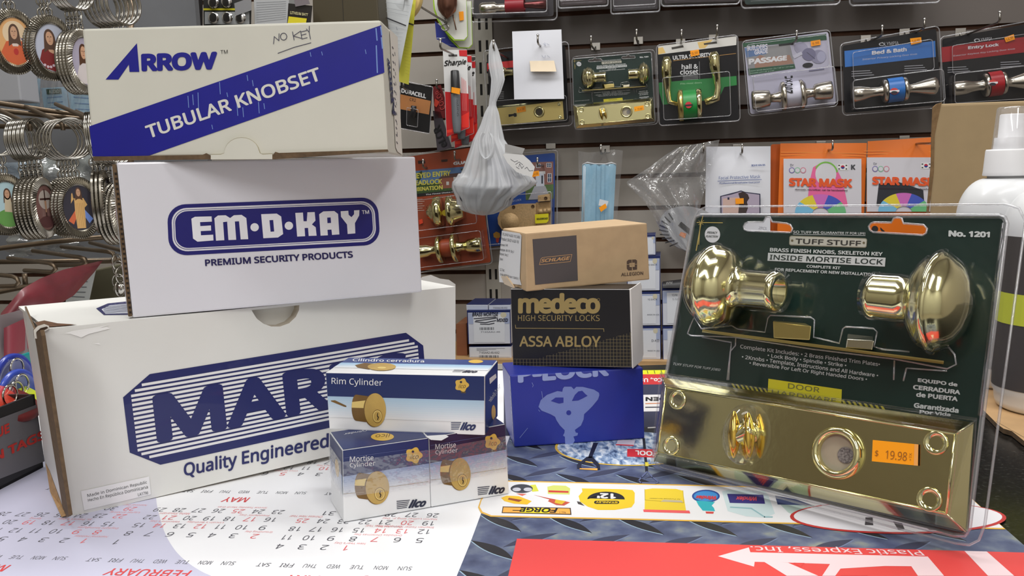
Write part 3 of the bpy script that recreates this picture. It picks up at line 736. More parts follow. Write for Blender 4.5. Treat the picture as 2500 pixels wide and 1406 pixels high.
# ---- two small blue and white cylinder boxes taped side by side
R1 = crop(780, 840, 3.124)
MO = (-0.09702, 0.47828, 0, 0.3845, 0.09955, 0.04421, 0.0361, 0.01436, -0.0059)
ILN = (26, 42, 96); ILC = (184, 200, 226); ILW = (232, 234, 236)
GOLD = P(190, 158, 84, .35, noise=.12, nscale=90, name='gold_print'); GOLDD = P(120, 88, 36, .4, noise=.2, nscale=90, name='gold_print'); GOLDL = P(226, 200, 120, .35); KEYG = P(214, 176, 78, .4)
def ilco_logo(b, f, q, mat, out=.0003):
    H = homography(q); g = lambda p, o=0.0: f(happly(H, p), o)
    for i in range(5): pol(b, g, [(0, .06 + i * .2), (.40 - i * .022, .02 + i * .2), (.385 - i * .022, .10 + i * .2), (0, .14 + i * .2)], mat, out)
    txt(b, g, 'ilco', [(.40, 0), (1, .0), (.94, 1.0), (.34, 1.0)], mat, out, bold=.05, shear=.28, res=4)
def key_logo(b, f, cx, cy, r, out=.0003, up=1):
    pts = [(cx + r * (1 + .13 * cos(5 * a)) * cos(a), cy + r * .95 * (1 + .13 * cos(5 * a)) * sin(a) * up) for a in [2 * pi * i / 40 for i in range(40)]]
    pol(b, f, [(cx - r * .2, cy + r * .7 * up), (cx + r * .55, cy + r * .6 * up), (cx + r * .6, cy + r * 1.25 * up), (cx - r * .1, cy + r * 1.2 * up)], P(90, 72, 40, .4), out)
    pol(b, f, pts, KEYG, out + .0001)
    oval(b, f, cx - r * .12, cy - r * .45 * up, r * .17, r * .17, P(40, 40, 60, .4), out + .0002)
    q = [(cx - r * .5, cy - r * .05 * up), (cx + r * .6, cy - r * .2 * up), (cx + r * .6, cy + r * .45 * up), (cx - r * .5, cy + r * .5 * up)]
    txt(b, f, 'ilco', q, P(96, 70, 30, .4), out + .0002, shear=.2)
def cylinder_print(b, f, cx, cy, rx, ry, depth, out=.0003, rot=.0, body=.78):
    """printed picture of a brass lock cylinder seen from the front left"""
    bx, by = cx - depth, cy - depth * .12
    ca = [(bx + rx * body * .55 * cos(a), by + ry * body * sin(a)) for a in [pi / 2 + pi * i / 14 for i in range(15)]]
    fr = [(cx - rx * .2, cy - ry * body), (cx - rx * .2, cy + ry * body)]
    pol(b, f, ca + fr, GOLDD, out)
    pol(b, f, [ca[9], (cx - rx * .5, cy - ry * .6), (cx - rx * .5, cy - ry * .1), ca[7]], GOLDL, out + .00005)
    pol(b, f, [(ca[12][0], ca[12][1]), (cx - rx * .3, cy - ry * body), (cx - rx * .45, cy - ry * .55), ca[10]], GOLDD, out + .00006)
    oval(b, f, cx - rx * .1, cy + ry * .02, rx, ry, GOLDD, out + .0001, n=36); oval(b, f, cx, cy, rx, ry, GOLD, out + .00015, n=36)
    oval(b, f, cx + rx * .2, cy + ry * .38, rx * .46, ry * .4, GOLDD, out + .0002); oval(b, f, cx + rx * .2, cy + ry * .38, rx * .42, ry * .36, GOLDL, out + .00025); oval(b, f, cx + rx * .2, cy + ry * .38, rx * .34, ry * .3, GOLD, out + .0003)
    kx, ky = cx + rx * .22, cy + ry * .38
    pol(b, f, [(kx - rx * .02, ky - ry * .2), (kx + rx * .06, ky - ry * .2), (kx + rx * .02, ky - ry * .05), (kx + rx * .12, ky + ry * .05), (kx + rx * .04, ky + ry * .22), (kx - rx * .04, ky + ry * .2), (kx + rx * .02, ky + ry * .08), (kx - rx * .06, ky - ry * .02)], P(40, 28, 16, .5), out + .00035)
mL = [(836, 1099), (1046, 1069), (1052.7, 1246), (839, 1278.5)]; mR = [(1046.5, 1069), (1233, 1035), (1243.5, 1208), (1053.2, 1246)]
def mortise(fpx, label, ref, sidecol):
    c = Carton(MO, fpx); root = c.root('cylinder_box', label, 'small mortise cylinder boxes')
    b = MB(); b.hexa(c.c8, P(*ILW, .38), .0008)
    if ref is None: f = c.front.via(R1)
    else: f = lambda p, out=0.0: c.front.st(ref.inv(R1(p)), out)
    g = c.front.st
    rect(b, g, .005, .005, .995, .37, P(*(ILN if ref is None else (34, 30, 66)), .36), .0002); fade(b, g, .005, .995, .37, .64, (138, 158, 198), ILW, 9, .0002, rough=.36)
    txt(b, f, 'Mortise', [(232, 856), (411, 846), (412, 886), (231, 900)], WHITE, .0003); txt(b, f, 'Cylinder', [(232, 906), (426, 888), (427, 936), (232, 950)], WHITE, .0003)
    key_logo(b, f, 720, 848, 60, .0003); cylinder_print(b, f, 442, 1095, 90, 126, 135, .0003)
    ilco_logo(b, f, [(588, 1192), (822, 1178), (818, 1238), (590, 1262)], P(30, 36, 62, .4))
    stroke(b, f, [(185, 1142), (340, 1130)], 3, P(170, 150, 120, .6), .0004); stroke(b, f, [(530, 1090), (830, 1048)], 3, P(170, 150, 120, .6), .0004)
    stroke(b, f, [(190, 868), (690, 800)], 2.5, P(90, 100, 150, .4), .0004)
    h = c.left.st; rect(b, h, .01, .01, .99, .36, P(*ILN, .36), .0002); fade(b, h, .01, .99, .36, .62, (138, 158, 198), ILW, 6, .0002, rough=.36); oval(b, h, .6, .35, .16, .12, KEYG, .0004)
    u = c.top.st; rect(b, u, .01, .01, .99, .99, P(*ILN, .36), .0002)
    if ref is None:
        tt = c.top.via(R1); txt(b, tt, 'Cylinder', [(360, 664), (186, 694), (188, 676), (362, 650)], WHITE, .0003)
        oval(b, tt, 480, 706, 88, 30, KEYG, .0003); txt(b, tt, 'ilco', [(540, 708), (430, 716), (425, 690), (540, 682)], P(120, 90, 40), .0004, shear=.2)
    else:
        tt = c.top.via(R1); pol(b, tt, [(805, 700), (960, 690), (985, 705), (930, 735), (850, 730)], P(232, 232, 232, .6), .0003)
    b.build('carton', root)
    return c
mo = mortise(mL, 'left of the two blue and white cylinder boxes taped together in front', None, None)
mo2 = mortise(mR, 'right of the two blue and white cylinder boxes taped together in front', mo.front, None)
b = MB()
TAPE = clear_plastic('packing_tape', gloss=.6, rough=.1, haze=.05, bump=.4, bscale=160, base=.08)
tp = [(836, 1128), (1046, 1098), (1236, 1064), (1242, 1150), (1051, 1186), (838, 1214)]
b.poly([mo.front.px(p, .0009) for p in [tp[0], tp[1], tp[4], tp[5]]], TAPE); b.poly([mo.front.px(p, .0009) for p in [tp[1], tp[2], tp[3], tp[4]]], TAPE)
l0a, l1a = mo.left.st((1, .16), .0009), mo.left.st((1, .64), .0009)
b.poly([mo.left.st((0, .16), .0009), l0a, l1a, mo.left.st((0, .64), .0009)], TAPE)
b.build('packing_tape', label='clear packing tape wrapped around the two small cylinder boxes', cat='tape')

# ---- rim cylinder box lying across them
ri = Carton((-0.11136, 0.51674, 0.04421, -0.17503, 0.09616, 0.03555, 0.03921, 0.00839, 0.00991), [(794.4, 909), (1184, 917), (1184, 1063), (804, 1048)])
root = ri.root('cylinder_box', 'longer blue and white rim cylinder box lying on the taped pair')
f = ri.front.via(R1); b = MB(); b.hexa(ri.c8, P(236, 237, 238, .36), .0008)
g = ri.front.st
rect(b, g, .004, .01, .996, .41, P(*ILN, .34), .0002); fade(b, g, .004, .996, .41, .78, (166, 196, 220), (232, 234, 236), 10, .0002, rough=.36)
txt(b, f, 'Rim Cylinder', [(92, 254), (480, 268), (479, 332), (92, 318)], WHITE, .0003, res=5)
key_logo(b, f, 1085, 312, 50, .0003); cylinder_print(b, f, 425, 502, 82, 128, 145, .0003)
pol(b, f, [(85, 430), (118, 428), (205, 470), (205, 480), (190, 478), (90, 438)], GOLDD, .00028); 
ilco_logo(b, f, [(1003, 592), (1200, 598), (1196, 660), (1004, 655)], P(30, 40, 90, .4))
t = ri.top.st; tt = ri.top.via(R1)
rect(b, t, .005, .01, .995, .36, P(38, 62, 128, .34), .0002); fade(b, t, .005, .995, .36, .7, (150, 190, 224), (240, 241, 242), 8, .0002, rough=.36)
txt(b, tt, 'Cilindro cerradura', [(258, 108), (798, 119), (798, 140), (250, 130)], WHITE, .0003, bold=.01)
oval(b, tt, 1192, 132, 56, 13, KEYG, .0003); oval(b, tt, 475, 172, 108, 29, GOLD, .0004, n=36); pol(b, tt, [(270, 160), (340, 143), (430, 148), (380, 192), (290, 178)], GOLDD, .0003); oval(b, tt, 475, 180, 34, 8, GOLDL, .0005)
ilco_logo(b, tt, [(1030, 194), (1215, 200), (1205, 216), (1010, 212)], P(60, 62, 80, .4))
rr = ri.right.st; rect(b, rr, .01, .01, .99, .99, P(*ILN, .34), .0002); r2 = ri.right.via(R1)
pol(b, r2, [(1295, 262), (1345, 225), (1350, 255), (1300, 305)], WHITE, .0003); oval(b, r2, 1328, 520, 16, 56, KEYG, .0003)
txt(b, r2, 'Rim Cylinder', [(1372, 300), (1282, 425), (1310, 450), (1378, 350)], P(206, 212, 224), .0003)
b.build('carton', root)

# ---- blue padlock box
P1 = crop(1190, 520, 2.3426)
pl = Carton((-0.00068, 0.6067, 0, 0.1281, 0.09537, 0.05244, 0.04683, -0.01435, -0.01363), [(1245.5, 917), (1570, 897.8), (1574, 1068.5), (1256, 1096)])
root = pl.root('lock_box', 'deep blue lock box with flexing strongman emblem, bottom of the middle stack')
f = pl.front.via(P1); PB = P(36, 50, 152, .38, noise=.04, nscale=30, bump=.03, name='blue_carton'); PBL = P(120, 136, 200, .4)
b = MB(); b.hexa(pl.c8, PB, .001)
man = [(432, 1003), (440, 993), (480, 993), (494, 1008), (508, 994), (545, 994), (610, 1010), (638, 1028), (640, 1042), (632, 1066), (600, 1105), (575, 1130), (553, 1150), (550, 1180), (535, 1215), (500, 1240), (505, 1255), (518, 1258), (515, 1272), (492, 1278), (500, 1300), (490, 1320), (445, 1326), (443, 1280), (432, 1272), (440, 1258), (442, 1242), (415, 1215), (395, 1185), (387, 1165), (360, 1150), (310, 1130), (292, 1108), (305, 1070), (340, 1040), (400, 1018), (428, 1022)]
pol(b, f, man, PBL, .0002)
for q in ([(362, 1075), (390, 1055), (435, 1055), (435, 1085), (410, 1090), (385, 1082)], [(483, 1075), (500, 1040), (520, 1020), (542, 1016), (560, 1035), (573, 1045), (545, 1060), (520, 1072)]): pol(b, f, q, PB, .0003)
oval(b, f, 465, 1142, 14, 14, PB, .0003)
txt(b, f, 'P-LOCK', [(172, 872), (692, 834), (696, 932), (174, 973)], P(150, 164, 218), .0003, bold=.05, keep=((120, 931), (900, 886)))
for st in ([(185, 1285), (230, 1230)], [(255, 970), (262, 985), (258, 995)], [(310, 1020), (316, 1060), (330, 1075)], [(292, 1125), (300, 1135)]): stroke(b, f, st, 3, PBL, .0003)
WEAR = P(206, 202, 214, .7)
for k in range(14):
    t = k / 14 + .02; oval(b, pl.left.st, .97, t, .012, .018 + .012 * (k % 3), WEAR, .0003, n=6)
b.build('carton', root)

# ---- black and gold lock box
C8 = crop(1110, 530, 3.8)
me = Carton((0.00047, 0.64379, 0.05244, -0.38073, 0.08985, 0.0561, 0.03223, -0.02374, -0.02242), [(1246.3, 705), (1538, 706), (1543.5, 897), (1252, 893.5)])
root = me.root('lock_box', 'black lock box with gold lettering and white end, middle of the centre stack')
f = me.front.via(C8); b = MB(); b.hexa(me.c8, P(236, 234, 232, .4), .0008)
MB_ = P(18, 17, 22, .38); rect(b, me.front.st, .004, .006, .996, .994, MB_, .0002); rect(b, me.top.st, .01, .01, .99, .99, P(28, 24, 24, .4), .0002)
GL = P(158, 138, 88, .4)
txt(b, f, 'medeco', [(588, 704), (1350, 704), (1350, 896), (588, 896)], GL, .0003, bold=.045, res=7, space=.9)
txt(b, f, 'HIGH SECURITY LOCKS', [(588, 910), (1345, 908), (1345, 964), (588, 962)], GL, .0003, res=4)
stroke(b, f, [(563, 1000), (566, 1030), (1383, 1036), (1385, 1062)], 5, GL, .0003)
txt(b, f, 'ASSA ABLOY', [(600, 1102), (1355, 1102), (1352, 1206), (600, 1202)], GL, .0003, bold=.02, res=5)
oval(b, f, 1335, 766, 13, 13, GL, .0003, n=16); oval(b, f, 1335, 766, 10, 10, MB_, .0004, n=16)
GR = P(120, 108, 76, .45)
for i in range(36):
    x = 545 + i * 31; yt = 1316 - max(0, (x - 760)) * .28
    stroke(b, f, [(x - 2, yt), (x, 1384)], 3.2, GR, .0003)
for j in range(11):
    y = 1384 - j * 31; x0 = 540 if y > 1316 else 760 + (1316 - y) / .28
    stroke(b, f, [(x0, y - 8 * (1 - x0 / 1640)), (1636, y)], 3.2, GR, .0003)
r1 = me.right.via(C8)
pol(b, r1, [(1672, 770), (1725, 735), (1728, 1310), (1680, 1345)], P(240, 240, 240, .35), .0003)
for s, x in (('USED', 1684), ('HIGH SECURITY', 1712)):
    txt(b, r1, s, [(x + 6, 820), (x + 10, 1290), (x - 2, 1296), (x - 6, 830)], P(90, 90, 96), .0004)
b.build('carton', root)
b = MB(); b.slab([me.right.st(p, .0006) for p in [(0, 0), (.9, -.03), (1.0, .02), (1.0, .93), (.85, 1.0), (0, 1.01)]], me.right.n, .0006, P(238, 236, 234, .42))
b.build('end_flap', root, part_label='white end flap')

# ---- brown kraft box on top
sc = Carton((0.01211, 0.63248, 0.10854, 0.2724, 0.09482, 0.04182, 0.06068, -0.00072, -0.03005), [(1282.4, 569.5), (1579.7, 544.5), (1586.3, 682.6), (1285, 712)])
root = sc.root('lock_box', 'brown kraft lock box with a grey square, top of the centre stack')
f = sc.front.via(C8); KRAFT = P(190, 162, 126, .62, noise=.05, nscale=120, bump=.05, name='kraft_carton')
b = MB(); b.hexa(sc.c8, KRAFT, .001)
DG = P(82, 76, 78, .5); KR2 = P(196, 152, 106, .6); BR_ = P(84, 66, 56, .6)
pol(b, f, [(722, 205), (1130, 168), (1143, 588), (747, 628)], DG, .0002)
stroke(b, f, [(815, 375), (1088, 346), (1072, 412), (786, 442), (800, 388), (815, 375)], 4.5, KR2, .0003)
txt(b, f, 'SCHLAGE', [(806, 389), (1072, 362), (1066, 396), (800, 422)], KR2, .0003, bold=.035, shear=.12)
pol(b, f, [(1597, 410), (1612, 396), (1678, 392), (1692, 402), (1692, 485), (1655, 490), (1650, 462), (1672, 460), (1672, 420), (1620, 424), (1622, 462), (1645, 464), (1643, 492), (1612, 494), (1598, 478)], BR_, .0002)
for st in ([(1597, 440), (1692, 436)], [(1644, 392), (1648, 494)]): stroke(b, f, st, 4, KRAFT, .0003)
txt(b, f, 'ALLEGION', [(1545, 517), (1749, 503), (1750, 534), (1544, 549)], BR_, .0002, bold=.02)
b.build('carton', root)
b = MB(); l5 = sc.left.via(crop(1000, 330, 4.017))
pol(b, l5, [(905, 935), (1080, 962), (1097, 985), (1080, 1406), (1098, 1470), (880, 1440), (872, 1290)], P(226, 228, 232, .4), .0004)
for s, q in (('CYL,30-021-6,626,118,1248,K', [(912, 956), (1085, 988), (1083, 1018), (908, 985)]), ('Product: 30-021-6 626 118', [(902, 1000), (1070, 1032), (1068, 1062), (898, 1030)]), ('Keyway:1248', [(893, 1062), (962, 1070), (960, 1098), (890, 1090)]), ('Keytype: 48-101 Qty 2', [(888, 1108), (1025, 1132), (1022, 1162), (885, 1138)]), ('Keyset: Seq 2', [(886, 1150), (968, 1166), (965, 1196), (883, 1180)]), ('Door:', [(886, 1200), (918, 1206), (916, 1230), (884, 1224)]), ('I.D. Fac:', [(886, 1304), (932, 1312), (930, 1338), (884, 1330)]), ('Order:40282020-rder:1128A767-1', [(890, 1350), (1070, 1396), (1068, 1420), (888, 1374)])):
    txt(b, l5, s, q, P(40, 44, 54), .0005)
b.build('shipping_label', root)
b = MB()
b.slab([sc.left.st(p, .0014) for p in [(-.06, .9), (.2, .86), (.5, .98), (.55, 1.02), (.1, 1.02)]], sc.left.n, .001, P(206, 190, 170, .7), KRAFT)
b.build('end_flap', root, part_label='torn kraft flap')

# ================================================================== big blister pack leaning back at the right: brass mortise lock kit
KX, KY, KYAW, KW, KH, KLEAN, KROLL = 0.08895679, 0.55798912, -0.80602658, 0.20166165, 0.1738098, 0.28138, 0.0165
_ex = Vector((cos(KYAW), sin(KYAW), 0)); _bk = Vector((-sin(KYAW), cos(KYAW), 0))
_up = _bk * sin(KLEAN) + Vector((0, 0, cos(KLEAN)))
KEX = _ex * cos(KROLL) + _up * sin(KROLL); KUP = -_ex * sin(KROLL) + _up * cos(KROLL)
KO = Vector((KX, KY, 0.0012))
kf = Face([KO + KUP * KH, KO + KEX * KW + KUP * KH, KO + KEX * KW, KO])
KN = kf.n
kroot = thing('mortise_lock_kit', 'biggest blister pack of brass knobs and plate on dark green card, leaning in front', 'lock kit', KO + KEX * KW / 2,
              rot=Matrix((KEX, -KN, KUP)).transposed())
K1 = crop(1580, 490, 2.7174); K2 = crop(1580, 800, 2.5565); K4 = crop(1640, 480, 4.135); K5 = crop(1560, 860, 3.515); K6 = crop(2200, 980, 3.513)
f1, f2 = kf.via(K1), kf.via(K2)
GREEN = P(20, 44, 38, .42, coat=.08, spec=.3, noise=.12, nscale=40, bump=.12, name='green_card')
b = MB()
cardpx = [(1694, 540), (1700, 529), (1712, 525), (2440, 527), (2452, 532), (2457, 545), (2398, 1020), (2392, 1070), (2365, 1290), (2355, 1306), (2330, 1306), (1624, 1134), (1606, 1122), (1602, 1106), (1628, 910)]
h1 = [(640, 170), (650, 150), (670, 142), (770, 140), (790, 108), (815, 108), (830, 140), (925, 150), (950, 160), (965, 185), (955, 208), (930, 210), (670, 200), (645, 190)]
h2 = [(1470, 170), (1485, 150), (1505, 143), (1620, 145), (1635, 118), (1660, 110), (1690, 118), (1700, 150), (1835, 160), (1858, 185), (1850, 215), (1830, 228), (1500, 208), (1478, 195)]
b.holed([[kf.px(p, .0002) for p in cardpx], [f1(p, .0002) for p in h1], [f1(p, .0002) for p in h2]], GREEN)
b.holed([[kf.px(p, -.0004) for p in cardpx], [f1(p, -.0004) for p in h1], [f1(p, -.0004) for p in h2]], P(150, 140, 124, .8))
PR = P(208, 212, 210, .45); PRD = P(24, 40, 36, .45)
L = .0005
txt(b, f1, 'SO TUFF WE GUARANTEE IT FOR LIFE!', [(968, 198), (1447, 210), (1447, 225), (968, 216)], PR, L, bold=.02); stroke(b, f1, [(968, 222), (1447, 231)], 3, PR, L)
H = homography([(944, 231), (1460, 249), (1455, 313), (941, 296)]); g = lambda p, o=0.0: f1(happly(H, p), o)
pol(b, g, rrect(0, 0, 1, 1, .03, .2), P(150, 146, 124, .4), L); pol(b, g, rrect(.008, .08, .992, .92, .025, .16), P(196, 194, 180, .4), L + .0001)
txt(b, f1, 'TUFF STUFF', [(985, 250), (1420, 266), (1418, 300), (982, 284)], P(46, 44, 40, .5), L + .0002, bold=.02)
oval(b, f1, 962, 264, 8, 8, P(110, 100, 70), L + .0002); oval(b, f1, 1437, 279, 8, 8, P(110, 100, 70), L + .0002)
txt(b, f1, 'BRASS FINISH KNOBS, SKELETON KEY', [(815, 312), (1563, 341), (1560, 370), (813, 341)], PR, L, bold=.035)
pol(b, f1, [(802, 345), (1582, 378), (1577, 437), (798, 398)], PR, L); txt(b, f1, 'INSIDE MORTISE LOCK', [(815, 357), (1566, 389), (1562, 424), (811, 390)], PRD, L + .0001, bold=.012)
txt(b, f1, 'COMPLETE KIT', [(1058, 425), (1283, 437), (1281, 456), (1057, 443)], PR, L, bold=.03); txt(b, f1, 'FOR REPLACEMENT OR NEW INSTALLATION', [(848, 445), (1510, 480), (1508, 500), (846, 465)], PR, L, bold=.03)
txt(b, f1, 'No. 1201', [(2000, 196), (2275, 205), (2273, 244), (1998, 238)], PR, L, bold=.06)
oval(b, f1, 433, 224, 51, 54, P(216, 218, 220, .4), L); txt(b, f1, 'PRIVACY', [(399, 203), (467, 205), (464, 220), (396, 218)], PRD, L + .0001, shear=.2, bold=.015); txt(b, f1, 'FUNCTION', [(391, 229), (472, 231), (468, 244), (387, 243)], PRD, L + .0001, shear=.2, bold=.015)
GS = P(190, 168, 92, .4)
for st, w in (([(370, 100), (358, 145), (325, 330)], 6), ([(352, 150), (342, 290)], 5), ([(330, 144), (500, 146)], 5), ([(342, 132), (372, 158)], 2.5), ([(376, 130), (340, 160)], 2.5)): stroke(b, f1, st, w, GS, L)
txt(b, f1, 'TUFF STUFF FOR TUFF JOBS!', [(174, 1073), (488, 1115), (484, 1134), (170, 1093)], PR, L, shear=.2)
for s, q in (('Complete Kit Includes: • 2 Brass Finished Trim Plates•', [(618, 952), (1545, 1072), (1543, 1106), (616, 986)]), ('• Lock Body • Spindle • Strike •', [(800, 1012), (1322, 1080), (1320, 1112), (798, 1044)]), ('• 2Knobs • Template, Instructions and All Hardware •', [(630, 1021), (1534, 1146), (1530, 1180), (626, 1055)]), ('• Reversible For Left Or Right Handed Doors •', [(680, 1063), (1460, 1172), (1456, 1203), (676, 1094)])):
    txt(b, f1, s, q, PR, L, bold=.016)
pol(b, f2, [(757, 318), (1215, 385), (1212, 470), (752, 402)], P(214, 204, 36, .4), L)
for s, q in (('DOOR', [(880, 345), (1078, 373), (1075, 405), (878, 378)]), ('HARDWARE', [(778, 386), (1180, 442), (1178, 470), (775, 416)])): txt(b, f2, s, q, P(120, 118, 60, .4), L + .0001, bold=.01)
for i in range(8):
    for x0, x1, y0, y1 in ((525, 752, 347, 381), (1212, 1490, 450, 492)):
        t = i / 8; x = x0 + (x1 - x0) * t; y = y0 + (y1 - y0) * t; w = (x1 - x0) / 16
        pol(b, f2, [(x, y), (x + w, y + 3), (x + w + 18, y + 34), (x + 18, y + 31)], P(206, 196, 60, .4), L)
for s, q in (('EQUIPO de', [(1690, 313), (1938, 343), (1936, 372), (1688, 342)]), ('CERRADURA', [(1661, 355), (1956, 390), (1953, 418), (1658, 384)]), ('de PUERTA', [(1681, 400), (1940, 430), (1937, 460), (1678, 430)]), ('Garantizada', [(1666, 466), (1946, 500), (1943, 533), (1663, 499)]), ('Por Vida', [(1701, 511), (1896, 531), (1893, 553), (1698, 535)])):
    txt(b, f2, s, q, PR, L, bold=.045)
b.build('backing_card', kroot)

def depth(p): return (p - EYE).dot(FWD)
def m_of(px_len, p): return px_len * depth(p) / FOC
# knobs: flattened round heads on fluted necks, axis along the card
KNOB_L = [(0, 0), (.006, .10), (.03, .23), (.08, .345), (.14, .415), (.20, .455), (.245, .473), (.255, .49), (.275, .505), (.30, .505), (.32, .49), (.33, .478), (.38, .462), (.43, .43), (.47, .39), (.505, .335), (.53, .28), (.545, .245), (.56, .232), (.575, .228), (.66, .22), (.67, .226), (.93, .222), (.94, .228), (.985, .224), (1.0, .207), (1.0, .15), (.8, .14), (.8, 0)]
def kit_knob(p_pole, p_neck, rpx, out):
    A = kf.px(p_pole, out); B = kf.px(p_neck, out); L = (B - A).length; ax = (B - A) / L
    Rr = m_of(rpx, (A + B) / 2); sc = Rr / .505
    b = MB(); prof = [(h * L, r * sc) for h, r in KNOB_L]
    b.lathe(A, ax, prof, BRASS, 56)
    b.build('door_knob', kroot)
    return A, ax, L, Rr
ka = kit_knob((1692, 693), (1902, 712), 102, .021)
kb = kit_knob((2366, 744), (2126, 722), 121, .021)
# keyed trim plate: raised tray with bevelled sides
outer = [(1617, 921), (2377, 1031), (2357, 1297), (1597, 1126)]; inner = [(1626, 945), (2332, 1060), (2310, 1254), (1606, 1104)]
o3 = [kf.px(p, .004) for p in outer]; i3 = [kf.px(p, .0125) for p in inner]
PLATEF = Face(i3)
PLB = P(226, 219, 166, .13, 1.0, nscale=38, bump=.10, name='plate_brass')
b = MB()
b.add(o3 + i3, [(0, 1, 5, 4), (1, 2, 6, 5), (2, 3, 7, 6), (3, 0, 4, 7), (4, 5, 6, 7)], PLB)
b.add([p - KN * .003 for p in o3] + o3, [(0, 1, 5, 4), (1, 2, 6, 5), (2, 3, 7, 6), (3, 0, 4, 7)], BRASS)
for i in range(4):
    b.tube([i3[i], i3[(i + 1) % 4]], .0007, BRASS, 8); b.tube([o3[i], i3[i]], .0005, BRASS, 6)
kplate = b.build('trim_plate', kroot)
pf2 = PLATEF.via(K2)
for cx, cy, rr in ((190, 450, 24), (148, 738, 24), (1802, 718, 29), (1762, 1072, 30)):
    b = MB(); c = pf2((cx, cy), 0.0); r = m_of(rr, c)
    b.lathe(c, KN, [(.0002, r * 1.02), (.0011, r * .95), (.0012, r * .86), (.0004, r * .62), (-.0016, r * .36), (-.003, r * .33)], BRASS, 32)
    b.lathe(c + KN * -.0012, KN, [(0, r * .36), (0.0001, 0)], P(150, 140, 120, .6), 16)
    b.build('screw_cup', kplate)
b = MB(); c = pf2((1193, 780), 0); r = m_of(64, c)
b.lathe(c, KN, [(0, r * 1.0), (.0022, r * .99), (.0042, r * .93), (.0052, r * .84), (.0046, r * .74), (.003, r * .69), (-.001, r * .68)], BRASS, 56)
b.build('knob_collar', kplate)
b = MB(); b.lathe(c + KN * .0004, KN, [(0, r * .69), (.0001, 0)], P(186, 176, 150, .55, noise=.06, nscale=80), 40)
c2 = pf2((1237, 795), .0009); rr = m_of(20, c2)
b.lathe(c2, KN, [(0, rr), (.0001, 0)], printed_noise('dark_smudge', [(.4, (96, 92, 90)), (.6, (150, 146, 140))], 900, 4, .6), 24)
b.build('opening_disc', kplate)
# thumb turn: round base with two brass leaf shaped wings
b = MB(); cA = pf2((625, 655), 0)
b.lathe(cA, KN, [(0, .0075), (.002, .0075), (.0032, .006), (.006, .0052), (.009, .004), (.0095, 0)], BRASS, 32)
def leaf(p0, p1, wpx, o0, o1):
    A, B = pf2(p0, o0), pf2(p1, o1); d = B - A; L = d.length; d = d / L; s = d.cross(KN).normalized()
    def fn(u, v):
        t = .02 + .96 * v; w = m_of(wpx, A) * (sin(pi * t) ** .75)
        a = 2 * pi * u; return A + d * (L * t) + s * (w * cos(a)) + KN * (.0042 * sin(pi * t) ** .6 * sin(a))
    b.grid(fn, 20, 14, P(222, 186, 84, .14, 1.0, name='gold_brass'))
leaf((545, 515), (540, 820), 15, .007, .007); leaf((632, 525), (640, 815), 13, .006, .006)
b.lathe(pf2((555, 690), .006), (pf2((640, 640), .006) - pf2((555, 690), .006)), [(0, .0035), (.008, .0045), (.012, .0035), (.0125, 0)], BRASS, 20)
b.build('thumb_turn', kplate)
# edge of the lock case showing through the card: brass face strip, latch and bolt
b = MB()
s0, s1 = f1((366, 856), .002), f1((1968, 1064), .002)
b.hexa([s0 - KUP * .0016, s1 - KUP * .0016, s1 - KUP * .0016 - KN * .001, s0 - KUP * .0016 - KN * .001, s0, s1, s1 - KN * .001, s0 - KN * .001], BRASS)
sa, sb = f1((366, 856), .016), f1((1968, 1064), .016)
b.hexa([f1((366, 862), .002), f1((1968, 1068), .002), f1((1968, 1062), .002), f1((366, 854), .002), f1((366, 862), .013), f1((1968, 1072), .013), f1((1968, 1062), .013), f1((366, 853), .013)], BRASS_SATIN)
b.build('lock_face_strip', kroot)
b = MB()
b.hexa([f1((842, 915), .003), f1((1040, 925), .003), f1((1052, 812), .003), f1((836, 795), .003), f1((838, 912), .012), f1((1080, 925), .012), f1((1090, 832), .012), f1((834, 800), .012)], BRASS_SATIN, .0006)
b.build('latch_bolt', kroot)
b = MB()
b.hexa([f1((1320, 985), .003), f1((1490, 985), .003), f1((1500, 900), .003), f1((1330, 880), .003), f1((1316, 976), .011), f1((1494, 990), .011), f1((1506, 930), .011), f1((1325, 920), .011)], P(226, 220, 196, .15, 1.0, name='pale_brass'), .0006)
b.build('dead_bolt', kroot)
# orange price sticker on the plastic over the plate
b = MB()
sf = lambda p, o=0.0: kf.px(K2(p), .0138 + o)
b.slab([sf(p, .0003) for p in [(1408, 700), (1692, 728), (1689, 861), (1402, 833)]], KN, .0003, P(255, 166, 8, .5, name='orange_sticker'))
pol(b, sf, [(1668, 726), (1692, 728), (1689, 861), (1664, 859)], P(236, 170, 90, .55), .0004)
TH = P(150, 92, 20, .6)
txt(b, sf, '$', [(1424, 762), (1445, 764), (1441, 806), (1420, 804)], TH, .0005); txt(b, sf, '19.98', [(1490, 764), (1624, 778), (1619, 832), (1486, 818)], TH, .0005)
txt(b, sf, '+TX', [(1634, 830), (1636, 782), (1652, 782), (1650, 831)], TH, .0005)
b.build('price_sticker', kroot)
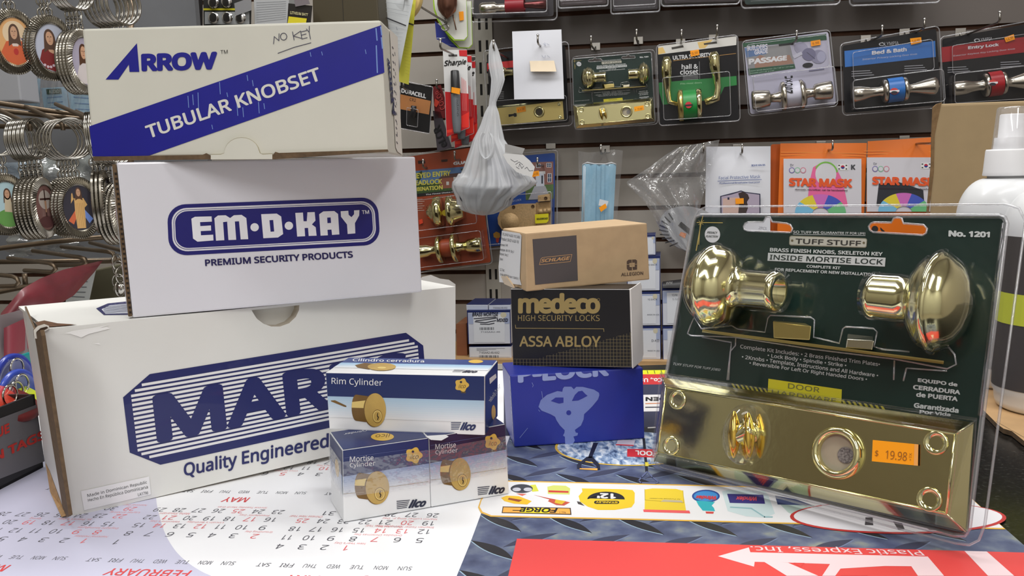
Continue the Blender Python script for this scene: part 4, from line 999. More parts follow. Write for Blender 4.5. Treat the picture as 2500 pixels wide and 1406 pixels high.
# the clear shell
b = MB()
outp = [(0.012, .06), (.03, .018), (.06, .004), (.94, .0), (.975, .012), (.994, .05)] + [(1.0, .93), (.992, .975), (.972, .995), (.94, 1.0), (.05, .995), (.02, .985), (.004, .95)]
cin = [kf.inv(p) for p in cardpx]
b.holed([[kf.st(p, .0008) for p in outp], [kf.px(p, .0008) for p in cardpx]], BLISTER)
b.tube([kf.st(p, .0008) for p in outp], .0007, RIM, 6, closed=True)
b.tube([kf.px(p, .0012) for p in cardpx], .0014, RIM, 8, closed=True)
b.holed([[kf.px(p, .0024) for p in cardpx], [f1(p, .0024) for p in h1], [f1(p, .0024) for p in h2]], clear_plastic('clear_sheet', gloss=.4, rough=.08, haze=.0, bump=.2, bscale=45, base=.012))
for hh in (h1, h2): b.tube([f1(p, .0024) for p in hh], .0006, RIM, 6, closed=True)
ob = [(1613, 912), (2384, 1024), (2364, 1302), (1590, 1130)]; tb = [(1622, 938), (2342, 1054), (2318, 1262), (1600, 1110)]
o3b = [kf.px(p, .0026) for p in ob]; t3 = [kf.px(p, .0136) for p in tb]
b.add(o3b + t3, [(0, 1, 5, 4), (1, 2, 6, 5), (2, 3, 7, 6), (3, 0, 4, 7), (4, 5, 6, 7)], BLISTER)
b.tube(o3b, .001, BLISTER, 8, closed=True); b.tube(t3, .0006, BLISTER, 8, closed=True)
for i in range(4): b.tube([o3b[i], t3[i]], .0006, BLISTER, 6)
for (A, ax, L, Rr) in (ka, kb):
    prof = [(h * L, r * Rr / .505 + .0016) for h, r in KNOB_L[:-3]]; prof = [(-.0016, 0), (-.0012, Rr * .14)] + prof[1:] + [(L + .002, prof[-1][1]), (L + .0021, prof[-1][1] * .5)]
    b.lathe(A, ax, prof, BLISTER, 48)
cT = pf2((600, 665), .0038)
b.lathe(cT, KN, [(0, .0118), (.004, .0112), (.008, .0096), (.0105, .006), (.0112, 0)], BLISTER, 32, ref=KUP, sx=1.55)
for path, o in (([(268, 880), (285, 835), (312, 772), (360, 850), (560, 828), (600, 852), (782, 872), (800, 780), (818, 760), (1085, 773), (1110, 790), (1104, 905), (1275, 945), (1298, 850), (1318, 836), (1500, 846), (1526, 870), (1505, 968), (1560, 985), (1740, 1002)], .006),
                ([(268, 880), (290, 895), (580, 905), (1100, 985), (1640, 1050), (1990, 1115), (2050, 1085), (2040, 1020), (1990, 960)], .006),
                ([(588, 905), (586, 960), (552, 1000), (540, 1190)], .003), ([(364, 905), (560, 940), (556, 970), (530, 1190)], .003),
                ([(1640, 1060), (1636, 1190)], .003), ([(1720, 1110), (1700, 1196)], .003), ([(1720, 1110), (1990, 1130)], .003)):
    b.tube([f1(p, o) for p in path], .0005, RIM, 6)
b.tube([kf.px((2452 - (y - 540) * .1235, y), .003) for y in (545, 700, 850, 1015)], .0014, BLISTER, 8)
b.build('blister_shell', kroot)

# ================================================================== goods hanging on the slat wall
ROD = P(150, 146, 140, .3, 1.0, name='hook_steel')
def wface(qpx, out): return plane_face(WALL_O + WN * out, WN, qpx)
def peg_hook(tip, out, label, rise=.018, base=True):
    """steel hook: clip in a groove, straight rod, upturned end"""
    T = hit(tip[0], tip[1], WALL_O + WN * out, WN); b = MB()
    A = T - WZ * rise; u = (A - WALL_O).dot(WX)
    b.tube([wallpt(u, A.z + .012, .002), wallpt(u, A.z + .003, .012), A - WN * .012, A - WN * .004 + WZ * .001, A + WZ * .004 + WN * .003, T], .0022, ROD, 8)
    b.lathe(T - WZ * .001, WZ, [(-.0015, .0022), (0, .003), (.0025, .003), (.004, .0015), (.0042, 0)], CHROME, 10)
    root = thing('peg_hook', label, 'hook', wallpt(u, A.z, .001), 'steel display hooks')
    b.build('rod', root)
    b = MB(); b.box(wallpt(u - .011, A.z + .004, .0005), WX * .022, WN * .003, WZ * .018, STEEL, .001); b.build('clip', root)
    return T
def pack_root(name, label, cat, F, group=None):
    return thing(name, label, cat, (F.q3[2] + F.q3[3]) / 2, group)
def card_slab(b, F, mat, m=.0, th=.0012, r=.03):
    asp = F.w / F.h; b.slab([F.st(p) for p in rrect(m, m, 1 - m, 1 - m, r, r * asp)], F.n, th, mat, P(150, 140, 130, .8))
def shell(root, F, m=.03, bulges=(), edge=.0012):
    """clear blister: flat sheet, raised rim and boxed bulges (s0,t0,s1,t1,height)"""
    b = MB(); asp = F.w / F.h
    lo = rrect(-m, -m * asp, 1 + m, 1 + m * asp, .05, .05 * asp, 5)
    b.poly([F.st(p, .0015) for p in lo], BLISTER)
    b.tube([F.st(p, .0015) for p in lo], edge, RIM, 6, closed=True)
    for s0, t0, s1, t1, hgt in bulges:
        a = rrect(s0, t0, s1, t1, .03, .03 * asp, 3); c = rrect(s0 + .012, t0 + .012, s1 - .012, t1 - .012, .03, .03 * asp, 3); n = len(a)
        A = [F.st(p, .0016) for p in a]; C = [F.st(p, hgt) for p in c]
        b.add(A + C, [(i, (i + 1) % n, n + (i + 1) % n, n + i) for i in range(n)] + [tuple(range(n, 2 * n))], BLISTER)
        b.tube(C, edge * .7, RIM, 5, closed=True)
    b.build('blister_shell', root)
def pxl(b, F, k, A, B, prof, mat, out, seg=32):
    """turned metal part whose axis runs between two picture points, radii in crop pixels"""
    a, c = F.px(k(A), out), F.px(k(B), out); L = (c - a).length; ax = (c - a) / L
    kk = 1 / (k((1, 0))[0] - k((0, 0))[0]); mid = (a + c) / 2
    b.lathe(a, ax, [(h * L, m_of(r / kk, mid)) for h, r in prof], mat, seg)
def tagpx(b, F, k, q, out, s=None):
    f = F.via(k); b.slab([f(p, out) for p in q], F.n, .0003, ORANGE_TAG)
    if s: txt(b, f, s, [(q[0][0] * .85 + q[2][0] * .15, q[0][1] * .7 + q[3][1] * .3), (q[1][0] * .85 + q[3][0] * .15, q[1][1] * .7 + q[2][1] * .3), (q[2][0] * .85 + q[0][0] * .15, q[2][1] * .75 + q[1][1] * .25), (q[3][0] * .85 + q[1][0] * .15, q[3][1] * .75 + q[0][1] * .25)], P(150, 92, 20, .6), out + .0003)
def sticker(root, F, k, q, out, s=None):
    b = MB(); tagpx(b, F, k, q, out, s); b.build('price_sticker', root)
W1, W2, W3 = crop(1150, 0, 4.136), crop(1590, 0, 4.2612), crop(2000, 0, 4.26)
W4, W5, W6, W7 = crop(1000, 330, 4.0167), crop(1380, 310, 4.2615), crop(1680, 310, 3.0488), crop(900, 0, 3.7)
OUT = .10

# second mortise lock kit hanging on the wall, same kind as the big one in front
F = wface([(1391, 108), (1602, 93), (1609, 301), (1400, 320)], OUT)
zc = F.q3[3] * .5 + F.q3[2] * .5
sx = F.w / KW * .985
mW = Matrix((F.ex, -F.n, F.ey)).transposed().to_4x4()
k2 = copy_tree(kroot, Matrix.Translation(zc) @ mW @ Matrix.Scale(sx, 4), 'small clear blister pack of brass knobs on green card, hanging beside the white paper note')
peg_hook((1443, 90), .13, 'steel hook at the top left of the hanging green card kit'); peg_hook((1554, 74), .13, 'steel hook at the top right of the hanging green card kit')

# kit half hidden by the white note
F = wface([(1184, 128), (1384, 106), (1394, 302), (1196, 316)], OUT - .02); k = W1; f = F.via(k)
root = pack_root('keyhole_plate_kit', 'blister pack with brushed keyhole plate, half hidden behind the white paper note', 'lock kit', F)
b = MB(); card_slab(b, F, P(24, 22, 24, .6, spec=.25), .02)
pol(b, f, [(162, 640), (430, 610), (430, 690), (166, 720)], P(206, 40, 44, .4), .0006); pol(b, f, [(170, 700), (430, 680), (430, 740), (176, 770)], P(40, 34, 36, .4), .0007)
for i in range(5): stroke(b, f, [(285, 930 + i * 16), (330, 925 + i * 16)], 4, P(160, 160, 160), .0007)
b.build('backing_card', root)
b = MB(); pp = [(182, 1082), (932, 1002), (945, 1215), (200, 1290)]; f_ = F.via(k)
b.slab([f_(p, .010) for p in [(196, 1100), (925, 1020), (938, 1200), (212, 1272)]], F.n, .008, BRASS_SATIN)
b.add([f_(p, .002) for p in pp] + [f_(p, .010) for p in [(196, 1100), (925, 1020), (938, 1200), (212, 1272)]], [(0, 1, 5, 4), (1, 2, 6, 5), (2, 3, 7, 6), (3, 0, 4, 7)], BRASS)
pol(b, f_, [(378, 1155), (425, 1150), (440, 1140), (460, 1145), (462, 1175), (440, 1182), (428, 1170), (380, 1182)], BLACK, .0103)
b.build('trim_plate', root)
b = MB(); c = F.px(k((688, 1130)), .0102); r = m_of(13.5, c)
b.lathe(c, F.n, [(0, r), (.003, r * .95), (.0045, r * .8), (.004, r * .66), (.001, r * .62)], BRASS, 32); b.lathe(c, F.n, [(.0006, r * .6), (.0007, 0)], P(70, 60, 44, .5), 20); b.build('knob_collar', root)
for p in ((888, 1052), (898, 1182)):
    b = MB(); c = F.px(k(p), .0102); b.lathe(c, F.n, [(0, .004), (.001, .0036), (.0002, .002), (0.0001, 0)], BRASS, 16); b.build('screw_cup', root)
b = MB(); pxl(b, F, k, (290, 740), (425, 735), [(0, 10), (.1, 45), (.3, 62), (.45, 55), (.5, 34), (1, 34), (1, 0)], BRASS, .018); b.build('door_knob', root)
sticker(root, F, k, [(456, 1086), (548, 1070), (554, 1124), (464, 1140)], .0115, '$ 9.98'); shell(root, F, .02, [(.03, .63, .98, .97, .014)])
F2 = wface([(1250, 77), (1371, 71), (1377, 240), (1256, 243)], OUT + .03); f = F2.via(W1)
root = pack_root('paper_note', 'white paper note with a beige paper square, pinned in front of the keyhole plate pack', 'note', F2)
b = MB()
pts = [(415, 318), (912, 297), (940, 998), (436, 1004)]
H = homography(pts)
b.grid(lambda u, v: f(happly(H, (u, v)), .004 * sin(3 * v + u) ** 2), 8, 12, P(226, 228, 236, .6))
for st in ([(730, 440), (750, 460), (745, 430)], [(765, 440), (790, 455)], [(715, 560), (735, 585)], [(750, 560), (745, 585)], [(770, 560), (795, 580)]): stroke(b, f, st, 5, P(176, 180, 196), .0075)
b.build('sheet', root)
b = MB(); b.slab([f(p, o) for p, o in (((592, 616), .006), ((838, 612), .006), ((862, 722), .014), ((602, 722), .014))], F2.n, .0008, P(232, 214, 186, .6)); b.build('paper_square', root)
peg_hook((1313, 86), .17, 'steel hook through the white paper note')

# hall and closet lever set
F = wface([(1605, 113), (1798, 88), (1804, 292), (1612, 304)], OUT); k = W2; f = F.via(k)
root = pack_root('lever_lock_pack', 'blister pack of curved brass levers on black and green card', 'lock pack', F)
GRN = P(36, 140, 64, .4)
b = MB(); card_slab(b, F, P(22, 21, 24, .6, spec=.25), .0, r=.02)
pol(b, f, [(70, 480), (890, 375), (884, 468), (72, 568)], P(228, 226, 218, .4), .0006); pol(b, f, [(480, 440), (640, 412), (560, 500), (500, 505)], P(236, 200, 120, .4), .0007); pol(b, f, [(72, 500), (120, 490), (150, 550), (72, 566)], P(236, 200, 120, .4), .0007)
for q in ([(210, 492), (330, 470), (338, 492), (215, 515)], [(545, 450), (680, 430), (686, 452), (550, 468)]): pol(b, f, q, P(70, 66, 60, .6), .0008)
txt(b, f, 'ULTRA SECURITY', [(222, 580), (620, 545), (622, 588), (226, 624)], WHITE, .0006, bold=.03)
stroke(b, f, [(230, 632), (880, 556)], 5, P(200, 150, 80), .0006)
txt(b, f, 'hall &', [(316, 668), (486, 664), (486, 714), (316, 720)], WHITE, .0006, bold=.02); txt(b, f, 'closet', [(300, 722), (488, 716), (488, 768), (300, 778)], WHITE, .0006, bold=.02)
for i in range(4): stroke(b, f, [(330, 788 + i * 14), (488, 780 + i * 14)], 5, P(170, 170, 170), .0006)
pol(b, f, [(78, 860), (885, 790), (890, 885), (760, 905), (700, 1030), (120, 1090), (84, 960)], GRN, .0006); txt(b, f, 'Fits most doors', [(305, 862), (525, 850), (525, 866), (305, 880)], P(190, 230, 190), .0007)
stroke(b, f, [(500, 640), (505, 820)], 4, P(150, 150, 150), .0007)
b.build('backing_card', root)
def lever(path, rr, name='lever_handle'):
    b = MB(); b.tube([F.px(k(p), .022 + (.01 if i < 3 else .0)) for i, p in enumerate(path)], [m_of(r / 4.26, F.o) * (1 if i > 2 else .9) for i, r in enumerate(rr)], BRASS, 16); b.build(name, root)
lever([(160, 590), (160, 640), (158, 740), (165, 850), (172, 960), (190, 1060), (275, 1085)], [30, 56, 58, 46, 30, 26, 24])
lever([(650, 540), (655, 590), (662, 700), (680, 800), (692, 910), (680, 1020), (560, 1065)], [34, 62, 58, 42, 34, 44, 40])
for A, B, r, mt, nm in (((275, 1100), (330, 1095), 160, BRASS_SATIN, 'rosette'), ((455, 1075), (520, 1070), 150, BRASS, 'rosette'), ((330, 1095), (470, 1080), 150, GRN, 'card_sleeve')):
    b = MB(); pxl(b, F, k, A, B, [(0, 0), (0, r * .8), (.3, r), (1, r), (1, 0)] if nm == 'rosette' else [(0, r), (1, r)], mt, .022)
    if nm == 'card_sleeve':
        g = F.via(k); o = .022 + m_of(150 / 4.26, F.o) + .0005
        oval(b, g, 388, 1092, 34, 34, P(200, 50, 60), o); pol(b, g, [(345, 1090), (432, 1082), (432, 1100), (345, 1108)], P(30, 30, 34), o + .0002)
    b.build(nm, root)
sticker(root, F, k, [(404, 528), (496, 514), (500, 572), (412, 590)], .004, '9.98'); shell(root, F, .015, [(.04, .42, .9, .97, .045)])
peg_hook((1664, 75), .16, 'steel hook at the left of the brass lever pack'); peg_hook((1751, 63), .16, 'steel hook at the right of the brass lever pack')

# passage knob set
F = wface([(1816, 104), (2022, 77), (2041, 255), (1832, 279)], OUT); k = W2; f = F.via(k)
root = pack_root('knob_lock_pack', 'blister pack of satin knobs on pale lilac passage card with green top', 'lock pack', F, 'hanging door knob packs')
b = MB(); card_slab(b, F, P(196, 194, 212, .4), .0)
pol(b, f, [(945, 450), (1820, 350), (1825, 415), (960, 490)], P(36, 84, 56, .4), .0006); pol(b, f, [(970, 500), (1440, 455), (1490, 665), (1010, 720)], P(150, 150, 150, .4), .0006); pol(b, f, [(970, 500), (1190, 480), (1200, 560), (990, 600)], P(96, 126, 170, .4), .0007)
pol(b, f, [(1070, 620), (1130, 570), (1200, 600), (1440, 570), (1480, 660), (1080, 710)], P(168, 130, 110, .5), .00075)
pol(b, f, [(1005, 715), (1490, 668), (1500, 710), (1012, 782)], P(36, 84, 56, .4), .0008); txt(b, f, 'BUILDERS', [(992, 478), (1210, 455), (1212, 510), (995, 530)], P(226, 226, 236), .0009, bold=.04); txt(b, f, 'GRADE', [(1070, 525), (1212, 505), (1214, 552), (1075, 570)], P(226, 226, 236), .0009, bold=.04)
txt(b, f, 'PASSAGE', [(1008, 612), (1412, 575), (1412, 628), (1010, 675)], WHITE, .0009, bold=.06)
for i, s in enumerate(('• Square Spindle Mechanism • Fits 1 3/8" to 1 3/4" Door', '• Adjustable Latch 2 3/8" or 2 3/4"')): txt(b, f, s, [(1020, 732 + i * 24), (1480 - i * 200, 682 + i * 44), (1480 - i * 200, 700 + i * 44), (1020, 750 + i * 24)], P(190, 220, 200), .001)
oval(b, f, 1628, 678, 55, 26, P(26, 26, 30), .0009, -.1); oval(b, f, 1740, 590, 80, 72, P(150, 148, 172), .0008); oval(b, f, 1640, 565, 72, 66, P(122, 120, 148), .0009); oval(b, f, 1770, 590, 46, 56, P(176, 176, 200), .00095); pol(b, f, [(1470, 580), (1560, 535), (1575, 565), (1490, 610)], P(206, 206, 220), .00095); oval(b, f, 1560, 500, 75, 62, P(170, 168, 190), .0008, .5); stroke(b, f, [(1620, 545), (1700, 610)], 9, P(90, 88, 110), .001)
pol(b, f, [(1325, 460), (1470, 442), (1475, 462), (1330, 480)], P(26, 26, 30), .001); pol(b, f, [(1640, 735), (1800, 715), (1800, 722), (1640, 743)], P(120, 120, 150), .0008)
b.build('backing_card', root)
def turned(F, k, A, B, prof, mt, nm, out=.03):
    b = MB(); pxl(b, F, k, A, B, prof, mt, out, 40); return b.build(nm, root)
turned(F, k, (1045, 1045), (1345, 1008), [(0, 0), (0, 70), (.02, 92), (.1, 98), (.35, 92), (.6, 84), (.64, 70), (.66, 46), (.85, 48), (1, 60)], NICKEL, 'door_knob'); turned(F, k, (1340, 1006), (1395, 998), [(0, 0), (0, 110), (.3, 146), (.8, 150), (1, 140), (1, 0)], NICKEL, 'rosette')
turned(F, k, (1395, 990), (1545, 970), [(0, 128), (1, 128)], P(206, 206, 222, .4), 'card_sleeve'); turned(F, k, (1545, 985), (1610, 975), [(0, 0), (0, 150), (.4, 152), (.9, 120), (1, 0)], NICKEL, 'rosette')
turned(F, k, (1600, 972), (1885, 935), [(0, 60), (.15, 48), (.28, 46), (.32, 66), (.36, 82), (.6, 90), (.9, 96), (.98, 90), (1, 66), (1, 0)], NICKEL, 'door_knob')
b = MB(); g = F.via(k); o = .03 + m_of(131 / 4.26, F.o)
for i, s in enumerate('UXOSN'): txt(b, g, s, [(1385, 795 + i * 38), (1470, 785 + i * 38), (1475, 815 + i * 38), (1390, 825 + i * 38)], P(30, 30, 34), o, bold=.03)
b.build('sleeve_print', root)
sticker(root, F, k, [(1658, 428), (1758, 412), (1762, 466), (1664, 482)], .003, '9.98'); shell(root, F, .02, [(.03, .5, .985, 1.0, .055), (.02, .03, .98, .5, .008)])
peg_hook((1945, 77), .15, 'steel hook over the passage knob pack')

# bed and bath, entry lock
def olympia(quad, out, k, band, label, title, sub, axis, tq, sq, tagq, bandq, parts, logo):
    F = wface(quad, out); f = F.via(k); r_ = pack_root('knob_lock_pack', label, 'lock pack', F, 'hanging door knob packs'); global root; root = r_
    b = MB(); card_slab(b, F, P(22, 21, 24, .6, spec=.25), .0); BC = P(*band, .38)
    pol(b, f, bandq, BC, .0006); txt(b, f, 'OLYMPIA', logo, P(180, 180, 186), .0007); oval(b, f, logo[0][0] + 10, (logo[0][1] + logo[3][1]) / 2, 30, 18, P(190, 190, 196), .0007); oval(b, f, logo[0][0] + 12, (logo[0][1] + logo[3][1]) / 2, 20, 11, P(22, 21, 24, .6, spec=.25), .0008)
    txt(b, f, title, tq, P(226, 226, 230), .0008, bold=.045); txt(b, f, sub, sq, P(206, 206, 212), .0008, shear=.1)
    for i in range(3):
        for x in (0, 550): stroke(b, f, [(tq[0][0] - 210 + x, sq[3][1] + 110 - x * .1 + i * 24), (tq[0][0] - 20 + x + 20 * i, sq[3][1] + 100 - x * .1 + i * 22)], 7, P(170, 170, 176), .0008)
    b.build('backing_card', root)
    for A, B, prof, mt, nm in parts:
        t_ = turned(F, k, A, B, prof, BC if mt is None else mt, nm)
        if nm == 'card_sleeve': slv = t_
    b = MB(); g = F.via(k); cx, cy = axis; o = .03 + m_of(126 / 4.26, F.o)
    oval(b, g, cx, cy, 44, 34, P(204, 70, 66), o); pol(b, g, [(cx - 52, cy - 6), (cx + 52, cy - 14), (cx + 52, cy + 6), (cx - 52, cy + 14)], P(226, 226, 230), o + .0002); oval(b, g, cx, cy + 14, 34, 16, P(40, 40, 50), o + .0004)
    b.build('sleeve_emblem', slv)
    sticker(root, F, k, tagq, .003, '14.98'); shell(root, F, .025, [(.04, .55, .98, .98, .055), (.1, .12, .96, .55, .008)])
R0 = [(0, 0), (0, .8), (.3, 1), (.8, 1), (1, .9), (1, 0)]
def ros(r): return [(h, v * r) for h, v in R0]
olympia([(2056, 112), (2286, 70), (2298, 256), (2062, 276)], OUT, W3, (44, 112, 190), 'blister pack of satin knobs with blue band and blue sleeve', 'Bed & Bath', 'Interior Privacy Locking Door Knob', (782, 948),
        [(548, 528), (910, 492), (910, 532), (548, 572)], [(450, 608), (1018, 552), (1018, 574), (450, 634)], [(944, 400), (1060, 386), (1066, 440), (956, 466)], [(262, 530), (1206, 425), (1212, 592), (268, 698)],
        [((340, 985), (672, 945), [(0, 0), (0, 60), (.06, 84), (.35, 74), (.6, 52), (.85, 46), (1, 60)], NICKEL, 'door_knob'), ((655, 950), (712, 942), ros(118), NICKEL, 'rosette'), ((705, 945), (865, 925), [(0, 124), (1, 124)], None, 'card_sleeve'), ((860, 930), (915, 922), ros(122), NICKEL, 'rosette'), ((905, 925), (1235, 890), [(0, 60), (.15, 44), (.3, 52), (.55, 72), (.8, 88), (.9, 92), (1, 60), (1, 0)], NICKEL, 'door_knob')],
        [(640, 440), (826, 428), (826, 462), (640, 480)])
olympia([(2300, 95), (2520, 56), (2530, 248), (2302, 262)], OUT - .045, W3, (160, 24, 34), 'blister pack of satin knobs with red band and red sleeve, at the right edge', 'Entry Lock', 'Exterior Keyless Key Locking Door Knob', (1806, 862),
        [(1548, 480), (1868, 446), (1868, 486), (1548, 522)], [(1396, 572), (2036, 498), (2036, 518), (1396, 594)], [(1924, 388), (2024, 356), (2036, 410), (1942, 440)], [(1272, 492), (2230, 372), (2236, 532), (1278, 648)],
        [((1390, 925), (1722, 885), [(0, 0), (0, 62), (.05, 74), (.4, 72), (.6, 56), (.85, 48), (1, 60)], NICKEL, 'door_knob'), ((1705, 890), (1760, 882), ros(120), NICKEL, 'rosette'), ((1752, 882), (1888, 862), [(0, 126), (1, 126)], None, 'card_sleeve'), ((1885, 868), (1935, 860), ros(116), NICKEL, 'rosette'), ((1930, 862), (2230, 830), [(0, 60), (.12, 44), (.3, 54), (.6, 80), (.85, 96), (1, 70), (1, 0)], NICKEL, 'door_knob')],
        [(1630, 402), (1800, 384), (1800, 418), (1630, 436)])
peg_hook((2154, 64), .16, 'steel hook at the left of the blue band knob pack'); peg_hook((2257, 47), .16, 'steel hook at the right of the blue band knob pack'); peg_hook((2441, 30), .24, 'long steel hook in front of the red band knob pack')

# row of packs whose lower edges hang into view at the top
for q, col, lab, band in (([(1156, -150), (1350, -165), (1356, 44), (1152, 50)], (50, 46, 50), 'blister pack with red sleeve hanging above the slotted upright', (150, 20, 36)), ([(1362, -170), (1485, -180), (1482, 12), (1366, 18)], (60, 46, 46), 'small blister pack with brown card at the top edge, right of the red sleeve pack', None),
                          ([(1492, -180), (1608, -190), (1608, 26), (1494, 32)], (40, 34, 38), 'dark blister pack at the top edge, above the hanging green card kit', None), ([(1616, -190), (1798, -200), (1802, 6), (1618, 12)], (52, 40, 44), 'dark blister pack at the top edge, above the brass lever pack', None),
                          ([(1812, -190), (2040, -210), (2046, 6), (1814, 16)], (28, 52, 46), 'blister pack with dark green card at the top edge', None), ([(2074, -200), (2286, -220), (2290, 2), (2078, 10)], (40, 38, 42), 'blister pack at the top edge, above the blue band knob pack', None)):
    F = wface(q, OUT); root = pack_root('lock_pack', lab, 'lock pack', F, 'packs along the top edge')
    b = MB(); card_slab(b, F, P(*col, .4), .02); b.build('backing_card', root)
    if band:
        k = W1
        turned(F, k, (90, 90), (350, 75), [(0, 0), (0, 50), (.1, 62), (.6, 60), (.65, 40), (1, 40)], NICKEL, 'door_knob'); turned(F, k, (350, 60), (540, 50), [(0, 70), (1, 70)], P(*band, .4), 'card_sleeve'); turned(F, k, (540, 50), (760, 45), [(0, 30), (.4, 36), (1, 50), (1, 0)], P(120, 70, 70, .3, 1.0), 'door_knob')
    shell(root, F, .02, [(.05, .6, .95, .98, .05)], .0018)

# keyed entry and deadlock pack, orange card
F = wface([(985, 384), (1163, 358), (1199, 640), (1018, 662)], OUT); k = W4; f = F.via(k)
root = pack_root('deadlock_pack', 'orange card pack of brass deadlock and knobs, left of the hanging plastic bag', 'lock pack', F)
ORC = P(168, 74, 40, .42, noise=.06, nscale=20)
b = MB(); card_slab(b, F, ORC, .0)
pol(b, f, [(0, 356), (600, 302), (640, 540), (0, 606)], P(96, 130, 176, .4), .0006); pol(b, f, [(0, 480), (640, 440), (640, 545), (0, 606)], P(60, 86, 40, .5, noise=.2, nscale=300), .0007)
pol(b, f, [(290, 440), (330, 395), (420, 380), (500, 370), (560, 400), (560, 505), (300, 525)], P(150, 90, 70, .5), .0008)
pol(b, f, [(270, 440), (330, 385), (560, 362), (590, 400), (330, 420)], P(92, 66, 60, .5), .0009)
for x, y in ((360, 455), (430, 410), (470, 405), (430, 470), (480, 465)): rect(b, f, x, y, x + 26, y + 34, P(206, 206, 200), .001)
pol(b, f, [(70, 378), (120, 350), (130, 400), (80, 470)], P(50, 70, 40), .0009); pol(b, f, [(500, 330), (560, 320), (560, 360), (520, 365)], P(60, 80, 50), .0009)
pol(b, f, [(0, 580), (640, 520), (645, 545), (0, 610)], P(24, 22, 22, .5), .001); YT = P(222, 214, 96, .4)
txt(b, f, 'KEYED ENTRY', [(26, 376), (402, 345), (400, 395), (30, 428)], YT, .0012, bold=.035); txt(b, f, 'DEADLOCK', [(12, 448), (318, 428), (318, 476), (16, 496)], YT, .0012, bold=.035); txt(b, f, 'COMBINATION', [(-30, 520), (325, 488), (325, 532), (-26, 556)], YT, .0012, bold=.035)
txt(b, f, 'The Finest Choice in Home Protection', [(158, 576), (640, 528), (640, 540), (158, 590)], WHITE, .0012, bold=.02); txt(b, f, 'GUARDIAN', [(428, 262), (740, 232), (742, 264), (430, 294)], WHITE, .0008, bold=.05)
for i in range(6): stroke(b, f, [(70, 630 + i * 22), (125 + (i % 2) * 18, 626 + i * 22)], 6, P(226, 190, 170), .0007)
for q in ([(80, 250), (150, 245), (155, 275), (85, 282)], [(310, 240), (372, 235), (372, 258), (312, 262)]): pol(b, f, q, P(56, 30, 20), .0007)
b.build('backing_card', root)
turned(F, k, (178, 758), (318, 745), [(0, 0), (0, 62), (.35, 100), (.5, 118), (.55, 146), (.85, 148), (1, 140), (1, 0)], BRASS, 'deadlock_cylinder', .025); turned(F, k, (385, 745), (530, 732), [(0, 0), (0, 150), (.25, 152), (.35, 120), (.9, 86), (1, 78), (1, 0)], BRASS, 'deadlock_cylinder', .025)
b = MB(); oval(b, f, 348, 762, 32, 30, P(226, 196, 40), .0302); b.build('round_sticker', root)
turned(F, k, (92, 1142), (300, 1115), [(0, 66), (.4, 60), (.6, 40), (.8, 44), (1, 60)], BRASS, 'door_knob', .025); turned(F, k, (275, 1118), (325, 1112), ros(140), BRASS, 'rosette', .025); turned(F, k, (420, 1098), (470, 1092), ros(150), BRASS, 'rosette', .025); turned(F, k, (460, 1095), (712, 1068), [(0, 60), (.2, 42), (.35, 46), (.45, 64), (.8, 76), (.97, 70), (1, 50), (1, 0)], BRASS, 'door_knob', .025)
turned(F, k, (318, 1110), (425, 1098), [(0, 90), (1, 90)], ORC, 'card_sleeve', .022)
b = MB(); b.slab([f(p, .004) for p in [(90, 832), (124, 820), (132, 862), (96, 876)]], F.n, .0003, P(236, 74, 40, .5)); b.build('price_sticker', root)
shell(root, F, .02, [(.06, .38, .95, .66, .05), (.03, .7, .98, .97, .05)])
peg_hook((1110, 371), .15, 'steel hook at the top of the orange deadlock pack'); peg_hook((1033, 391), .13, 'steel hook at the top left of the orange deadlock pack')

# rim lock pack with house picture
F = wface([(1190, 388), (1355, 373), (1353, 588), (1190, 602)], .035); f = F.via(k)
root = pack_root('rim_lock_pack', 'blue blister pack with brick house picture and cast bronze rim lock', 'lock pack', F)
BLU = P(36, 78, 160, .4)
b = MB(); card_slab(b, F, BLU, .0)
pol(b, f, [(1085, 270), (1408, 258), (1412, 622), (1140, 636), (1130, 420)], P(150, 106, 96, .5, noise=.1, nscale=400), .0006); pol(b, f, [(1140, 500), (1412, 480), (1412, 622), (1140, 636)], P(88, 116, 66, .5, noise=.2, nscale=300), .0007)
pol(b, f, [(1225, 500), (1330, 498), (1385, 624), (1165, 632)], P(176, 178, 186, .5), .0008); pol(b, f, [(1222, 358), (1330, 352), (1332, 380), (1222, 384)], WHITE, .0009); pol(b, f, [(1236, 380), (1318, 376), (1322, 498), (1240, 502)], P(214, 220, 230), .001); rect(b, f, 1292, 395, 1308, 475, P(50, 56, 70), .0011)
for x0, y0, x1, y1 in ((1342, 272, 1390, 316), (1352, 374, 1392, 462), (1140, 412, 1192, 476), (1240, 280, 1285, 320)): rect(b, f, x0, y0, x1, y1, WHITE, .001); rect(b, f, x0 + 5, y0 + 5, x1 - 5, y1 - 5, P(52, 70, 100), .0011); stroke(b, f, [((x0 + x1) / 2, y0), ((x0 + x1) / 2, y1)], 4, WHITE, .0012); stroke(b, f, [(x0, (y0 + y1) / 2), (x1, (y0 + y1) / 2)], 4, WHITE, .0012)
pol(b, f, [(820, 965), (850, 945), (885, 960), (890, 1000), (860, 1015), (825, 1000)], P(216, 160, 60), .0008); pol(b, f, [(845, 1010), (880, 1005), (870, 1055), (850, 1050)], P(206, 70, 50), .0008)
txt(b, f, 'RIM LOCK', [(985, 640), (1095, 622), (1095, 640), (985, 660)], P(200, 210, 230), .0008)
b.build('backing_card', root)
CAST = P(206, 172, 122, .55, .3, noise=.1, nscale=250, bump=.4, name='cast_bronze')
b = MB()
body = [(1240, 672), (1240, 690), (1240, 900), (1000, 935), (905, 925), (868, 870), (862, 810), (888, 740), (950, 700), (1060, 676)]
b.slab([f(p, .022) for p in body], F.n, .02, CAST)
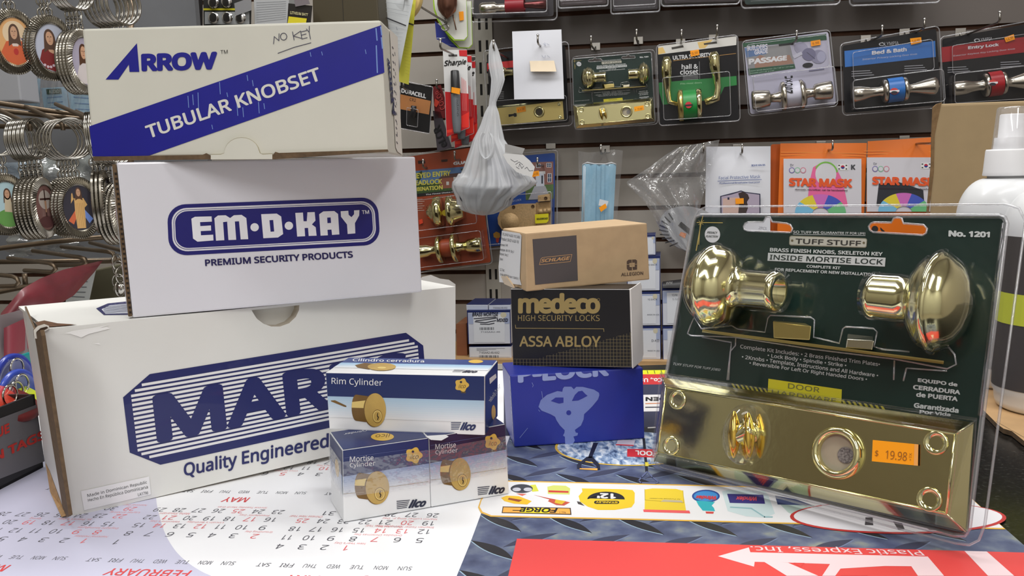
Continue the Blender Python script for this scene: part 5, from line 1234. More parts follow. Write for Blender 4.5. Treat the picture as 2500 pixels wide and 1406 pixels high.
b.slab([f(p, .016) for p in [(1238, 662), (1380, 648), (1382, 900), (1238, 915)]], F.n, .014, CAST); b.slab([f(p, .026) for p in [(1258, 592), (1374, 574), (1378, 642), (1258, 652)]], F.n, .024, CAST)
for x, y in ((1270, 750), (1315, 745), (1350, 740)): pxl(b, F, k, (x - 10, y), (x + 42, y - 4), [(0, 0), (0, 26), (1, 26), (1, 0)], CAST, .024, 16)
c = F.px(k((985, 855)), .0222); b.lathe(c, F.n, [(0, m_of(23, c)), (.002, m_of(22, c)), (.0025, m_of(14, c)), (.005, m_of(12, c)), (.0055, 0)], CAST, 32)
for p in ((1020, 705), (1208, 698), (1335, 618)):
    c = F.px(k(p), .0265 if p[0] > 1300 else .0223); b.lathe(c, F.n, [(0, .0042), (.0008, .004), (.0002, .003), (.0001, 0)], P(96, 70, 44, .5, .6), 14)
b.build('lock_case', root)
b = MB(); b.slab([f(p, .031) for p in [(1228, 776), (1362, 768), (1363, 838), (1342, 860), (1232, 866)]], F.n, .0003, P(238, 226, 20, .5)); txt(b, f, 'SOLIDBRONZE', [(1246, 812), (1355, 806), (1354, 824), (1246, 832)], BLACK, .0316, bold=.03); b.build('yellow_sticker', root)
sticker(root, F, k, [(1204, 358), (1268, 346), (1272, 398), (1200, 410)], .09, '24.98')
shell(root, F, .04, [(.02, .42, .99, .98, .034)], .002)
peg_hook((1312, 387), .13, 'steel hook at the top of the blue house picture pack')

# hanging carrier bag with a note stuck on
BAGW = bpy.data.materials.new('thin_white_bag'); BAGW.use_nodes = True; nt = BAGW.node_tree
for n_ in list(nt.nodes): nt.nodes.remove(n_)
o_ = nt.nodes.new('ShaderNodeOutputMaterial'); d_ = nt.nodes.new('ShaderNodeBsdfDiffuse'); t_ = nt.nodes.new('ShaderNodeBsdfTransparent'); g_ = nt.nodes.new('ShaderNodeBsdfGlossy'); tl_ = nt.nodes.new('ShaderNodeBsdfTranslucent')
d_.inputs[0].default_value = (.9, .92, .95, 1); tl_.inputs[0].default_value = (.9, .92, .95, 1); g_.inputs['Roughness'].default_value = .3; t_.inputs[0].default_value = (.95, .96, .97, 1)
a1_, a2_, a3_ = (nt.nodes.new('ShaderNodeMixShader') for _ in range(3))
a1_.inputs[0].default_value = .3; a2_.inputs[0].default_value = .36; a3_.inputs[0].default_value = .05
nt.links.new(d_.outputs[0], a1_.inputs[1]); nt.links.new(tl_.outputs[0], a1_.inputs[2]); nt.links.new(a1_.outputs[0], a2_.inputs[1]); nt.links.new(t_.outputs[0], a2_.inputs[2]); nt.links.new(a2_.outputs[0], a3_.inputs[1]); nt.links.new(g_.outputs[0], a3_.inputs[2]); nt.links.new(a3_.outputs[0], o_.inputs[0])
BO = .24; BWO = WALL_O + WN * BO
sec = [(98, 1203, 3), (112, 1204, 9), (130, 1206, 13), (160, 1210, 17), (195, 1216, 16), (225, 1210, 12), (248, 1203, 8), (258, 1202, 8), (275, 1200, 15), (305, 1197, 22), (340, 1192, 33), (375, 1198, 48), (410, 1204, 64), (440, 1206, 80), (458, 1204, 93), (474, 1196, 82), (486, 1188, 68), (500, 1184, 58), (514, 1180, 44), (523, 1180, 22), (526, 1180, 2)]
def bagpt(u, v):
    x = v * (len(sec) - 1); i = min(int(x), len(sec) - 2); t = x - i
    y, cx, hw = (sec[i][j] * (1 - t) + sec[i + 1][j] * t for j in range(3)); a = 2 * pi * u
    w = hw * (1 + (.10 * sin(7 * a + 5 * v) + .07 * sin(13 * a - 9 * v) + .05 * sin(29 * a + 6 * v)) * min(1, v * 3) * (1 if v < .95 else .3))
    c = hit(cx + w * cos(a), y - (14 * abs(cos(a)) ** 3 if 430 < y < 500 else 0), BWO, WN); return c + WN * (m_of(w, c) * .5 * sin(a))
root = thing('carrier_bag', 'thin white knotted carrier bag hanging on a hook with a paper note', 'bag', hit(1185, 525, BWO, WN))
b = MB(); b.grid(bagpt, 120, 76, BAGW); b.build('bag_body', root)
b = MB()
def loop(u, v):
    a = pi * (.15 + 1.7 * u); cx, cy = 1188, 360; x = cx + 17 * sin(a) * 1.0; y = cy + 42 * (-cos(a)) * .8 - 6
    c = hit(x + (v - .5) * 9, y + (v - .5) * 4, BWO + WN * .03, WN); return c + WN * (.01 * sin(pi * v))
b.grid(loop, 24, 4, BAGW); b.build('handle_loop', root)
b = MB()
def lump(u, v):
    a = 2 * pi * u; p = pi * v; y = 474 - 42 * cos(p); x = 1186 + 58 * sin(p) * cos(a) * (1 + .15 * sin(5 * a))
    c = hit(x, y, BWO, WN); return c + WN * (.018 * sin(p) * sin(a))
b.grid(lump, 24, 12, P(70, 84, 104, .6, noise=.3, nscale=60)); b.build('contents', root)
b = MB(); F = wface([(1234, 352), (1306, 352), (1306, 432), (1234, 432)], BO + .04); f = F.via(W4)
b.slab([f(p, 0) for p in [(918, 195), (935, 170), (1105, 185), (1180, 250), (1228, 312), (1200, 412), (1050, 362), (960, 272)]], F.n, .0005, P(226, 226, 226, .6))
b.slab([f(p, o) for p, o in (((935, 84), .006), ((1130, 130), .004), ((1106, 186), .0008), ((936, 168), .0008))], F.n, .0004, P(206, 206, 206, .6))
for st in ([(990, 235), (1030, 262), (1060, 250)], [(1040, 285), (1075, 262), (1110, 290)], [(1070, 310), (1080, 280), (1100, 325), (1120, 300)], [(1130, 330), (1150, 312), (1175, 350), (1210, 345)], [(1045, 310), (1075, 330)]): stroke(b, f, st, 4, P(90, 90, 100), .0003)
b.build('paper_note', root)
peg_hook((1205, 100), BO + .01, 'steel hook carrying the knotted carrier bag')

# bag of blue face masks
F = wface([(1412, 367), (1526, 364), (1504, 548), (1412, 548)], OUT + .03); k = W5; f = F.via(k)
root = pack_root('face_mask_bag', 'clear bag of pale blue pleated face masks on a hook', 'mask bag', F)
MBLUE = P(150, 200, 226, .7, noise=.04, nscale=200, bump=.1, name='mask_cloth')
b = MB()
def mask(u, v):
    x = 178 + u * (530 - 178) - (8 + 30 * (u)) * v * .9; y = 384 + v * 660
    fold = .003 * abs(sin(u * 3 * pi * 1.33)) ; return f((x, y), .012 + fold)
b.grid(mask, 36, 6, MBLUE)
b.slab([f(p, .011) for p in [(180, 384), (528, 388), (490, 1040), (168, 1040)]], F.n, .009, MBLUE)
for x in (325, 372, 415): stroke(b, f, [(x, 392), (x - 8, 1030)], 3, P(96, 156, 190), .0165)
b.build('masks', root)
b = MB()
for i in range(3): b.tube([f(p, .014) for p in [(195 + i * 16, 400 + i * 10), (190 + i * 12, 700), (185 + i * 12, 1030)]], .001, P(226, 230, 234, .7), 6)
b.tube([f(p, .014) for p in [(180, 390), (230, 368), (300, 384), (420, 386), (480, 370), (530, 388)]], .0012, P(226, 230, 234, .7), 6)
b.build('ear_loops', root)
b = MB(); 
def film(u, v):
    x = 135 + u * (600 - 135) - 90 * u * v + 20 * v; x = x if v > .12 else x
    y = 250 + v * 800 + 14 * sin(6 * u); return f((x, y), .024 + .006 * sin(9 * u + 4 * v) * sin(5 * v) + .01 * sin(pi * u))
b.grid(film, 20, 20, BAGFILM); b.build('clear_film', root)
b = MB(); b.slab([f(p, .036) for p in [(358, 750), (450, 772), (430, 835), (346, 815)]], F.n, .0003, P(214, 220, 226)); b.slab([f(p, .037) for p in [(350, 838), (418, 795), (434, 838), (372, 884)]], F.n, .0003, ORANGE_TAG); b.build('price_sticker', root)
peg_hook((1467, 356), .15, 'steel hook holding the blue face mask bag')

# crumpled clear bag of round filters
root = thing('clear_bag', 'crumpled clear bag holding a striped round disc, left of the white mask pouch', 'bag', hit(1660, 606, WALL_O + WN * .12, WN))
rows = [((1655, 360), (1757, 341)), ((1622, 380), (1752, 360)), ((1590, 405), (1740, 400)), ((1526, 446), (1724, 450)), ((1548, 466), (1716, 480)), ((1575, 496), (1710, 505)), ((1592, 520), (1706, 520)), ((1605, 548), (1704, 548)), ((1618, 575), (1702, 575)), ((1650, 604), (1698, 604)), ((1672, 614), (1692, 614))]
def crumple(o0, sgn, sd):
    def fn(u, v):
        x = v * (len(rows) - 1); i = min(int(x), len(rows) - 2); t = x - i
        L = [rows[i][0][j] * (1 - t) + rows[i + 1][0][j] * t for j in (0, 1)]; Rr = [rows[i][1][j] * (1 - t) + rows[i + 1][1][j] * t for j in (0, 1)]
        px, py = L[0] * (1 - u) + Rr[0] * u, L[1] * (1 - u) + Rr[1] * u
        o = o0 + sgn * (.028 * sin(pi * u) * min(1, v * 2.2) + .006 * sin(11 * u + 7 * v + sd) * sin(9 * v) + .004 * sin(23 * u - 12 * v))
        return hit(px, py, WALL_O + WN * o, WN)
    return fn
b = MB(); FILM2 = clear_plastic('crumpled_film', gloss=.8, rough=.12, haze=.09, hazecol=(.8, .82, .84), bump=1.0, bscale=60, base=.06)
b.grid(crumple(.13, 1, 0), 30, 34, FILM2); b.grid(crumple(.12, -1, 2), 20, 24, FILM2); b.build('clear_film', root)
b = MB(); F = wface([(1600, 520), (1700, 520), (1700, 616), (1600, 616)], .125); cF = crop(0, 0, 1); f = F.via(cF)
oval(b, f, 1690, 560, 82, 54, P(170, 172, 176, .6), 0, .3)
for i in range(9):
    a = 2.2 + i * .2; stroke(b, f, [(1690 + 60 * cos(a), 560 + 40 * sin(a)), (1690 + 80 * cos(a + .12), 560 + 56 * sin(a + .12))], 3, P(50, 50, 54), .0005)
stroke(b, f, [(1662, 548), (1684, 566), (1694, 580)], 12, P(30, 30, 32), .0006); pol(b, f, [(1662, 566), (1676, 570), (1672, 582), (1658, 574)], P(226, 130, 60), .0008)
b.build('round_disc', root)
peg_hook((1718, 352), .16, 'steel hook above the crumpled clear bag')

# mask pouches
F = wface([(1724, 358), (1881, 357), (1880, 600), (1720, 600)], OUT); k = W5; f = F.via(k)
root = pack_root('mask_pouch', 'white face mask pouch hanging left of the orange pouches', 'mask pouch', F, 'hanging mask pouches')
b = MB(); WP = P(226, 228, 236, .3, coat=.4)
b.grid(lambda u, v: F.st((u, v), .003 + .008 * sin(pi * min(1, max(0, v - .08) * 1.3)) * sin(pi * u) * (v > .08)), 16, 24, WP); card_slab(b, F, WP, .01)
FB = P(60, 84, 150, .5); o = .0125
txt(b, f, 'Facial Protective Mask', [(1598, 512), (2030, 496), (2030, 532), (1598, 546)], FB, o); stroke(b, f, [(1586, 563), (2042, 546)], 5, FB, o); txt(b, f, 'Professional/Breathable/ Dust proof', [(1606, 576), (2025, 566), (2025, 586), (1606, 598)], FB, o, bold=.02); txt(b, f, 'BSHX KN-95', [(1938, 390), (2080, 385), (2080, 405), (1938, 410)], FB, o, bold=.03)
pol(b, f, [(1612, 718), (1720, 690), (1790, 672), (1828, 660), (1870, 675), (2030, 695), (2032, 900), (1615, 900)], P(40, 42, 70), o); pol(b, f, [(1624, 724), (1730, 702), (1828, 672), (1870, 685), (2020, 704), (2020, 900), (1627, 900)], P(176, 164, 184), o + .0003)
pol(b, f, [(1800, 690), (1850, 672), (1900, 700), (1915, 740), (1890, 780), (1905, 830), (1880, 900), (1800, 900), (1815, 740)], P(56, 40, 40), o + .0005); pol(b, f, [(1640, 745), (1800, 730), (1880, 760), (1888, 820), (1860, 900), (1640, 900)], P(206, 176, 166), o + .0004); rect(b, f, 1688, 732, 1708, 756, P(40, 42, 70), o + .0006); txt(b, F.px, '2PCS', [(1853, 553), (1872, 555), (1871, 561), (1852, 559)], P(90, 90, 110), .0125)
b.build('pouch', root)
b = MB(); b.slab([f(p, .0145) for p in [(1770, 745), (1856, 740), (1858, 798), (1772, 802)]], F.n, .0003, ORANGE_TAG); b.build('price_sticker', root)
peg_hook((1812, 354), .14, 'steel hook through the white mask pouch')
def star_pouch(q, label, mask, k, dx_, dy_):
    F = wface(q, OUT); f0 = F.via(k); f = lambda p, out=0.0: f0((p[0] + dx_, p[1] + dy_), out)
    root = pack_root('mask_pouch', label, 'mask pouch', F, 'hanging mask pouches'); b = MB(); OR = P(232, 118, 32, .35, coat=.3)
    b.grid(lambda u, v: F.st((u, v), .002 + .007 * sin(pi * v) * sin(pi * u)), 16, 20, OR); card_slab(b, F, OR, .005)
    o = .0105
    rect(b, f0, *(lambda a, c: (a[0], a[1], c[0], c[1]))((710 + dx_, 236 + dy_), (1290 + dx_, 640 + dy_)), P(212, 210, 218, .4), o - .0005)
    txt(b, f, 'Dr', [(760, 275), (786, 275), (786, 292), (760, 292)], P(60, 60, 80), o)
    for i, c in enumerate(((120, 110, 170), (140, 190, 160), (206, 130, 150))): oval(b, f, 772 + i * 42, 322, 22, 22, P(*c), o); oval(b, f, 772 + i * 42, 322, 16, 16, P(214, 212, 220), o + .0002)
    txt(b, f, 'STAR MASK', [(750, 378), (1222, 386), (1222, 452), (750, 440)], P(232, 92, 44), o + .0012, bold=.06)
    if mask == 'pink':
        pol(b, f, [(885, 590), (905, 400), (930, 300), (985, 268), (1040, 262), (1100, 300), (1150, 400), (1190, 590)], P(232, 106, 160), o + .0003); oval(b, f, 1025, 350, 78, 88, P(216, 216, 222), o + .0005)
        pol(b, f, ell(1025, 355, 92, 98, 16, 0, -2.6, -.2) + ell(1025, 355, 80, 86, 16, 0, -2.6, -.2)[::-1], P(126, 190, 80), o + .0007)
    else:
        pol(b, f, [(800, 430), (950, 420), (1130, 480), (1140, 600), (780, 600)], P(44, 46, 54), o + .0003)
    txt(b, f, 'domestic microfiber, can be handwashed', [(796, 458), (1185, 466), (1185, 480), (796, 472)], P(60, 40, 50), o + .0012, bold=.02)
    for i, c in enumerate(((120, 190, 226), (226, 206, 60), (206, 110, 190), (70, 90, 190), (110, 190, 130))):
        a0 = pi + i * pi / 5; pol(b, f, ell(985, 640, 190, 140, 6, 0, a0, a0 + pi / 5) + ell(985, 640, 60, 40, 6, 0, a0, a0 + pi / 5)[::-1], P(*c), o + .0009)
    rect(b, f, 1112, 276, 1190, 322, WHITE, o); oval(b, f, 1151, 298, 14, 13, P(190, 30, 60), o + .0002); pol(b, f, ell(1151, 298, 14, 13, 10, 0, 0, pi), P(40, 60, 140), o + .0003)
    for x, y in ((1124, 286), (1178, 286), (1124, 312), (1178, 312)): rect(b, f, x - 6, y - 4, x + 6, y + 4, P(40, 40, 44), o + .0002)
    txt(b, f, 'K', [(1212, 280), (1245, 280), (1245, 318), (1212, 318)], P(70, 70, 76), o, bold=.05)
    for i in range(3 if mask != 'pink' else 0): oval(b, F.px, 2136 + i * 21, 559 - i * 1.5, 8, 8, P(40, 34, 34), .004)
    for y in (188, 208): stroke(b, f0, [(690 + dx_, y + dy_), (1320 + dx_, y + 8 + dy_)], 5, P(240, 150, 70, .3), .004)
    b.build('pouch', root)
star_pouch([(1905, 350), (2116, 349), (2106, 600), (1896, 600)], 'orange face mask pouch showing a pink mask, frontmost of the orange pouches', 'pink', W6, 0, 0)
F = wface([(1882, 352), (2070, 350), (2066, 600), (1878, 600)], OUT - .02); root = pack_root('mask_pouch', 'orange pouch mostly hidden behind the pink mask pouch', 'mask pouch', F, 'hanging mask pouches'); b = MB(); card_slab(b, F, P(214, 96, 24, .35, coat=.3), .0, .004); b.build('pouch', root)
star_pouch([(2118, 345), (2322, 332), (2316, 600), (2112, 600)], 'orange face mask pouch showing a dark mask, beside the big cardboard carton', 'dark', W6, 620, -10)
peg_hook((2033, 345), .15, 'steel hook through the pink mask pouch'); peg_hook((2276, 328), .22, 'long steel hook through the dark mask pouch')
for px_, lab in ((1345, 'small empty clip in a groove above the house picture pack'),): 
    A = hit(px_, 360, WALL_O, WN); b = MB(); u = (A - WALL_O).dot(WX); b.box(wallpt(u - .012, A.z - .004, .0005), WX * .024, WN * .004, WZ * .014, STEEL, .001); b.build('hook_clip', label=lab, cat='clip')

# ================================================================== upper middle of the wall: batteries, markers, receipts
CB = crop(180, 0, 3.0488)
# battery card
F = wface([(978, 198), (1056, 214), (1048, 325), (978, 312)], .16); k = W7; f = F.via(k)
root = pack_root('battery_pack', 'black and copper single battery card beside the cream box', 'battery pack', F)
b = MB(); card_slab(b, F, P(22, 21, 22, .6, spec=.25), .0, r=.02)
pol(b, f, [(285, 850), (562, 912), (545, 1035), (285, 985)], P(196, 132, 78, .38), .0006)
txt(b, f, 'DURACELL', [(297, 796), (520, 850), (517, 890), (295, 836)], WHITE, .0008, bold=.04); txt(b, f, 'CR2', [(372, 884), (428, 892), (426, 920), (370, 911)], P(60, 36, 20), .0009)
b.build('backing_card', root)
b = MB(); pxl(b, F, k, (408, 955), (400, 1062), [(0, 0), (0, 20), (.05, 26), (1, 26), (1, 0)], P(64, 64, 68, .3, .6), .008, 20); b.build('battery', root)
shell(root, F, .02, [(.25, .5, .65, .92, .014)])
peg_hook((985, 196), .2, 'steel hook of the battery card')
# three marker packs one behind another
def marker_pack(dx_, dy_, out, label):
    q = [(1081 + dx_, 122 + dy_), (1140 + dx_, 121 + dy_), (1146 + dx_, 312 + dy_), (1090 + dx_, 334 + dy_)]
    F = wface(q, out); f0 = F.via(W7); s = 3.7; f = lambda p, o=0.0: f0((p[0] + dx_ * s, p[1] + dy_ * s), o); kk = lambda p: W7((p[0] + dx_ * s, p[1] + dy_ * s))
    root = pack_root('marker_pack', label, 'marker pack', F, 'hanging marker packs')
    b = MB(); card_slab(b, F, P(226, 226, 226, .4), .0, r=.04)
    pol(b, f, [(690, 828), (903, 846), (908, 1150), (705, 1235)], P(196, 30, 36, .4), .0006); pol(b, f, [(815, 452), (888, 452), (890, 510), (820, 505)], P(206, 40, 46, .4), .0006)
    pol(b, f, [(720, 492), (800, 492), (800, 508), (722, 508)], P(80, 76, 76), .0007)
    txt(b, f, 'Sharpie', [(676, 545), (884, 530), (880, 592), (682, 612)], BLACK, .0008, bold=.025, shear=.3)
    for i in range(4): stroke(b, f, [(840 + i * 12, 700 + i * 10), (850 + i * 12, 1000)], 4, P(226, 120, 120), .0008)
    pol(b, f, [(835, 1050), (908, 1010), (905, 1150), (840, 1150)], P(236, 50, 40, .4), .0007); pol(b, f, [(706, 1175), (760, 1165), (755, 1195), (708, 1200)], P(240, 60, 40), .0007)
    b.build('backing_card', root)
    b = MB(); pxl(b, F, kk, (778, 636), (786, 845), [(0, 0), (0, 30), (.03, 38), (.8, 44), (1, 46), (1, 0)], P(34, 34, 36, .4), .009, 20); b.build('marker_cap', root)
    b = MB(); pxl(b, F, kk, (786, 845), (800, 1205), [(0, 44), (.7, 42), (.95, 34), (1, 30), (1, 0)], P(112, 116, 122, .4), .009, 20); txt(b, f, 'Sharpie', [(798, 1050), (788, 900), (812, 895), (822, 1050)], P(50, 50, 54), .0225); b.build('marker_body', root)
    b = MB(); g = f; b.slab([g(p, .0235) for p in [(750, 786), (828, 800), (822, 853), (746, 836)]], F.n, .0003, ORANGE_TAG); b.build('price_sticker', root)
    return root
marker_pack(20, 28, .165, 'red and white marker pack at the back of the three'); marker_pack(11, 14, .198, 'red and white marker pack, middle of the three'); marker_pack(0, 0, .23, 'red and white marker pack at the front, whole black marker showing')
peg_hook((1075, 96), .34, 'long steel hook of the marker packs')
# printed lanyard strip
F = wface([(1050, 200), (1110, 200), (1110, 370), (1050, 370)], .14); f = F.via(W7)
root = pack_root('lanyard', 'printed lanyard with red upper half, left of the markers', 'lanyard', F)
b = MB(); b.slab([f(p) for p in [(580, 1000), (650, 1010), (752, 1335), (620, 1365)]], F.n, .001, P(70, 64, 72, .6)); b.slab([f(p) for p in [(578, 785), (650, 765), (745, 1065), (600, 1070)]], F.n, .001, P(120, 26, 30, .5))
txt(b, f, 'eLCR', [(650, 1340), (580, 1170), (640, 1120), (715, 1310)], P(26, 26, 30), .0012, bold=.03); txt(b, f, 'COLOR', [(650, 1000), (600, 830), (640, 800), (695, 980)], P(196, 70, 70), .0012, bold=.02); b.slab([f(p, .002) for p in [(598, 890), (640, 920), (612, 970), (590, 950)]], F.n, .0003, P(240, 80, 60, .5))
b.build('strap', root); peg_hook((1066, 196), .16, 'steel hook of the printed lanyard')
# curved cards with a key reel and bell
def reel_card(dx_, dy_, out, label, bell):
    F = wface([(1056 + dx_, -20 + dy_), (1142 + dx_, -20 + dy_), (1142 + dx_, 100 + dy_), (1056 + dx_, 100 + dy_)], out); f0 = F.via(W7); f = lambda p, o=0.0: f0((p[0] + dx_ * 3.7, p[1] + dy_ * 3.7), o)
    root = pack_root('key_reel_card', label, 'key reel', F, 'hanging key reel cards'); b = MB()
    b.slab([f(p, 0) for p in [(575, -60), (588, 90), (620, 180), (690, 290), (768, 366), (866, 366), (895, 330), (882, -60)]], F.n, .001, P(150, 190, 40, .45)); b.poly([f(p, .0004) for p in [(585, -60), (600, 80), (632, 170), (700, 275), (778, 355), (862, 358), (890, 328), (880, -60)]], P(214, 214, 206, .4))
    b.build('backing_card', root)
    if bell:
        b = MB(); pxl(b, F, W7, (712, -40), (708, 170), [(0, 90), (.4, 92), (.65, 78), (.85, 46), (.95, 20), (1, 8), (1, 0)], P(120, 84, 70, .25, .7), .02, 28); b.build('reel_bell', root)
        b = MB(); c = F.px(W7((690, 247)), .006); r = m_of(9.2, c); b.tube([c + F.ex * (r * cos(a)) + F.ey * (r * .8 * sin(a)) for a in [2 * pi * i / 24 for i in range(24)]], .0016, STEEL, 8, closed=True)
        b.tube([f(p, .006) for p in [(690, 160), (685, 220)]], .0014, STEEL, 6); b.tube([f(p, .006) for p in [(760, 130), (775, 200), (790, 270)]], .0014, P(140, 110, 90, .4, .8), 6); b.build('key_ring', root)
        b = MB(); b.slab([f(p, .003) for p in [(814, 106), (856, 102), (860, 180), (822, 188)]], F.n, .0003, ORANGE_TAG); b.build('price_sticker', root)
reel_card(12, 19, .19, 'curved key reel card behind the one with the bell', False); reel_card(0, 0, .21, 'curved white and lime key reel card with a round bell', True)
F = wface([(1060, 62), (1140, 60), (1142, 118), (1066, 116)], .18); f = F.via(W7)
root = pack_root('blue_card', 'deep blue card hanging behind the key reel cards', 'card', F); b = MB(); b.slab([f(p) for p in [(598, 190), (700, 280), (770, 360), (890, 372), (890, 442), (745, 425), (612, 352)]], F.n, .001, P(40, 52, 150, .4)); stroke(b, f, [(615, 344), (690, 342)], 6, P(190, 196, 226), .0006); stroke(b, f, [(700, 400), (790, 408)], 5, P(90, 110, 190), .0006); b.build('card', root)
peg_hook((1100, -22), .24, 'steel hook of the key reel cards')
# receipts and tape roll
F = wface([(915, -20), (1015, -20), (1015, 210), (915, 210)], .5); f = F.via(W7)
b = MB(); 
def sheetgrid(q, o, mat, wav): 
    H = homography(q); b.grid(lambda u, v: f(happly(H, (u, v)), o + wav * sin(3 * v + 1) * u), 8, 14, mat)
sheetgrid([(98, -60), (414, -60), (275, 655), (186, 330)], .012, P(200, 204, 206, .6), .006)
sheetgrid([(96, -60), (330, -60), (282, 330), (64, 172)], .0124, P(200, 204, 206, .6), .006)
for p0, p1, w in (((84, 130), (335, 232), 12), ((110, 60), (360, 110), 3), ((100, 90), (350, 140), 3), ((140, 20), (370, 50), 3), ((250, 245), (258, 270), 6)): stroke(b, f, [p0, p1], w, P(50, 50, 54) if w > 8 else P(150, 154, 160), .0215)
for i in range(8): stroke(b, f, [(130 + i * 10, 240 + i * 36), (318 - i * 8, 262 + i * 36)], 2.5, P(170, 174, 182), .0205)
b.build('receipt', label='long white printed receipt hanging behind the cream box', cat='paper')
b = MB(); sheetgrid([(330, -60), (432, -60), (362, 765), (270, 735)], -.006, P(206, 202, 70, .6), .004)
for i in range(12): stroke(b, f, [(310 + i * 2, 330 + i * 30), (388 - i * 2, 345 + i * 30)], 2.5, P(170, 164, 50), .0005)
stroke(b, f, [(362, 212), (402, 224)], 14, P(40, 38, 20), .0005)
b.build('receipt_copy', label='yellow receipt copy hanging behind the white receipt', cat='paper')
b = MB(); c = F.px(W7((268, -30)), -.03); r = m_of(63, c)
b.lathe(c, F.n, [(0, r * .55), (0, r), (.003, r * 1.0), (.018, r * 1.0), (.02, r * .98), (.02, r * .6), (.019, r * .55), (0, r * .55)], P(236, 206, 130, .5, name='paper_roll'), 48)
b.build('tape_roll', label='pale yellow paper roll hanging behind the white receipt', cat='roll')
peg_hook((975, -40), .56, 'long steel hook carrying the receipts')
# things along the top left, behind the cream box
TO = .62
def card_thing(name, label, cat, q, out, mat, deco=None, th=.0015, part='card'):
    F = wface(q, out); root = pack_root(name, label, cat, F); b = MB(); b.slab([F.st(p) for p in [(0, 0), (1, 0), (1, 1), (0, 1)]], F.n, th, mat)
    if deco: deco(b, F, F.via(CB))
    b.build(part, root); return root, F
def d_usb(b, F, f):
    rect(b, f, 665, -40, 765, 118, P(150, 150, 152, .5), .002); pol(b, f, ell(715, 110, 50, 18), P(150, 150, 152, .5), .002); txt(b, f, 'USB', [(700, 100), (700, 20), (730, 20), (730, 100)], P(90, 90, 94), .0024)
    rect(b, f, 480, 130, 660, 150, P(60, 56, 54), .002); oval(b, f, 820, 110, 40, 40, P(66, 64, 66), .002); oval(b, f, 820, 110, 30, 30, P(34, 32, 34), .0024)
card_thing('cable_pack', 'dark charger cable pack behind the top of the cream box', 'cable pack', [(332, -40), (494, -40), (494, 75), (332, 75)], TO, P(36, 33, 33, .4), d_usb)
def d_coin(b, F, f):
    rect(b, f, 965, 62, 1205, 76, P(206, 196, 40), .002); rect(b, f, 975, 88, 1308, 180, P(150, 152, 152, .5), .002)
rootc, Fc = card_thing('coin_cell_card', 'card of round coin cell batteries behind the top of the cream box', 'battery card', [(496, -40), (614, -40), (612, 75), (497, 75)], TO, P(52, 52, 50, .4), d_coin)
for cx, cy in ((1040, 20), (1140, 15), (1042, 132), (1145, 130), (1242, 132)):
    b = MB(); c = Fc.px(CB((cx, cy)), .002); r = m_of(12.3, c); b.lathe(c, Fc.n, [(0, r * 1.12), (.001, r * 1.12), (.0012, r), (.004, r * .98), (.0046, r * .9), (.0047, 0)], CHROME, 28); b.build('coin_cell', rootc)
b = MB(); pol(b, Fc.via(CB), [(1195, 25), (1320, -20), (1325, 75), (1205, 118)], P(140, 140, 142, .4), .008); b.build('grey_tape', rootc)
F = wface([(618, -40), (708, -40), (700, 75), (622, 75)], TO)
root = pack_root('small_carton', 'pale grey small carton behind the cream box', 'box', F); b = MB(); p4 = [F.st(p) for p in [(0, 1), (1, 1), (1, 0), (0, 0)]]; bk = [p - F.n * .06 for p in p4]
b.hexa([p4[0], p4[1], bk[1], bk[0], p4[3], p4[2], bk[2], bk[3]], P(176, 178, 180, .5), .001)
for i in range(9): stroke(b, F.via(CB), [(1360, 20 + i * 18), (1580, 10 + i * 16)], 2.5, P(120, 122, 126), .0004)
b.build('carton', root)
def d_lith(b, F, f):
    pol(b, f, [(1600, 122), (1735, 138), (1728, 175), (1592, 175)], P(220, 206, 40), .002); txt(b, f, 'LITHIUM BATT', [(1612, 82), (1745, 100), (1742, 120), (1610, 104)], P(206, 200, 150), .002, bold=.02); pol(b, f, [(1640, 0), (1740, -20), (1760, 30), (1650, 50)], P(120, 112, 116), .002)
card_thing('battery_card', 'black and yellow lithium battery card behind the cream box', 'battery card', [(704, 8), (762, 14), (756, 75), (700, 75)], TO, P(34, 30, 28, .4), d_lith)
F = wface([(762, -40), (918, -40), (926, 62), (764, 66)], TO - .05); root = pack_root('brown_box', 'dark olive box behind the right end of the cream box', 'box', F); b = MB(); p4 = [F.st(p) for p in [(0, 1), (1, 1), (1, 0), (0, 0)]]; bk = [p - F.n * .06 for p in p4]
b.hexa([p4[0], p4[1], bk[1], bk[0], p4[3], p4[2], bk[2], bk[3]], P(66, 58, 38, .5), .002); rect(b, F.st, .45, 0, .46, 1, P(40, 34, 26), .0004); b.build('carton', root)
card_thing('green_pack', 'small dark green pack left of the cable pack at the top edge', 'pack', [(302, -40), (334, -40), (334, 30), (302, 30)], TO, P(60, 96, 40, .4))

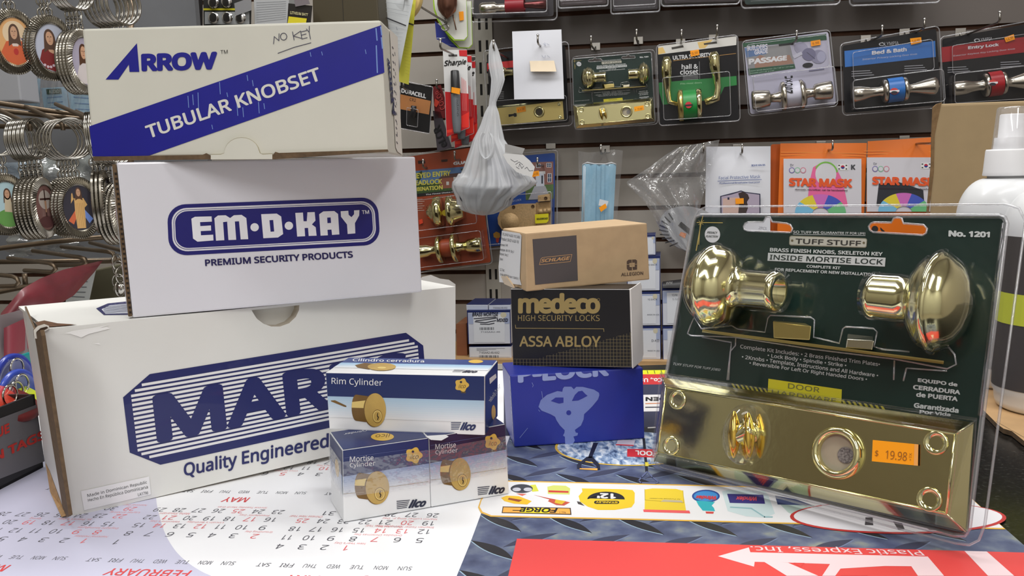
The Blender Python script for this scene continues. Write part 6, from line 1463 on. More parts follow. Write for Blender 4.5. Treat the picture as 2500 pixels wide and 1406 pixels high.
# ================================================================== shelf on the wall with stacks of blue and white cylinder boxes
SO = .19
zsh = hit(1600, 877, WALL_O + WN * SO, WN).z
SHU0, SHU1 = -.35, .62
b = MB()
b.box(wallpt(SHU0, zsh - .012, .001), WX * (SHU1 - SHU0), WN * (SO + .02), WZ * .0118, P(186, 150, 104, .6, noise=.06, nscale=40, name='shelf_board'))
b.box(wallpt(SHU0, zsh - .022, SO + .0212), WX * (SHU1 - SHU0), WN * .004, WZ * .012, P(226, 222, 214, .5))
b.build('wall_shelf', label='tan board shelf with white front edge on the slat wall', cat='shelf')
BXW = P(210, 214, 226, .42, noise=.03, nscale=30, name='cylinder_box'); BXB = P(30, 44, 100, .4)
def stock(q, out, dep, label, deco, group='blue and white stock boxes on the shelf', top=BXB, base=BXW):
    F = wface(q, out); root = thing('stock_box', label, 'box', (F.q3[2] + F.q3[3]) / 2, group); b = MB()
    p4 = [F.q3[3], F.q3[2], F.q3[1], F.q3[0]]; bk = [p - F.n * dep for p in p4]
    b.hexa([p4[0], p4[1], bk[1], bk[0], p4[3], p4[2], bk[2], bk[3]], base, .001)
    b.poly([F.st((0, 0)) + WZ * .0004, F.st((1, 0)) + WZ * .0004, F.st((1, 0)) + WZ * .0004 - F.n * dep, F.st((0, 0)) + WZ * .0004 - F.n * dep], top)
    deco(b, F); b.build('carton', root); return F
LBL = P(166, 178, 210, .42)
def face_std(txts, circ=True, hand=False):
    def d(b, F):
        s = F.st; rect(b, s, 0, 0, 1, .06, BXB, .0004); rect(b, s, 0, 0, .02, 1, BXB, .0003); rect(b, s, .98, 0, 1, 1, BXB, .0003)
        rect(b, s, .03, .08, .97, .4, LBL, .0004); rect(b, s, .14, .12, .86, .95, P(222, 226, 234, .4), .0005); oval(b, s, .84, .14, .07, .08, P(206, 200, 176), .0006)
        for t, x0, y0, x1, y1 in txts: txt(b, s, t, R(x0, y0, x1, y1), P(60, 64, 80), .0008)
    return d
def bar(b, s, x0, y0, x1, y1):
    for i in range(14): rect(b, s, x0 + (x1 - x0) * i / 14, y0, x0 + (x1 - x0) * (i + .3 + .35 * (i * 7 % 3) / 2) / 14, y1, P(70, 72, 80), .0008)
def d_hand(b, F):
    face_std([('7165AA2-46', .3, .62, .75, .66)])(b, F); s = F.st; bar(b, s, .28, .5, .62, .58); IK = P(26, 28, 50)
    txt(b, s, 'BRASS MORTISE', R(.12, .06, .72, .17), IK, .001, bold=.03, shear=.15); txt(b, s, 'MIXED', R(.68, .24, .94, .34), IK, .001, bold=.03, shear=.15)
    for st in ([(.16, .24), (.4, .22), (.66, .2)], [(.2, .3), (.45, .27), (.7, .22)], [(.18, .33), (.42, .36), (.66, .3)], [(.3, .4), (.5, .41), (.62, .38)]): stroke(b, s, st, .022, IK, .001)
def d_num(b, F):
    s = F.st; rect(b, s, .03, .06, .97, .9, P(220, 224, 232, .4), .0005); txt(b, s, '7165AA2-46-KA2', R(.25, .42, .73, .62), P(50, 52, 60), .0008); bar(b, s, .25, .76, .72, .98)
    for i in range(3): stroke(b, s, [(.2, .14 + i * .09), (.85 - .2 * i, .14 + i * .09)], .03, P(130, 134, 146), .0008)
G1 = 'left stock boxes on the shelf'
zl = zsh
def bottom_at(x, out): 
    for y in range(800, 1000):
        if hit(x, y, WALL_O + WN * out, WN).z <= zsh: return y
stock([(1145, 847), (1248, 846), (1249, bottom_at(1248, SO)), (1146, bottom_at(1146, SO))], SO, .12, 'stock box with a part number and barcode, under the hand marked box', d_num, G1)
stock([(1140, 758), (1246, 757), (1248, 839), (1143, 840)], SO, .12, 'hand marked white and blue stock box with scribbled black ink', d_hand, G1)
stock([(1138, 744), (1191, 744), (1191, 757), (1139, 757)], SO - .01, .1, 'flat blue and white box, left one on top of the hand marked box', lambda b, F: rect(b, F.st, .04, .1, .96, .9, P(196, 204, 222, .4), .0005), G1)
stock([(1193, 745), (1246, 744), (1247, 756), (1193, 757)], SO - .01, .1, 'flat blue and white box, right one on top of the hand marked box', lambda b, F: (rect(b, F.st, .04, .1, .96, .9, P(206, 212, 226, .4), .0005), txt(b, F.st, '7165AA2-46-KA2', R(.2, .4, .85, .75), P(50, 52, 60), .0008)), G1)
stock([(1113, 792), (1138, 790), (1141, bottom_at(1140, SO - .02)), (1115, bottom_at(1115, SO - .02))], SO - .02, .1, 'small brown carton left of the hand marked stock box', lambda b, F: None, None, P(150, 98, 66, .6), P(140, 86, 56, .6, noise=.08, nscale=60))
G2 = 'right stock boxes on the shelf'
r0, r1_ = bottom_at(1575, SO), bottom_at(1660, SO)
for q, t, lab in (([(1533, 797), (1613, 796), (1614, r0), (1534, r0)], [('D-KD', .72, .4, .95, .47), ('MADE IN USA', .6, .72, .96, .76)], 'stock box lettered KD on the shelf, bottom of the left column behind the black box'), ([(1531, 713), (1612, 712), (1613, 794), (1532, 795)], [('10 EACH', .62, .2, .9, .25), ('MADE IN USA', .6, .66, .96, .7)], 'stock box third from the bottom of nothing but one above the KD box'), ([(1530, 627), (1612, 625), (1612, 709), (1531, 710)], [('10 EACH', .62, .22, .9, .27)], 'stock box two above the KD box, behind the kraft box'),
                  ([(1617, 797), (1706, 796), (1707, r1_), (1618, r1_)], [('10 EACH', .3, .2, .6, .25)], 'stock box on the shelf, bottom of the right column beside the big blister pack'), ([(1616, 704), (1702, 702), (1704, 793), (1617, 794)], [('10/W. 4', .28, .16, .52, .22), ('1-1/8', .3, .28, .5, .33)], 'stock box with a folded flap, top of the right column beside the big blister pack')):
    if 'nothing' in lab: lab = 'stock box directly above the KD box on the shelf'
    stock(q, SO, .1, lab, face_std(t), G2)
stock([(1560, 576), (1600, 574), (1601, 622), (1560, 624)], SO - .01, .08, 'small stock box topping the left column behind the kraft box', face_std([]), G2)
F = wface([(1618, 682), (1664, 680), (1664, 702), (1618, 704)], SO - .01); root = pack_root('black_pouch', 'small black pouch lying on the right column of stock boxes', 'pouch', F); b = MB()
b.grid(lambda u, v: hit(1618 + 50 * u, 703 - 20 * sin(pi * v) * (.8 + .3 * u), WALL_O + WN * (SO - .01 + .02 * cos(pi * v)), WN), 10, 10, P(30, 28, 30, .45)); txt(b, F.px, 'WW', [(1626, 688), (1642, 687), (1642, 693), (1626, 694)], P(190, 190, 190), .03); b.build('pouch', root)

# ================================================================== right: cardboard carton, pump bottles, cardboard sheet
BOXK = P(178, 154, 116, .65, noise=.05, nscale=30, bump=.05, name='big_cardboard')
fo, fn = Vector((0, .905, 0)), Vector((-.05, -1, 0)).normalized()
bf = plane_face(fo + Vector((.5, 0, 0)), fn, [(2279, 258), (2760, 236), (2740, 900), (2262, 900)])
TLc, TRc = bf.px((2283, 254)), bf.px((2760, 236)); BLc = bf.px((2262, 700)); dirv = (BLc - TLc); BLc = TLc + dirv * ((TLc.z - .0005) / -dirv.z); BRc = TRc + dirv * ((TRc.z - .0005) / -dirv.z)
dpt = Vector((.050, .105, 0))
root = thing('cardboard_carton', 'big brown cardboard carton behind the white pump bottles', 'box', BLc)
b = MB(); b.hexa([BLc, BRc, BRc + dpt, BLc + dpt, TLc, TRc, TRc + dpt, TLc + dpt], BOXK, .0025); b.build('carton', root)
b = MB(); lf = Face([TLc + dpt, TLc, BLc, BLc + dpt])
b.slab([bf.px(p, .001) for p in [(2278, 262), (2287, 254), (2300, 250), (2296, 262), (2282, 330), (2280, 420), (2268, 520), (2263, 520), (2274, 400), (2275, 330)]], fn, .002, P(132, 104, 70, .8, noise=.2, nscale=200)); b.build('worn_edge', root, part_label='split worn corner edge')
PW_ = P(232, 234, 236, .35, coat=.2, name='white_plastic'); CAPW = P(236, 236, 238, .4, name='pump_plastic')
def bottle(px0, base_y, top_y, rad_px, label, cat, lab_col, deco, grp='white pump bottles'):
    c = onz(px0, base_y, .0045); root = thing('pump_bottle', label, cat, c, grp); d = depth(c); mpp = d / FOC
    hgt = hit(px0, top_y, c, Vector((0, -1, 0))).z - c.z; r = rad_px * mpp
    Z = Vector((0, 0, 1)); b = MB(); sh = .615 * hgt
    prof = [(0, r * .82), (.002, r * .9), (.006, r * .94), (.012, r * .96), (.015, r), (sh, r)]
    for i in range(1, 13):
        a = i / 12 * pi / 2; prof.append((sh + r * .88 * sin(a), r * .42 + (r - r * .42) * cos(a)))
    top = prof[-1][0]; prof += [(top + .004, r * .42)]
    b.lathe(c, Z, prof, PW_, 64); b.build('bottle_body', root)
    b = MB(); o = c + Z * (top + .002); cr_ = r * .5
    b.lathe(o, Z, [(0, cr_ * 1.02), (.0008, cr_ * 1.04), (.003, cr_ * 1.02), (hgt * .088, cr_ * .97), (hgt * .094, cr_ * .94), (hgt * .095, cr_ * .6)], CAPW, 48); b.build('screw_collar', root)
    b = MB(); o2 = o + Z * (hgt * .095)
    b.lathe(o2, Z, [(0, cr_ * .68), (hgt * .04, cr_ * .64), (hgt * .041, cr_ * .52), (hgt * .12, cr_ * .49), (hgt * .123, cr_ * .44), (hgt * .124, 0)], CAPW, 40); ph = b.build('pump_head', root)
    b = MB(); b.lathe(o2, Z, [(0, cr_ * .74), (hgt * .142, cr_ * .62), (hgt * .148, cr_ * .56), (hgt * .15, 0)], clear_plastic('clear_cap', gloss=.5, haze=.12, hazecol=(.85, .85, .86), base=.05), 40); b.build('clear_cap', ph)
    b = MB(); tw = (EYE - c); a0 = math.atan2(tw.y, tw.x)
    b.lathe(c, Z, [(.018, r + .0004), (sh - .002, r + .0004)], lab_col, 48, a0 - 2.2, a0 + 2.2, ref=Vector((1, 0, 0))); deco(b, c, r, sh, a0); b.build('label_wrap', root)
    return root
def on_label(c, r, a0): return lambda p, out=0.0: Vector((c.x + (r + .0005 + out) * cos(a0 + p[0]), c.y + (r + .0005 + out) * sin(a0 + p[0]), c.z + p[1]))
def arcstrip(b, g, a, z0, a1, z1, mat, out):
    n = 10; vs = []
    for i in range(n + 1):
        vs += [g((a + (a1 - a) * i / n, z0), out), g((a + (a1 - a) * i / n, z1), out)]
    b.add(vs, [(2 * i, 2 * i + 2, 2 * i + 3, 2 * i + 1) for i in range(n)], mat)
def deco1(b, c, r, sh, a0):
    g = on_label(c, r, a0); arcstrip(b, g, -.05, sh - .012, .42, sh - .03, ORANGE_TAG, .0003)
def deco2(b, c, r, sh, a0):
    g = on_label(c, r, a0); z1 = c.z; arcstrip(b, g, -1.9, sh - .044, .4, sh - .067, P(206, 214, 70, .45), .0003)
    for i in range(26):
        a = -1.62 + .22 * random.random(); z = sh - .056 - .010 * random.random(); p = g((a, z), .0006); n = (p - Vector((c.x, c.y, p.z))).normalized(); t = Vector((-n.y, n.x, 0))
        b.poly([p + n * .0001 * i + t * (.0022 * cos(q)) + Vector((0, 0, 1)) * (.0022 * sin(q)) for q in [2 * pi * j / 8 for j in range(8)]], P(150, 20 + i % 3 * 12, 34, .4))
    p0 = g((-1.35, sh - .05), .0008)
bottle(2428, 930, 270, 106, 'white pump bottle with a clear cap and dark label, left of the two', 'pump bottle', P(58, 52, 50, .4), deco1)
bottle(2547, 995, 283, 115, 'white pump bottle with grey label cut off by the right edge', 'pump bottle', P(74, 70, 70, .4), deco2)
b = MB(); SHEET = P(188, 152, 108, .7, noise=.08, nscale=50, bump=.1, name='cardboard_sheet')
out_ = [(2360, 960), (2436, 1036), (2450, 1046), (2470, 1052), (2500, 1076), (2640, 1150), (2740, 985), (2640, 915), (2380, 905)]
tp_ = [onz(x, y, .0042) for x, y in out_]; b.slab(tp_, Vector((0, 0, 1)), .0036, SHEET, CORR)
for i in range(26):
    t = i / 26; x = 2430 + 76 * t; y = 1032 + 44 * t; p = onz(x, y + 1, .003); b.box(p, (.0012, -.0003, 0), (0, -.0008, 0), (0, 0, .0012), DKGAP)
b.build('cardboard_sheet', label='flat corrugated cardboard sheet under the white pump bottles', cat='cardboard')

# ================================================================== left: wire rack of medal key rings
RD = .90
def rk(x, y, d=RD): return aty(x, y, d)
# one key ring, hanging in its own x-z plane with the ring centre at the origin
RING_R = .0195; MED_A, MED_B = .0205, .031
proto_root = None
RIDGE = P(146, 141, 131, .22, 1.0, name='medal_metal'); SPLIT = P(176, 173, 166, .16, 1.0, name='split_ring')
def make_keyring(pic):
    root = thing('medal_key_ring', 'medal key ring', 'key ring', (0, 0, 0), 'medal key rings on the wire rack')
    b = MB()
    for o in (-.0009, .0009):
        b.tube([(RING_R * cos(a), o, RING_R * sin(a)) for a in [2 * pi * i / 36 for i in range(36)]], .0011, SPLIT, 8, closed=True)
    b.build('split_ring', root)
    b = MB()
    for i in range(3):
        z = -RING_R - .004 - i * .0055; flat = i % 2
        b.tube([((.0032 * cos(a)) * (1 - flat), (.0032 * cos(a)) * flat, z + .0042 * sin(a)) for a in [2 * pi * j / 14 for j in range(14)]], .0008, SPLIT, 6, closed=True)
    b.build('chain_link', root)
    zc = -RING_R - .0175 - MED_B
    b = MB(); n = 136; pts = []
    rows = ((.72, -.0015), (.72, -.0028), (.77, -.0036), (.95, -.0022), (1.0, -.0008), (1.0, .0012), (.9, .0016))
    for k, y in rows:
        for i in range(n):
            a = 2 * pi * i / n; rip = .00038 * (1 if i % 2 else -1) if .74 < k < .99 else 0
            tw = .10 if k > .9 else 0
            pts.append((MED_A * k * cos(a + tw), y + rip, zc + MED_B * k * sin(a + tw)))
    fs = [(r * n + i, r * n + (i + 1) % n, (r + 1) * n + (i + 1) % n, (r + 1) * n + i) for r in range(len(rows) - 1) for i in range(n)]
    b.add(pts, fs, RIDGE, False); b.poly([(MED_A * .9 * cos(2 * pi * i / 48), .0016, zc + MED_B * .9 * sin(2 * pi * i / 48)) for i in range(48)][::-1], RIDGE)
    b.lathe((0, 0, zc + MED_B + .0005), (0, 1, 0), [(-.001, .002), (.001, .002)], SPLIT, 12)
    mf = b.build('medal_frame', root)
    b = MB(); g = lambda p, out=0.0: Vector((p[0] * MED_A * .73, -.0019 - out * 1.0, zc + p[1] * MED_B * .73))
    pic(b, g); b.build('picture', mf)
    return root
SK = P(206, 160, 128, .35); HAIR = P(84, 54, 36, .4)
def bg(b, g, c): pol(b, g, ell(0, 0, 1, 1, 40), P(*c, .25, coat=.5), 0)
def head(b, g, x, y, s, tilt=0):
    pol(b, g, ell(x, y - .05 * s, .30 * s, .36 * s, 20, tilt), HAIR, .0002); pol(b, g, [(x - .3 * s, y), (x - .36 * s, y - .62 * s), (x - .12 * s, y - .5 * s), (x + .12 * s, y - .5 * s), (x + .36 * s, y - .62 * s), (x + .3 * s, y)], HAIR, .00018)
    pol(b, g, ell(x, y - .06 * s, .2 * s, .27 * s, 18, tilt), SK, .0003)
    for ex_ in (-.08, .08): pol(b, g, ell(x + ex_ * s, y, .035 * s, .018 * s, 8), P(60, 40, 34), .0004)
    pol(b, g, ell(x, y - .17 * s, .05 * s, .015 * s, 8), P(160, 90, 80), .0004); stroke(b, g, [(x, y), (x + .015 * s, y - .1 * s)], .02 * s, P(170, 124, 98), .0004)
def pic_orange(b, g):
    bg(b, g, (226, 168, 104)); pol(b, g, ell(0, .35, .66, .5, 24), P(232, 206, 170), .0001); pol(b, g, [(-.85, -.45), (-.5, .0), (-.2, .05), (.2, .05), (.55, -.02), (.9, -.4), (.55, -.82), (0, -.98), (-.55, -.82)], P(214, 96, 50, .35), .00012)
    pol(b, g, [(.3, .2), (.75, -.1), (.9, -.35), (.6, -.2)], P(70, 64, 150), .00015); pol(b, g, [(-.3, .1), (.3, .1), (.15, -.2), (-.15, -.2)], P(226, 206, 196), .00016); pol(b, g, ell(0, -.42, .14, .14, 12), P(190, 40, 34), .0003); head(b, g, -.02, .42, 1.0)
def pic_red(b, g):
    bg(b, g, (190, 196, 214)); pol(b, g, [(-.8, -.5), (-.62, -.1), (-.2, .1), (.2, .08), (.62, -.02), (.92, -.36), (.6, -.8), (0, -.98), (-.5, -.85)], P(126, 26, 28, .35), .00012); pol(b, g, [(-.3, .12), (.25, .1), (.3, -.14), (0, -.24), (-.22, -.16)], SK, .00014); head(b, g, -.12, .45, 1.05, .2)
    for i in range(7): pol(b, g, ell(-.55 + i * .17, -.72 - .08 * sin(i), .08, .06, 8), P(214, 190, 200), .0003)
def pic_white(b, g):
    bg(b, g, (176, 170, 190)); pol(b, g, [(-.75, -.7), (-.4, .0), (.1, .08), (.55, -.1), (.8, -.55), (.4, -.9), (-.3, -.95)], P(214, 206, 206, .35), .00012); head(b, g, -.1, .42, 1.0)
def pic_rays(b, g):
    bg(b, g, (40, 36, 50)); pol(b, g, [(-.08, .1), (-.75, -.55), (-.45, -.72), (-.1, -.2)], P(206, 100, 60), .0001); pol(b, g, [(.08, .1), (.75, -.5), (.5, -.7), (.1, -.2)], P(110, 140, 214), .0001)
    pol(b, g, [(-.28, .42), (.28, .42), (.3, -.2), (.26, -.9), (-.26, -.9), (-.3, -.2)], P(222, 176, 110, .35), .00014); pol(b, g, [(-.28, .42), (-.5, .2), (-.42, .62), (-.36, .66), (-.3, .4)], P(216, 170, 104), .00015); pol(b, g, [(.28, .42), (.48, .12), (.3, .0)], P(216, 170, 104), .00015)
    for i in range(5): stroke(b, g, [(-.2 + i * .1, .2), (-.22 + i * .11, -.86)], .02, P(180, 130, 76), .0002)
    head(b, g, 0, .7, .62)
def pic_cross(b, g):
    bg(b, g, (150, 110, 104)); pol(b, g, ell(0, .35, .62, .42, 20), P(214, 200, 190), .0001); rect(b, g, -.05, .8, .05, -.4, P(74, 44, 40), .0002); rect(b, g, -.5, .42, .5, .34, P(74, 44, 40), .0002); pol(b, g, ell(0, -.62, .75, .26, 18), P(110, 70, 70), .0001); pol(b, g, [(-.1, .3), (.1, .3), (.06, -.2), (-.06, -.2)], SK, .0003)
def pic_green(b, g):
    bg(b, g, (176, 206, 214)); pol(b, g, ell(0, -.7, .8, .5, 20), P(96, 150, 70), .0001); pol(b, g, [(-.2, -.3), (.3, -.35), (.2, .4), (-.1, .4)], P(206, 190, 160), .0002); head(b, g, .05, .5, .7)
protos = {'o': make_keyring(pic_orange), 'r': make_keyring(pic_red), 'w': make_keyring(pic_white), 'y': make_keyring(pic_rays), 'x': make_keyring(pic_cross), 'g': make_keyring(pic_green)}
used = {}
def place(kind, px_, py_, ang, lab, d=RD, tilt=0.0, grp='medal key rings on the wire rack'):
    M = Matrix.Translation(rk(px_, py_, d)) @ Matrix.Rotation(ang, 4, 'Z') @ Matrix.Rotation(tilt, 4, 'Y')
    if kind not in used:
        used[kind] = 1; protos[kind].matrix_world = M; protos[kind]['label'] = lab; protos[kind]['group'] = grp; return protos[kind]
    return copy_tree(protos[kind], M, lab, grp)
# lower row: rings seen at y ~335, medals below
def stack(kind, px_, py_, ang, n, lab, glab, dirx=-11, dz=.0065, tilt=0.0):
    place(kind, px_, py_, ang, lab, RD, tilt)
    for i in range(1, n):
        place(kind, px_ + dirx * i, py_ + 1.2 * i, ang + .02 * i, glab, RD + dz * i, tilt, glab)
stack('y', 176, 338, .5, 5, 'oval medal key ring with a robed figure and coloured rays, lower row', 'ridged medal key rings stacked behind the one with coloured rays', -9)
stack('x', 88, 338, 1.4, 5, 'narrow turned medal key ring with a small cross picture, lower row', 'ridged medal key rings stacked behind the one with a cross', -11, .002)
stack('g', -2, 330, .42, 3, 'medal key ring with green landscape, cut by the left edge', 'medal key rings behind the one with a green landscape', -10)
stack('w', 240, 322, 1.8, 3, 'edge-on medal key ring just left of the cream and white boxes', 'edge-on medal key rings beside the cream box', -11, .001)
stack('x', 286, 352, 1.25, 4, 'turned medal key ring half hidden by the white rounded logo box', 'turned medal key rings beside the white rounded logo box', -11, .002)
# upper row: the rings are above the picture
stack('o', 16, -78, .45, 2, 'oval medal key ring with orange robe picture at the top left corner', 'medal key rings behind the orange robe one', -12)
stack('r', 108, -62, .55, 3, 'oval medal key ring with red robe picture in the upper row', 'medal key rings behind the red robe one', -9)
stack('w', 186, -28, 1.12, 4, 'oval medal key ring with white robe picture, touching the cream box', 'medal key rings behind the white robe one', -9, .003)
for i in range(6): place('w', 246 + i * 11, 18 - i * 1.5, 1.05, 'bright split rings hanging at the top left of the cream box', RD + .05 - .003 * i, 0, 'key rings with the medals hidden behind the cream box')
# the rack itself
root = thing('wire_rack', 'brown wire display rack holding the medal key rings', 'rack', rk(0, 980, 1.0))
def wire(pts, r, nm, d=RD):
    b = MB(); b.tube([rk(p[0], p[1], p[2] if len(p) > 2 else d) for p in pts], r, OLDWIRE, 10); b.build(nm, root)
for pts in ([(-80, 240, 1.0), (0, 252, 1.0), (220, 286, 1.0), (330, 303, 1.0)], [(-80, 262, .99), (0, 270, .99), (220, 293, .99), (330, 305, .99)], [(-60, 308, 1.02), (330, 310, 1.02)],
            [(-80, 614, 1.0), (0, 606, 1.0), (130, 590, 1.0), (330, 572, 1.0)], [(-80, 640, 1.02), (330, 636, 1.02)], [(-60, 718, .96), (0, 712, .96), (110, 690, .96), (200, 660, .97)]): wire(pts, .0028, 'crossbar')
def hook(pts): wire(pts, .0022, 'hook_wire')
for tip in ((152, 306), (72, 308), (-10, 300), (226, 300), (276, 318)):
    x, y = tip; hook([(x - 90, y - 46, 1.0), (x - 18, y - 14, .93), (x - 6, y - 8, .915), (x + 1, y, .91), (x + 2, y + 12, .91)])
for pts in ([(-30, 668, .9), (30, 674, .88), (42, 680, .877), (46, 690, .876), (38, 698, .877), (-40, 700, .9)], [(20, 630, .98), (120, 642, .89), (132, 648, .886), (136, 656, .886), (128, 664, .888), (60, 660, .93)],
            [(80, 612, .98), (195, 628, .9), (207, 632, .896), (211, 640, .896), (203, 646, .898), (140, 648, .94)], [(150, 602, .98), (262, 614, .92), (276, 618, .917), (281, 630, .917), (272, 638, .92), (200, 640, .95)], [(220, 592, .98), (300, 612, .93), (330, 620, .92)]): hook(pts)
wire([(60, 668, .95), (62, 694, .95)], .0028, 'crossbar')
for x in (-60, 318): wire([(x, -120, 1.02), (x, 985, 1.02)], .004, 'upright')
# bagged goods behind the rack
LB = P(150, 186, 206, .5)
for i, (q, lab) in enumerate((([(42, 190), (98, 192), (96, 262), (40, 258)], 'bagged item with pale blue insert, leftmost behind the rack'), ([(100, 215), (162, 212), (170, 290), (112, 292)], 'bagged item with pale blue insert, middle of three behind the rack'), ([(162, 205), (232, 216), (236, 300), (176, 296)], 'bagged item with pale blue insert, touching the cream box'))):
    F = plane_face(Vector((0, 1.35, 0)), Vector((0, -1, 0)), q); root = pack_root('bagged_item', lab, 'bag', F, 'bagged goods behind the rack')
    b = MB(); b.slab([F.st(p) for p in [(0, 0), (1, 0), (1, 1), (0, 1)]], F.n, .001, LB); rect(b, F.st, .2, .04, .8, .2, P(50, 70, 56), .0006); txt(b, F.st, 'AUDIO', R(.3, .07, .7, .17), P(200, 210, 200), .0008); 
    for j in range(4): stroke(b, F.st, [(.2, .3 + j * .16), (.8, .28 + j * .16)], .03, P(90, 130, 170), .0007)
    b.build('insert_card', root)
    b = MB(); b.grid(lambda u, v: F.st((-.15 + 1.3 * u, -.5 + 1.7 * v), .006 + .006 * sin(9 * u + 5 * v)), 12, 16, BAGFILM); b.build('clear_film', root)
    b = MB(); b.slab([F.st(p, .02) for p in [(.45, .75), (.55, .75), (.55, .85), (.45, .85)]], F.n, .0003, P(236, 80, 40, .5)); b.build('price_dot', root)
b = MB(); b.box(aty(-120, 640, 1.5), (.44, .02, 0), (0, .02, 0), (0, 0, .62), P(100, 102, 106, .55, noise=.15, nscale=8)); b.build('back_panel', label='pale grey panel standing behind the wire rack at far left', cat='panel', kind='thing')
b = MB(); b.box(aty(-100, 250, 1.25), (.085, .0, 0), (0, .05, 0), (0, 0, .055), P(170, 172, 178, .5), .002); b.build('grey_carton', label='pale grey small carton at the left edge behind the rack', cat='box')
for i, (q, col, lab) in enumerate((([(-40, 400), (70, 395), (60, 560), (-40, 570)], (120, 140, 156), 'crumpled clear bag at the left edge behind the medals'), ([(60, 380), (240, 378), (250, 560), (70, 575)], (120, 126, 124), 'crumpled clear bag behind the lower medals'), ([(10, 560), (190, 548), (200, 610), (20, 630)], (110, 112, 108), 'crumpled clear bag under the lower medals'))):
    F = plane_face(Vector((0, 1.12 + .04 * i, 0)), Vector((0, -1, 0)), q); b = MB()
    FB_ = clear_plastic('grey_film_%d' % i, gloss=.8, rough=.12, haze=.35, hazecol=tuple(lin(c) * 1.6 for c in col), bump=.9, bscale=70, base=.12)
    b.grid(lambda u, v: F.st((u, v), .02 * sin(pi * u) * sin(pi * v) + .006 * sin(13 * u + 9 * v + i) + .004 * sin(21 * v - 8 * u)), 24, 24, FB_)
    b.build('clear_bag', label=lab, cat='bag', group='clear bags behind the rack')
b = MB(); F = plane_face(Vector((0, 1.2, 0)), Vector((0, -1, 0)), [(170, 640), (240, 630), (215, 745), (160, 740)]); b.slab([F.st(p) for p in [(0, 0), (1, 0), (1, 1), (0, 1)]], F.n, .001, P(196, 200, 200, .6))
for j in range(6): stroke(b, F.st, [(.15, .2 + j * .12), (.8, .2 + j * .12)], .02, P(110, 114, 120), .0005)
b.build('price_list', label='white paper slip behind the red card, above the big white box', cat='paper')
b = MB(); F = plane_face(Vector((0, 1.25, 0)), Vector((0, -1, 0)), [(226, 660), (318, 640), (322, 780), (212, 780)]); p4 = F.q3; bk = [p - F.n * .05 for p in p4]
b.hexa([p4[3], p4[2], bk[2], bk[3], p4[0], p4[1], bk[1], bk[0]], P(96, 92, 72, .5), .002); b.build('olive_carton', label='olive brown carton behind the left end of the boxes', cat='box')
b = MB()
for i in range(5):
    c = rk(286 + 4 * i % 9, 640 + i * 16, .9); b.tube([c + Vector((.006 * cos(a) * (1 if i % 2 else .4), .006 * cos(a) * (0 if i % 2 else .9), .008 * sin(a))) for a in [2 * pi * j / 16 for j in range(16)]], .0009, SPLIT, 6, closed=True)
c = rk(292, 705, .9); b.lathe(c, (0, -1, 0), [(-.002, .006), (.002, .006), (.003, .003), (.0031, 0)], SPLIT, 16); b.build('chain', label='small steel chain hanging at the left end of the white boxes', cat='chain')

# ---- key tag tray at the left edge with raised lid card
KT = crop(0, 580, 2.13)
fa, fb_ = onz(0, 1196, .0005), onz(106, 1141, .0005); tdir = (fb_ - fa).normalized(); tn = Vector((tdir.y, -tdir.x, 0)); tn = tn if tn.y < 0 else -tn
TF = plane_face(fa, tn, [(-160, 1000), (88, 964), (112, 1137), (-160, 1270)])
def tp2(p, o=0.0): return TF.px(KT(p), o)
root = thing('key_tag_tray', 'black and grey display tray of key tags at the left edge', 'tray', (fa + fb_) / 2)
topl = 815; TLt, TRt = TF.px((-160, 1062)), TF.px((87, 963)); 
BRt = fb_.copy(); BLt = fa - tdir * .12
zt = TRt.z
TRt = Vector((BRt.x, BRt.y, zt)) ; TLt = Vector((BLt.x, BLt.y, zt)); dep = -tn * .11; th = .002
TRAYB = P(26, 25, 26, .45)
b = MB()
for A, B in ((BLt, BRt), (BLt + dep, BRt + dep)):
    b.box(A, B - A, -tn * th, Vector((0, 0, zt)), TRAYB)
for A in (BLt, BRt - tdir * th): b.box(A, tdir * th, dep, Vector((0, 0, zt)), TRAYB)
b.box(BLt + Vector((0, 0, .0002)), BRt - BLt, dep, Vector((0, 0, .002)), TRAYB)
GP = P(112, 110, 114, .5)
pol(b, tp2, [(-360, 1145), (0, 940), (190, 868), (232, 1163), (0, 1254), (-360, 1470)], GP, .0004)
RT = P(206, 52, 44, .5)
txt(b, tp2, 'UNIQUE', [(-170, 1060), (48, 962), (52, 1022), (-160, 1120)], RT, .0007, bold=.04); txt(b, tp2, 'IDENTIFICATION TAGS', [(-640, 1400), (232, 996), (236, 1044), (-630, 1450)], RT, .0007, bold=.035)
b.build('tray_body', root)
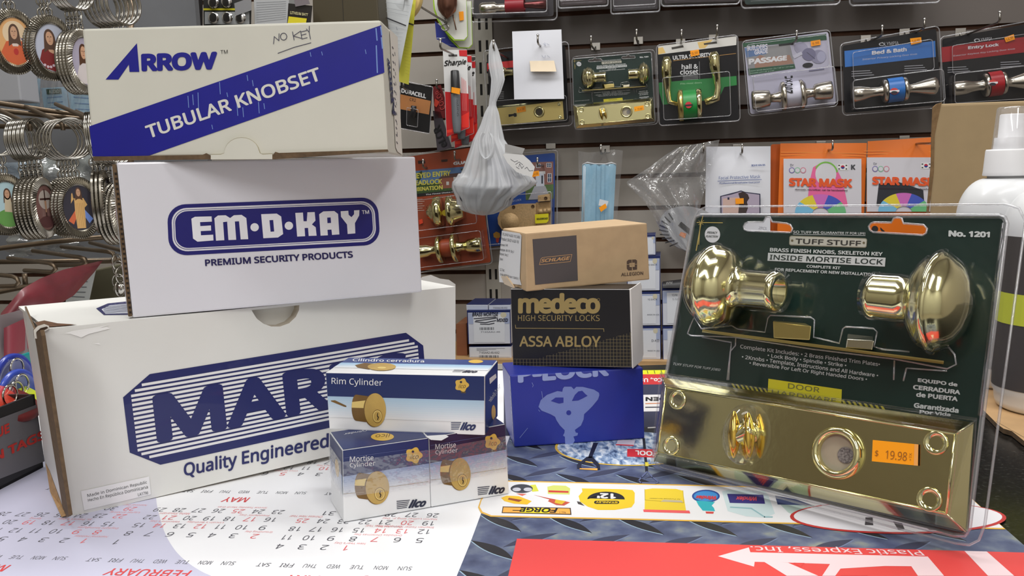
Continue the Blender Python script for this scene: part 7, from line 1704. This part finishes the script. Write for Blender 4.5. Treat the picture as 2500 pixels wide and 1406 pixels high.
# lid card standing up behind it
b = MB(); lid0 = plane_face(BLt + dep * .9, (tn + Vector((0, 0, .12))).normalized(), [(-160, 800), (60, 755), (75, 880), (-160, 930)])
b.slab([lid0.px(p) for p in [(-200, 830), (0, 770), (58, 755), (70, 878), (20, 878), (-200, 905)]], lid0.n, .001, P(120, 110, 112, .5)); b.build('lid_card', root)
ctr = (BLt + BRt) / 2 + dep * .5
tags = (((30, 905), (30, 50, 150), 'blue round key tag in the tray', 1), ((42, 944), (44, 70, 170), 'second blue key tag, lower in the tray', 1), ((71, 930), (22, 130, 130), 'teal key tag standing at the right end of the tray', 0), ((28, 962), (206, 220, 40), 'lime yellow key tag in the tray', 2), ((12, 972), (110, 24, 26), 'dark red key tag at the front of the tray', 2), ((-40, 960), (200, 60, 40), 'orange red key tag at the left of the tray', 2))
for i, ((x, y), c, lab, kind) in enumerate(tags):
    m = P(*c, .3, coat=.4, name='tag_plastic'); o = TF.o - tn * (.03 + .012 * ((5 - i) % 4) if kind != 2 else .016 + .01 * (i % 2)); pl0 = Face([p - tn * ((o - TF.o).dot(-tn)) for p in TF.q3])
    c0 = pl0.px((x, y)); rt = thing('key_tag', lab, 'key tag', c0, 'key tags in the tray'); b = MB()
    if kind == 0: b.box(c0 - tdir * .006 - Vector((0, 0, .028)), tdir * .014, -tn * .004, Vector((0, 0, .05)), m, .0015)
    elif kind == 1: b.lathe(c0 - Vector((0, 0, .01)), tn, [(-.002, 0), (-.002, .021), (-.001, .0225), (.001, .0225), (.002, .021), (.002, .017), (.001, .0165), (.001, 0)], m, 40)
    else: b.lathe(c0 - Vector((0, 0, .004)), (tn * .5 + Vector((0, 0, 1))).normalized(), [(-.003, 0), (-.003, .02), (0, .022), (.003, .02), (.003, 0)], m, 32)
    tb_ = b.build('tag_body', rt)
    b = MB(); cc = c0 + tn * .004 + Vector((0, 0, .002)); b.tube([cc + tdir * (.007 * cos(a)) + Vector((0, 0, .007 * sin(a))) for a in [2 * pi * j / 20 for j in range(20)]], .0008, SPLIT, 6, closed=True); b.build('tag_ring', tb_)
# red translucent card sticking up
b = MB(); rf = plane_face(BLt + dep * 1.05, (tn + Vector((.1, 0, .1))).normalized(), [(-100, 640), (260, 640), (260, 900), (-100, 900)])
RC = P(104, 38, 46, .4, coat=.15, noise=.35, nscale=22, name='red_card')
up_ = [(5, 392), (60, 330), (112, 268), (210, 212), (330, 166), (535, 118)]; lo_ = [(-20, 520), (70, 440), (150, 366), (300, 350), (385, 300), (492, 178)]
def rcp(u, v):
    x = u * 5; i = min(int(x), 4); t = x - i
    A = [up_[i][j] * (1 - t) + up_[i + 1][j] * t for j in (0, 1)]; B = [lo_[i][j] * (1 - t) + lo_[i + 1][j] * t for j in (0, 1)]
    return rf.px(KT((A[0] * (1 - v) + B[0] * v, A[1] * (1 - v) + B[1] * v)), .012 * sin(pi * u) + .004 * sin(pi * v))
b.grid(rcp, 24, 8, RC)
def rcf(p, out=0.0): return rf.px(KT(p), .016 + out)
ring = [(285 + 55 * cos(a), 320 - 45 * sin(a) - 15 * cos(a)) for a in [.2 + i * .3 for i in range(11)]]
b.build('red_card', label='curved translucent red card rising behind the key tag tray', cat='card')
b = MB(); b.grid(lambda u, v: rf.px(KT((20 + u * 130, 470 + v * 165 - u * 60)), .02 + .006 * sin(4 * u)), 8, 8, P(130, 50, 62, .45)); b.build('pink_card', label='dull pink card lower behind the key tag tray', cat='card')
for k_, r_ in list(protos.items()):
    if k_ not in used:
        for ch in list(r_.children): bpy.data.objects.remove(ch)
        bpy.data.objects.remove(r_)
bpy.data.objects.remove(_fo)
